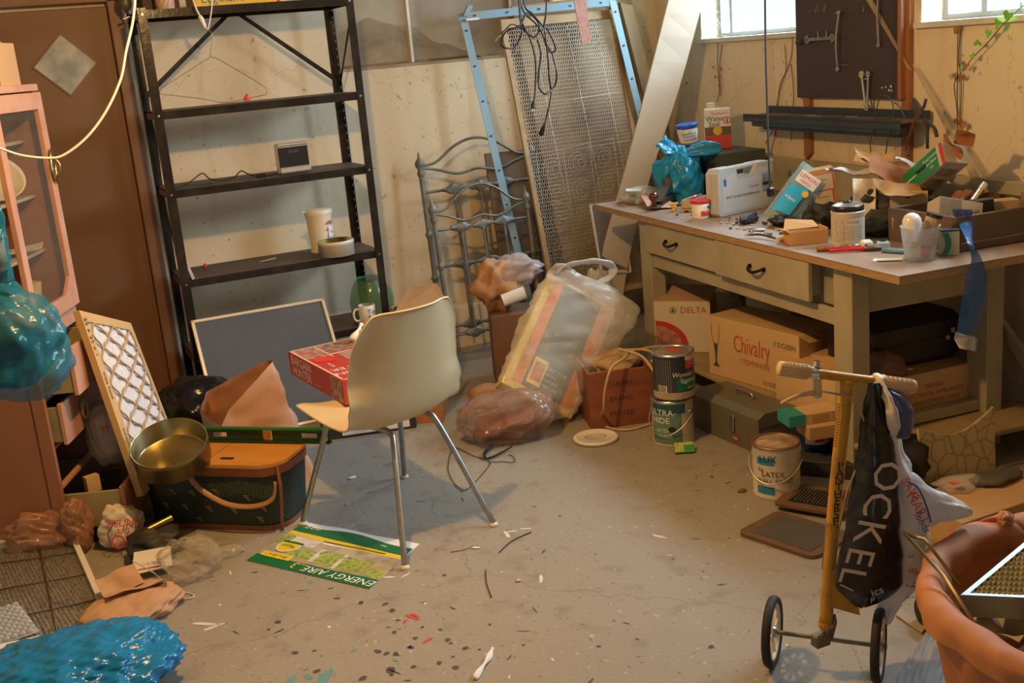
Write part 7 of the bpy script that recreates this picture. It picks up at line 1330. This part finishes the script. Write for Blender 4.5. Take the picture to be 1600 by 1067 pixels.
for i in range(4):
    a, z_ = c[i], c[(i+1) % 4]; cc = (c[0]+c[2])/2; b.slab([a, z_, z_.lerp(cc, .09), a.lerp(cc, .09)], .022, mat('filter_white_card', (.72, .69, .62), .6, var=.1))
b.done('frame', t)
b = B(); u2 = lambda u, v: c[0].lerp(c[1], u).lerp(c[3].lerp(c[2], u), v); MSH = mat('aluminium_mesh', (.42, .40, .35), .35, .75, var=.7, scale=90, tint=(.10, .09, .07), bump=1, bscale=160)
b.grid(lambda u, v: u2(.05+.9*u, .05+.9*v)+Vector((0, 0, .005+.0025*math.sin(u*170+v*40)+.003*noise.noise(Vector((u*40, v*40, 0))))), 150, 60, MSH); b.done('mesh', t)
b = B()
for f_ in (.18, .62): b.tube([u2(f_, .04)+Vector((0, 0, .01)), u2(f_+.02, .96)+Vector((0, 0, .01))], .0028, IR, smoothpath=False)
for f_ in (.25, .52, .78): b.tube([u2(.04, f_)+Vector((0, 0, .01)), u2(.96, f_+.03)+Vector((0, 0, .01))], .0022, IR, smoothpath=False)
b.done('retaining_wires', t)
b = B(); b.blob((0, 0, .08), (.29, .22, .085), plastic_film('big_blue_film', (.01, .22, .50), .85, .14, .15), sub=6, amp=.15, fr=11, seed=46, flat=.001); b.done('blue_plastic_bag', loc=(-.06, 3.00, 0), label='large crumpled blue plastic bag at the bottom left corner', cat='bag')
b = B(); b.box((0, 0, .015), (.40, .06, .03), mat('floral_cloth', (.42, .34, .20), .7, var=.9, scale=28, tint=(.08, .14, .03)), bev=.01); b.box((.19, .01, .034), (.09, .07, .01), mat('olive_leaf_print', (.12, .20, .05), .6)); b.done('floral_cushion', loc=G(95, 1000, .0), rot=(0, 0, -14), label='green and brown floral fabric strip between the mesh filter and the blue bag', cat='cushion')
b = B(); 
for i in range(7):
    for j in range(12): b.sphere((i*.022+(j % 2)*.011, j*.02, .07), (.011, .011, .007), plastic_film('bubble_film', (.62, .64, .66), .35, .08, .5), seg=8)
b.box((.07, .11, .064), (.17, .25, .002), plastic_film('bubble_film', ())); b.done('bubble_wrap', loc=G(-20, 1045, .0), rot=(0, 0, 12), label='clear bubble wrap at the far left edge beside the mesh filter', cat='bubble wrap')
# ================================================================ scooter, its bags, the laundry basket
YW_ = mat('scooter_yellow', (.58, .30, .025), .4, var=.3, scale=16, tint=(.25, .11, .02)); RUB = mat('rubber', (.02, .018, .016), .7, var=.2); PL0 = (1.68, 2.03, 0)
t = thing('kick_scooter', 'small yellow two-wheeled push handle scooter hung with shopping bags in the right foreground', 'scooter', (1.68, 2.03, 0)); o = Vector(PL0); F_ = lambda px, py: FP(px, py, PL0)-o
WL, WR_ = Vector((1.600, 2.128, .093))-o, Vector((1.772, 1.930, .093))-o; ax = (WR_-WL).normalized()
for i, c_ in enumerate((WL, WR_)):
    q = ax.to_track_quat('Z', 'Y').to_matrix().to_4x4(); M_ = Matrix.Translation(c_) @ q; R = .092
    b = B(); b.lathe([(R-.018, -.010), (R-.004, -.011), (R, -.005), (R, .005), (R-.004, .011), (R-.018, .010), (R-.018, -.010)], RUB, M=M_, seg=40); b.done('wheel', t); w_ = b
    b = B(); b.lathe([(R-.024, -.007), (R-.017, -.008), (R-.017, .008), (R-.024, .007), (R-.024, -.007)], CREAM, M=M_, seg=36); b.lathe([(0, -.012), (.014, -.012), (.014, .012), (0, .012)], STEEL, M=M_, seg=16)
    for k in range(10): an = k*2*PI/10; b.add(*(lambda a0: ([(a0.x*.012-a0.y*.004, a0.y*.012+a0.x*.004, -.003), (a0.x*.012+a0.y*.004, a0.y*.012-a0.x*.004, -.003), (a0.x*(R-.02)+a0.y*.004, a0.y*(R-.02)-a0.x*.004, -.003), (a0.x*(R-.02)-a0.y*.004, a0.y*(R-.02)+a0.x*.004, -.003), (a0.x*.012-a0.y*.004, a0.y*.012+a0.x*.004, .003), (a0.x*.012+a0.y*.004, a0.y*.012-a0.x*.004, .003), (a0.x*(R-.02)+a0.y*.004, a0.y*(R-.02)-a0.x*.004, .003), (a0.x*(R-.02)-a0.y*.004, a0.y*(R-.02)+a0.x*.004, .003)], [(0, 1, 2, 3), (4, 5, 6, 7), (0, 1, 5, 4), (2, 3, 7, 6), (1, 2, 6, 5), (0, 3, 7, 4)]))(Vector((math.cos(an), math.sin(an), 0))), CREAM, M_)
    b.done('wheel_rim', t)
b = B(); b.cyl(WL-ax*.015, WR_+ax*.02, .006, mat('dull_axle', (.22, .19, .15), .5, .7, var=.3)); b.done('axle', t)
a, z_ = F_(1290, 975), F_(1324, 592)
b = B(); b.tube([a, a.lerp(z_, .5)+HF*.012, z_], .017, YW_, seg=14, n=8); b.sphere(a, .019, YW_); b.done('stem', t)
b = B()
for k in range(16): p = a.lerp(z_, .90-.011*k)+HF*.012*(math.sin(PI*(.9-.011*k))); d_ = (z_-a).normalized(); b.cyl(p, p+d_*.0022, .0176, BLACK, seg=14)
for k in range(24): p = a.lerp(z_, .42-.0085*k)+HF*.012; b.cyl(p, p+d_*.0016, .0178, BLACK, seg=14)
for k in range(9): p = a.lerp(z_, .66-.028*k)+HF*.012; b.text('PANTHER5'[k % 8], .030, lie(HR, d_, p-HF*.0185-d_*.0), BLACK)
b.done('stem_decal', t)
b = B(); h0, h1 = F_(1262, 582), F_(1385, 598); b.cyl(h0, h1, .0115, YW_); b.cyl(F_(1322, 592), F_(1324, 610), .014, YW_); b.done('handlebar', t)
GRP = mat('cream_grip', (.70, .50, .27), .5, var=.12)
for p, q in ((F_(1216, 575), F_(1266, 582)), (F_(1374, 597), F_(1430, 605))):
    b = B(); d_ = (q-p).normalized(); L_ = (q-p).length; M_ = Matrix.Translation(p) @ d_.to_track_quat('Z', 'Y').to_matrix().to_4x4()
    b.lathe([(0, 0), (.015, 0), (.018, .004)]+[(.0165+(.0012 if k % 2 else 0), .006+k*(L_-.01)/14) for k in range(15)]+[(.013, L_)], GRP, M=M_, seg=20)
    for k in range(20): an = k*2*PI/20; b.tube([M_ @ Vector((.0172*math.cos(an), .0172*math.sin(an), .008)), M_ @ Vector((.0172*math.cos(an), .0172*math.sin(an), L_-.008))], .0012, GRP, seg=4, smoothpath=False)
    b.done('grip', t)
b = B(); p = F_(1274, 584); b.cyl(p-ax*.008, p+ax*.012, .017, CHROME); b.box(tuple(F_(1275, 604)-HF*.012), (.022, .014, .05), CHROME, bev=.004); b.cyl(F_(1276, 572), F_(1277, 564), .008, CHROME)
b.done('brake_clamp', t); b = B(); b.loft([(F_(1270, 610)-HF*.02, Vector((0, 0, .008)), HF*.005), (F_(1250, 610)-HF*.03, Vector((0, 0, .006)), HF*.005), (F_(1230, 616)-HF*.035, Vector((0, 0, .005)), HF*.004), (F_(1214, 623)-HF*.035, Vector((0, 0, .003)), HF*.003)], GRP, seg=10); b.done('brake_lever', t)
b = B(); b.tube([F_(1284, 611), F_(1300, 611)-HF*.02, F_(1322, 616)-HF*.03, F_(1340, 640)-HF*.03, F_(1347, 670)-HF*.03, F_(1343, 700)-HF*.03, F_(1330, 730)-HF*.03, F_(1318, 770)-HF*.02, F_(1310, 820)-HF*.01], .003, mat('cable_sheath', (.40, .28, .16), .4)); b.done('brake_cable', t)
b = B(); f0 = F_(1296, 950); b.prism([(-.0, 0), (.075, -.03), (.062, .075), (.0, .10)], -.012, .012, YW_, Matrix.Translation(F_(1295, 945)) @ Matrix((HR, Vector((0, 0, 1)), -HF)).transposed().to_4x4()); b.done('gusset', t)
b = B(); m_ = mat('dull_axle', ()); b.tube([F_(1300, 960), F_(1305, 975)+HF*.012, F_(1296, 998)], .009, m_, smoothpath=False); b.tube([F_(1302, 960), F_(1292, 980)-HF*.012, F_(1288, 998)], .007, m_, smoothpath=False); b.box(tuple((WL+WR_)/2+Vector((-.012, 0, .002))), (.045, .03, .035), m_, bev=.004); b.done('fork', t)
# bags hanging on the handlebar
def psec(x0, x1, y, dp, off=0): a, z_ = FP(x0, y, PL0)-HF*off, FP(x1, y, PL0)-HF*off; return ((a+z_)/2, (z_-a)/2, HF*dp)
def rel(S_, o): return [(a-o, b_, c_) for a, b_, c_ in S_]
t = thing('black_shopping_bag', 'glossy black plastic shopping bag with white lettering hanging from the scooter handlebar', 'bag', FP(1345, 930, PL0)); o = t.location.copy()
BKB = mat('black_bag_plastic', (.014, .014, .018), .22, var=.2, bump=.25, bscale=10)
b = B(); b.loft(rel([psec(1352, 1366, 592, .010, .03), psec(1347, 1372, 620, .020, .03), psec(1340, 1382, 660, .030, .03), psec(1334, 1390, 700, .038, .035), psec(1326, 1392, 750, .042, .035), psec(1316, 1394, 800, .045, .04), psec(1306, 1396, 850, .045, .04), psec(1298, 1398, 890, .040, .04), psec(1300, 1395, 908, .030, .04), psec(1318, 1372, 925, .014, .04), psec(1330, 1345, 936, .006, .04)], o), BKB, seg=44, amp=.004, fr=12, seed=3, folds=4); b.done('bag_body', t)
b = B(); d_ = (FP(1372, 690, PL0)-FP(1312, 890, PL0)); ln = d_.length; d_.normalize(); sd = d_.cross(HF).normalized()
wm = mat('bag_silver_print', (.62, .55, .46), .5, var=.1)
for ch, px, py, sz in (('O', 1364, 722, .098), ('C', 1350, 766, .098), ('K', 1337, 807, .100), ('E', 1323, 844, .096), ('L', 1312, 873, .09), ('/', 1304, 891, .05)):
    b.text(ch, sz, lie(d_.cross(-HF), d_, FP(px, py, PL0)-HF*.088-o) if False else lie(-d_, sd if sd.dot(HR) > 0 else -sd, FP(px, py, PL0)-HF*.092-o), wm)
b.text('ics', .030, lie(HR+Vector((0, 0, .3)), Vector((0, 0, 1)), FP(1352, 898, PL0)-HF*.088-o), wm); b.text('P', .022, lie(HR, Vector((0, 0, 1)), FP(1347, 915, PL0)-HF*.078-o), wm)
b.done('bag_lettering', t)
t = thing('white_shopping_bag', 'translucent white plastic bag with red and blue print hanging behind the black bag', 'bag', FP(1400, 960, PL0)); o = t.location.copy(); WBG = plastic_film('white_shop_film', (.80, .83, .88), .86, .3, .12)
b = B(); b.loft(rel([psec(1366, 1384, 588, .012, -.01), psec(1370, 1392, 610, .016, 0), psec(1372, 1394, 650, .02, 0), psec(1374, 1410, 700, .03, 0), psec(1376, 1432, 745, .04, 0), psec(1380, 1452, 790, .045, 0), psec(1378, 1450, 830, .045, 0), psec(1374, 1446, 870, .045, 0), psec(1372, 1436, 905, .04, 0), psec(1370, 1420, 930, .03, 0), psec(1374, 1400, 955, .02, 0), psec(1380, 1390, 975, .006, 0)], o), WBG, seg=40, amp=.006, fr=14, seed=7, folds=4); b.done('bag_body', t)
b = B()
def csec(x, y0, y1, dp, off): a, z_ = FP(x, y0, PL0)-HF*off, FP(x, y1, PL0)-HF*off; return ((a+z_)/2-o, (z_-a)/2, HF*dp)
b.loft([csec(1405, 735, 835, .035, 0), csec(1428, 745, 832, .040, 0), csec(1450, 762, 822, .035, .01), csec(1472, 772, 812, .028, .02), csec(1490, 774, 808, .022, .03), csec(1504, 779, 804, .014, .03), csec(1512, 788, 798, .004, .03)], WBG, seg=40, amp=.008, fr=18, seed=9)
b.done('bag_corner', t)
b = B(); rp, bp_ = mat('bag_print_red', (.60, .08, .07), .5), mat('bag_print_blue', (.03, .10, .32), .5); up_ = lie(-(Vector((0, 0, 1))*.85-HR*.45), HR*.85+Vector((0, 0, .45)), (0, 0, 0)).to_3x3().to_4x4()
def bt(tx, px, py, sz, m, rot_=None, off=.062): 
    p = FP(px, py, PL0)-HF*off-o; M_ = (Matrix.Translation(p) @ up_) if rot_ is None else lie(HR, Vector((0, 0, 1)), p); b.text(tx, sz, M_, m)
bt('SAVE', 1408, 750, .030, rp); bt('MART', 1420, 778, .034, rp); bt('foods', 1426, 800, .026, bp_); b.tube([FP(1404, 738, PL0)-HF*.06-o, FP(1420, 748, PL0)-HF*.062-o, FP(1432, 775, PL0)-HF*.064-o, FP(1440, 800, PL0)-HF*.06-o], .0022, bp_)
bt('bfr', 1410, 852, .014, bp_, 1); bt('381', 1413, 876, .016, rp, 1, .055); bt('CERTIFIED', 1432, 880, .013, rp, 1, .05); bt('please recycle', 1428, 900, .010, bp_, 1, .05); bt('A C', 1410, 898, .016, bp_, 1, .055); bt('this bag', 1412, 918, .010, bp_, 1, .05)
b.done('bag_print', t)
t = thing('blue_tied_bag', 'small slate-blue plastic bag knotted to the right handlebar grip', 'bag', FP(1400, 660, PL0)); o = t.location.copy(); SB = mat('slate_blue_plastic', (.07, .10, .24), .3, var=.3, scale=8, bump=.3)
b = B(); b.loft(rel([psec(1376, 1390, 604, .012, .02), psec(1374, 1414, 618, .03, .02), psec(1378, 1424, 640, .035, .02), psec(1382, 1420, 660, .03, .02), psec(1388, 1416, 674, .018, .02), psec(1396, 1410, 680, .006, .02)], o), SB, seg=10, amp=.006, fr=22, seed=6); b.done('bag_body', t)
b = B(); b.loft(rel([psec(1365, 1378, 586, .022, .0), psec(1366, 1380, 600, .024, .02), psec(1372, 1386, 620, .012, .055), psec(1376, 1392, 650, .010, .06), psec(1380, 1390, 668, .006, .055)], o), mat('white_bag_opaque', ()), seg=14, amp=.003, fr=40, folds=3); b.done('white_tie', t)
# laundry basket
CTR = Vector((2.02, 1.46, 0)); RB, ZR = .395, .35; CO = mat('coral_cloth', (.50, .215, .095), .7, var=.2, scale=5, tint=(.36, .13, .06), bump=.3, bscale=9)
t = thing('laundry_basket', 'round basket lined with coral orange cloth in the lower right corner', 'basket', CTR)
def rimp(a, r=1, z=0): return Vector((RB*r*math.cos(a), RB*r*math.sin(a), ZR+z))
b = B()
b.grid(lambda u, v: Vector((math.cos(2*PI*u), math.sin(2*PI*u), 0))*(RB*(1.02-.20*v)+.010*noise.noise(Vector((math.cos(2*PI*u)*3, math.sin(2*PI*u)*3, v*3)))+.006*math.sin(2*PI*u*17+v*3))+Vector((0, 0, ZR-.01-(ZR-.02)*v)), 110, 14, CO, cu=True)
b.grid(lambda u, v: Vector((math.cos(2*PI*u), math.sin(2*PI*u), 0))*(RB*(.93-.22*v)+.012*noise.noise(Vector((math.cos(2*PI*u)*4, math.sin(2*PI*u)*4, v*3+5)))+.006*math.sin(2*PI*u*13+v*4))+Vector((0, 0, ZR-.01-(ZR-.04)*v)), 110, 14, CO, cu=True)
b.done('cloth_liner', t)
b = B()
def rimband(u, v):
    a = 2*PI*u; th = PI*(1.12-1.24*v); wv = 1+.25*noise.noise(Vector((math.cos(a)*3, math.sin(a)*3, 2))); rr_ = RB*.985+.030*wv*-math.cos(th)*-1
    dr = .012*noise.noise(Vector((math.cos(a)*5, math.sin(a)*5, v*2)))
    drop = -.06*max(0, -math.sin(th)) if v > .5 else -.05*max(0, -math.sin(th))
    p = Vector((math.cos(a), math.sin(a), 0))*(RB*.985-.034*wv*math.cos(th)+dr)
    p.z = ZR+.030*math.sin(th)*wv-.010*noise.noise(Vector((math.cos(a)*2, math.sin(a)*2, 5)))*2+drop
    return p+Vector((math.cos(a), math.sin(a), .6))*(.007*crease(p, 55, 9))
b.grid(rimband, 200, 18, CO, cu=True)
b.done('rolled_rim', t)
a_k = math.atan2(*(lambda p: (p.y-CTR.y, p.x-CTR.x))(G(1552, 820, ZR))); kp = rimp(a_k, .98, .03)
b = B(); b.blob((0, 0, 0), (.026, .020, .018), CO, sub=4, amp=.3, fr=9, seed=3, M=Matrix.Translation(kp)); b.loft([(kp, HR*.014, HF*.01), (kp+HR*.02+Vector((0, 0, -.03))-HF*.02, HR*.022, HF*.010), (kp+HR*.02+Vector((0, 0, -.07))-HF*.03, HR*.020, HF*.006)], CO, seg=12, amp=.006, fr=20); b.loft([(kp, Vector((0, 0, .012)), HF*.01), (kp-HR*.04+Vector((0, 0, .0)), Vector((0, 0, .010)), HF*.006), (kp-HR*.08+Vector((0, 0, -.010)), Vector((0, 0, .003)), HF*.003)], mat('coral_bright', (.62, .12, .07), .5), seg=10); b.done('cloth_knot', t)
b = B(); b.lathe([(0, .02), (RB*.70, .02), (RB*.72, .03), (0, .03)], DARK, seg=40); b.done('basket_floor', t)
BW = mat('brass_wire', (.32, .22, .08), .35, .8, var=.1)
f_ = lambda px, py, z: G(px, py, z)
b = B(); b.tube([G(1545, 1010, .36), G(1475, 900, .40), G(1412, 832, .43)], .0042, BW, smoothpath=False); b.tube([G(1412, 832, .43), G(1444, 843, .43), G(1452, 852, .42), G(1500, 915, .36)], .0042, BW, smoothpath=False); b.done('wire_stand', label='bent brass wire stand sticking out of the coral-lined basket', cat='wire')
# framed filter in the basket
q = [G(1502, 930, .37), G(1640, 936, .37), G(1700, 800, .40), G(1608, 842, .40)]; t = thing('air_filter', 'square air filter with silvery frame and tan pleats resting in the coral basket', 'filter'); M_ = lie(q[1]-q[0], q[3]-q[0], q[0]); setm(t, M_); Mi = M_.inverted(); sk = (Mi @ q[3]); Lx, Ly = .34, .24; print('filter', sk, (q[1]-q[0]).length)
ALU = mat('filter_alu_frame', (.40, .46, .49), .45, .6, var=.05); sx_ = sk.x/sk.y
P = lambda u, v, z=0: Vector((u*Lx+v*Ly*sx_, v*Ly, z))
b = B()
for A_, B_, C_, D_ in ((P(0, 0), P(1, 0), P(.97, .035), P(.035, .035)), (P(0, 0), P(.035, .035), P(.035, .97), P(0, 1)), (P(1, 0), P(1, 1), P(.97, .97), P(.97, .035)), (P(0, 1), P(.035, .97), P(.97, .97), P(1, 1))): b.slab([A_, B_, C_, D_], .0015, ALU)
GSD = mat('galvanised_side', (.30, .33, .29), .45, .5, var=.25, scale=6)
for A_, B_ in ((P(0, 0), P(1, 0)), (P(0, 0), P(0, 1)), (P(1, 0), P(1, 1)), (P(0, 1), P(1, 1))): b.slab([A_, B_, B_+Vector((0, 0, -.055)), A_+Vector((0, 0, -.055))], .002, GSD)
p = P(.5, 0, -.027); b.lathe([(.004, 0), (.016, 0)], BLACK, M=TR(p+Vector((0, -.003, 0)), 90), seg=18); b.done('frame', t)
b = B(); b.grid(lambda u, v: P(.035+.935*u, .035+.935*v, -.004+.006*math.sin(v*PI*22)+.003*math.sin(u*PI*60)), 160, 90, mat('tan_pleats', (.42, .36, .18), .6, .2, var=.3, scale=30, tint=(.18, .14, .06))); b.done('pleats', t)
b = B(); sheet(b, .17, .11, mat('cream_tissue', (.60, .52, .36), .8, var=.1), TR((0, 0, 0), 10, 10, 30), (.8, .5), .02, 14, 4); b.done('torn_paper', loc=G(1560, 985, .28), label='torn cream paper in the coral basket under the framed filter', cat='paper')
b = B(); b.cyl((-.03, 0, 0), (.04, .01, .01), .014, GRP); b.done('wooden_handle_end', loc=G(1595, 1030, .20), label='round wooden handle end at the bottom of the coral basket', cat='handle')
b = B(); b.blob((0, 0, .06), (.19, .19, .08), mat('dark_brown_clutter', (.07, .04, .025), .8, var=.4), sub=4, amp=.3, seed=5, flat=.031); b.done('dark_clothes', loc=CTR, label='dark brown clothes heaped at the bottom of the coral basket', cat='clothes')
# caster, flat picture under the basket
b = B(); M_ = Matrix.Translation((0, 0, .042)) @ (HF*.2+HR).normalized().to_track_quat('Z', 'Y').to_matrix().to_4x4(); b.lathe([(0, -.014), (.030, -.014), (.040, -.010), (.042, 0), (.040, .010), (.030, .014), (0, .014)], RUB, M=M_, seg=28); b.done('caster', loc=G(1446, 978, 0), rot=(0, 0, 0), label='small black rubber wheel on the floor between scooter and basket', cat='wheel')
q = [G(1388, 1075, .004), G(1512, 1100, .004), G(1500, 1000, .03), G(1452, 985, .03)]; M_ = lie(q[1]-q[0], q[3]-q[0], q[0])
t = thing('framed_print', 'glossy streaked picture in a red frame lying on the floor under the basket', 'picture'); Mi = M_.inverted(); setm(t, M_); c = [Mi @ v for v in (G(1375, 1090, .004), G(1470, 1150, .004), G(1540, 1020, .02), G(1450, 985, .02))]
b = B(); b.slab(c, -.008, mat('streaky_print', (.30, .30, .30), .2, var=.9, scale=14, tint=(.10, .13, .18), stretch=(8, .6, 1))); b.done('print', t)
b = B(); bar(b, c[1].lerp(c[2], .0)+Vector((0, 0, .006)), c[1].lerp(c[2], 1)+Vector((0, 0, .006)), Vector((.02, 0, 0)), Vector((0, 0, .008)), mat('red_frame', (.42, .07, .05), .4)); b.done('frame', t)
b = B(); b.slab([G(1405, 950, .003), G(1448, 980, .003), G(1440, 990, .003), G(1400, 962, .003)], -.003, mat('dusty_card', (.34, .29, .22), .7)); b.done('card_strip', label='dusty card strip on the floor between the scooter and the black wheel', cat='card')
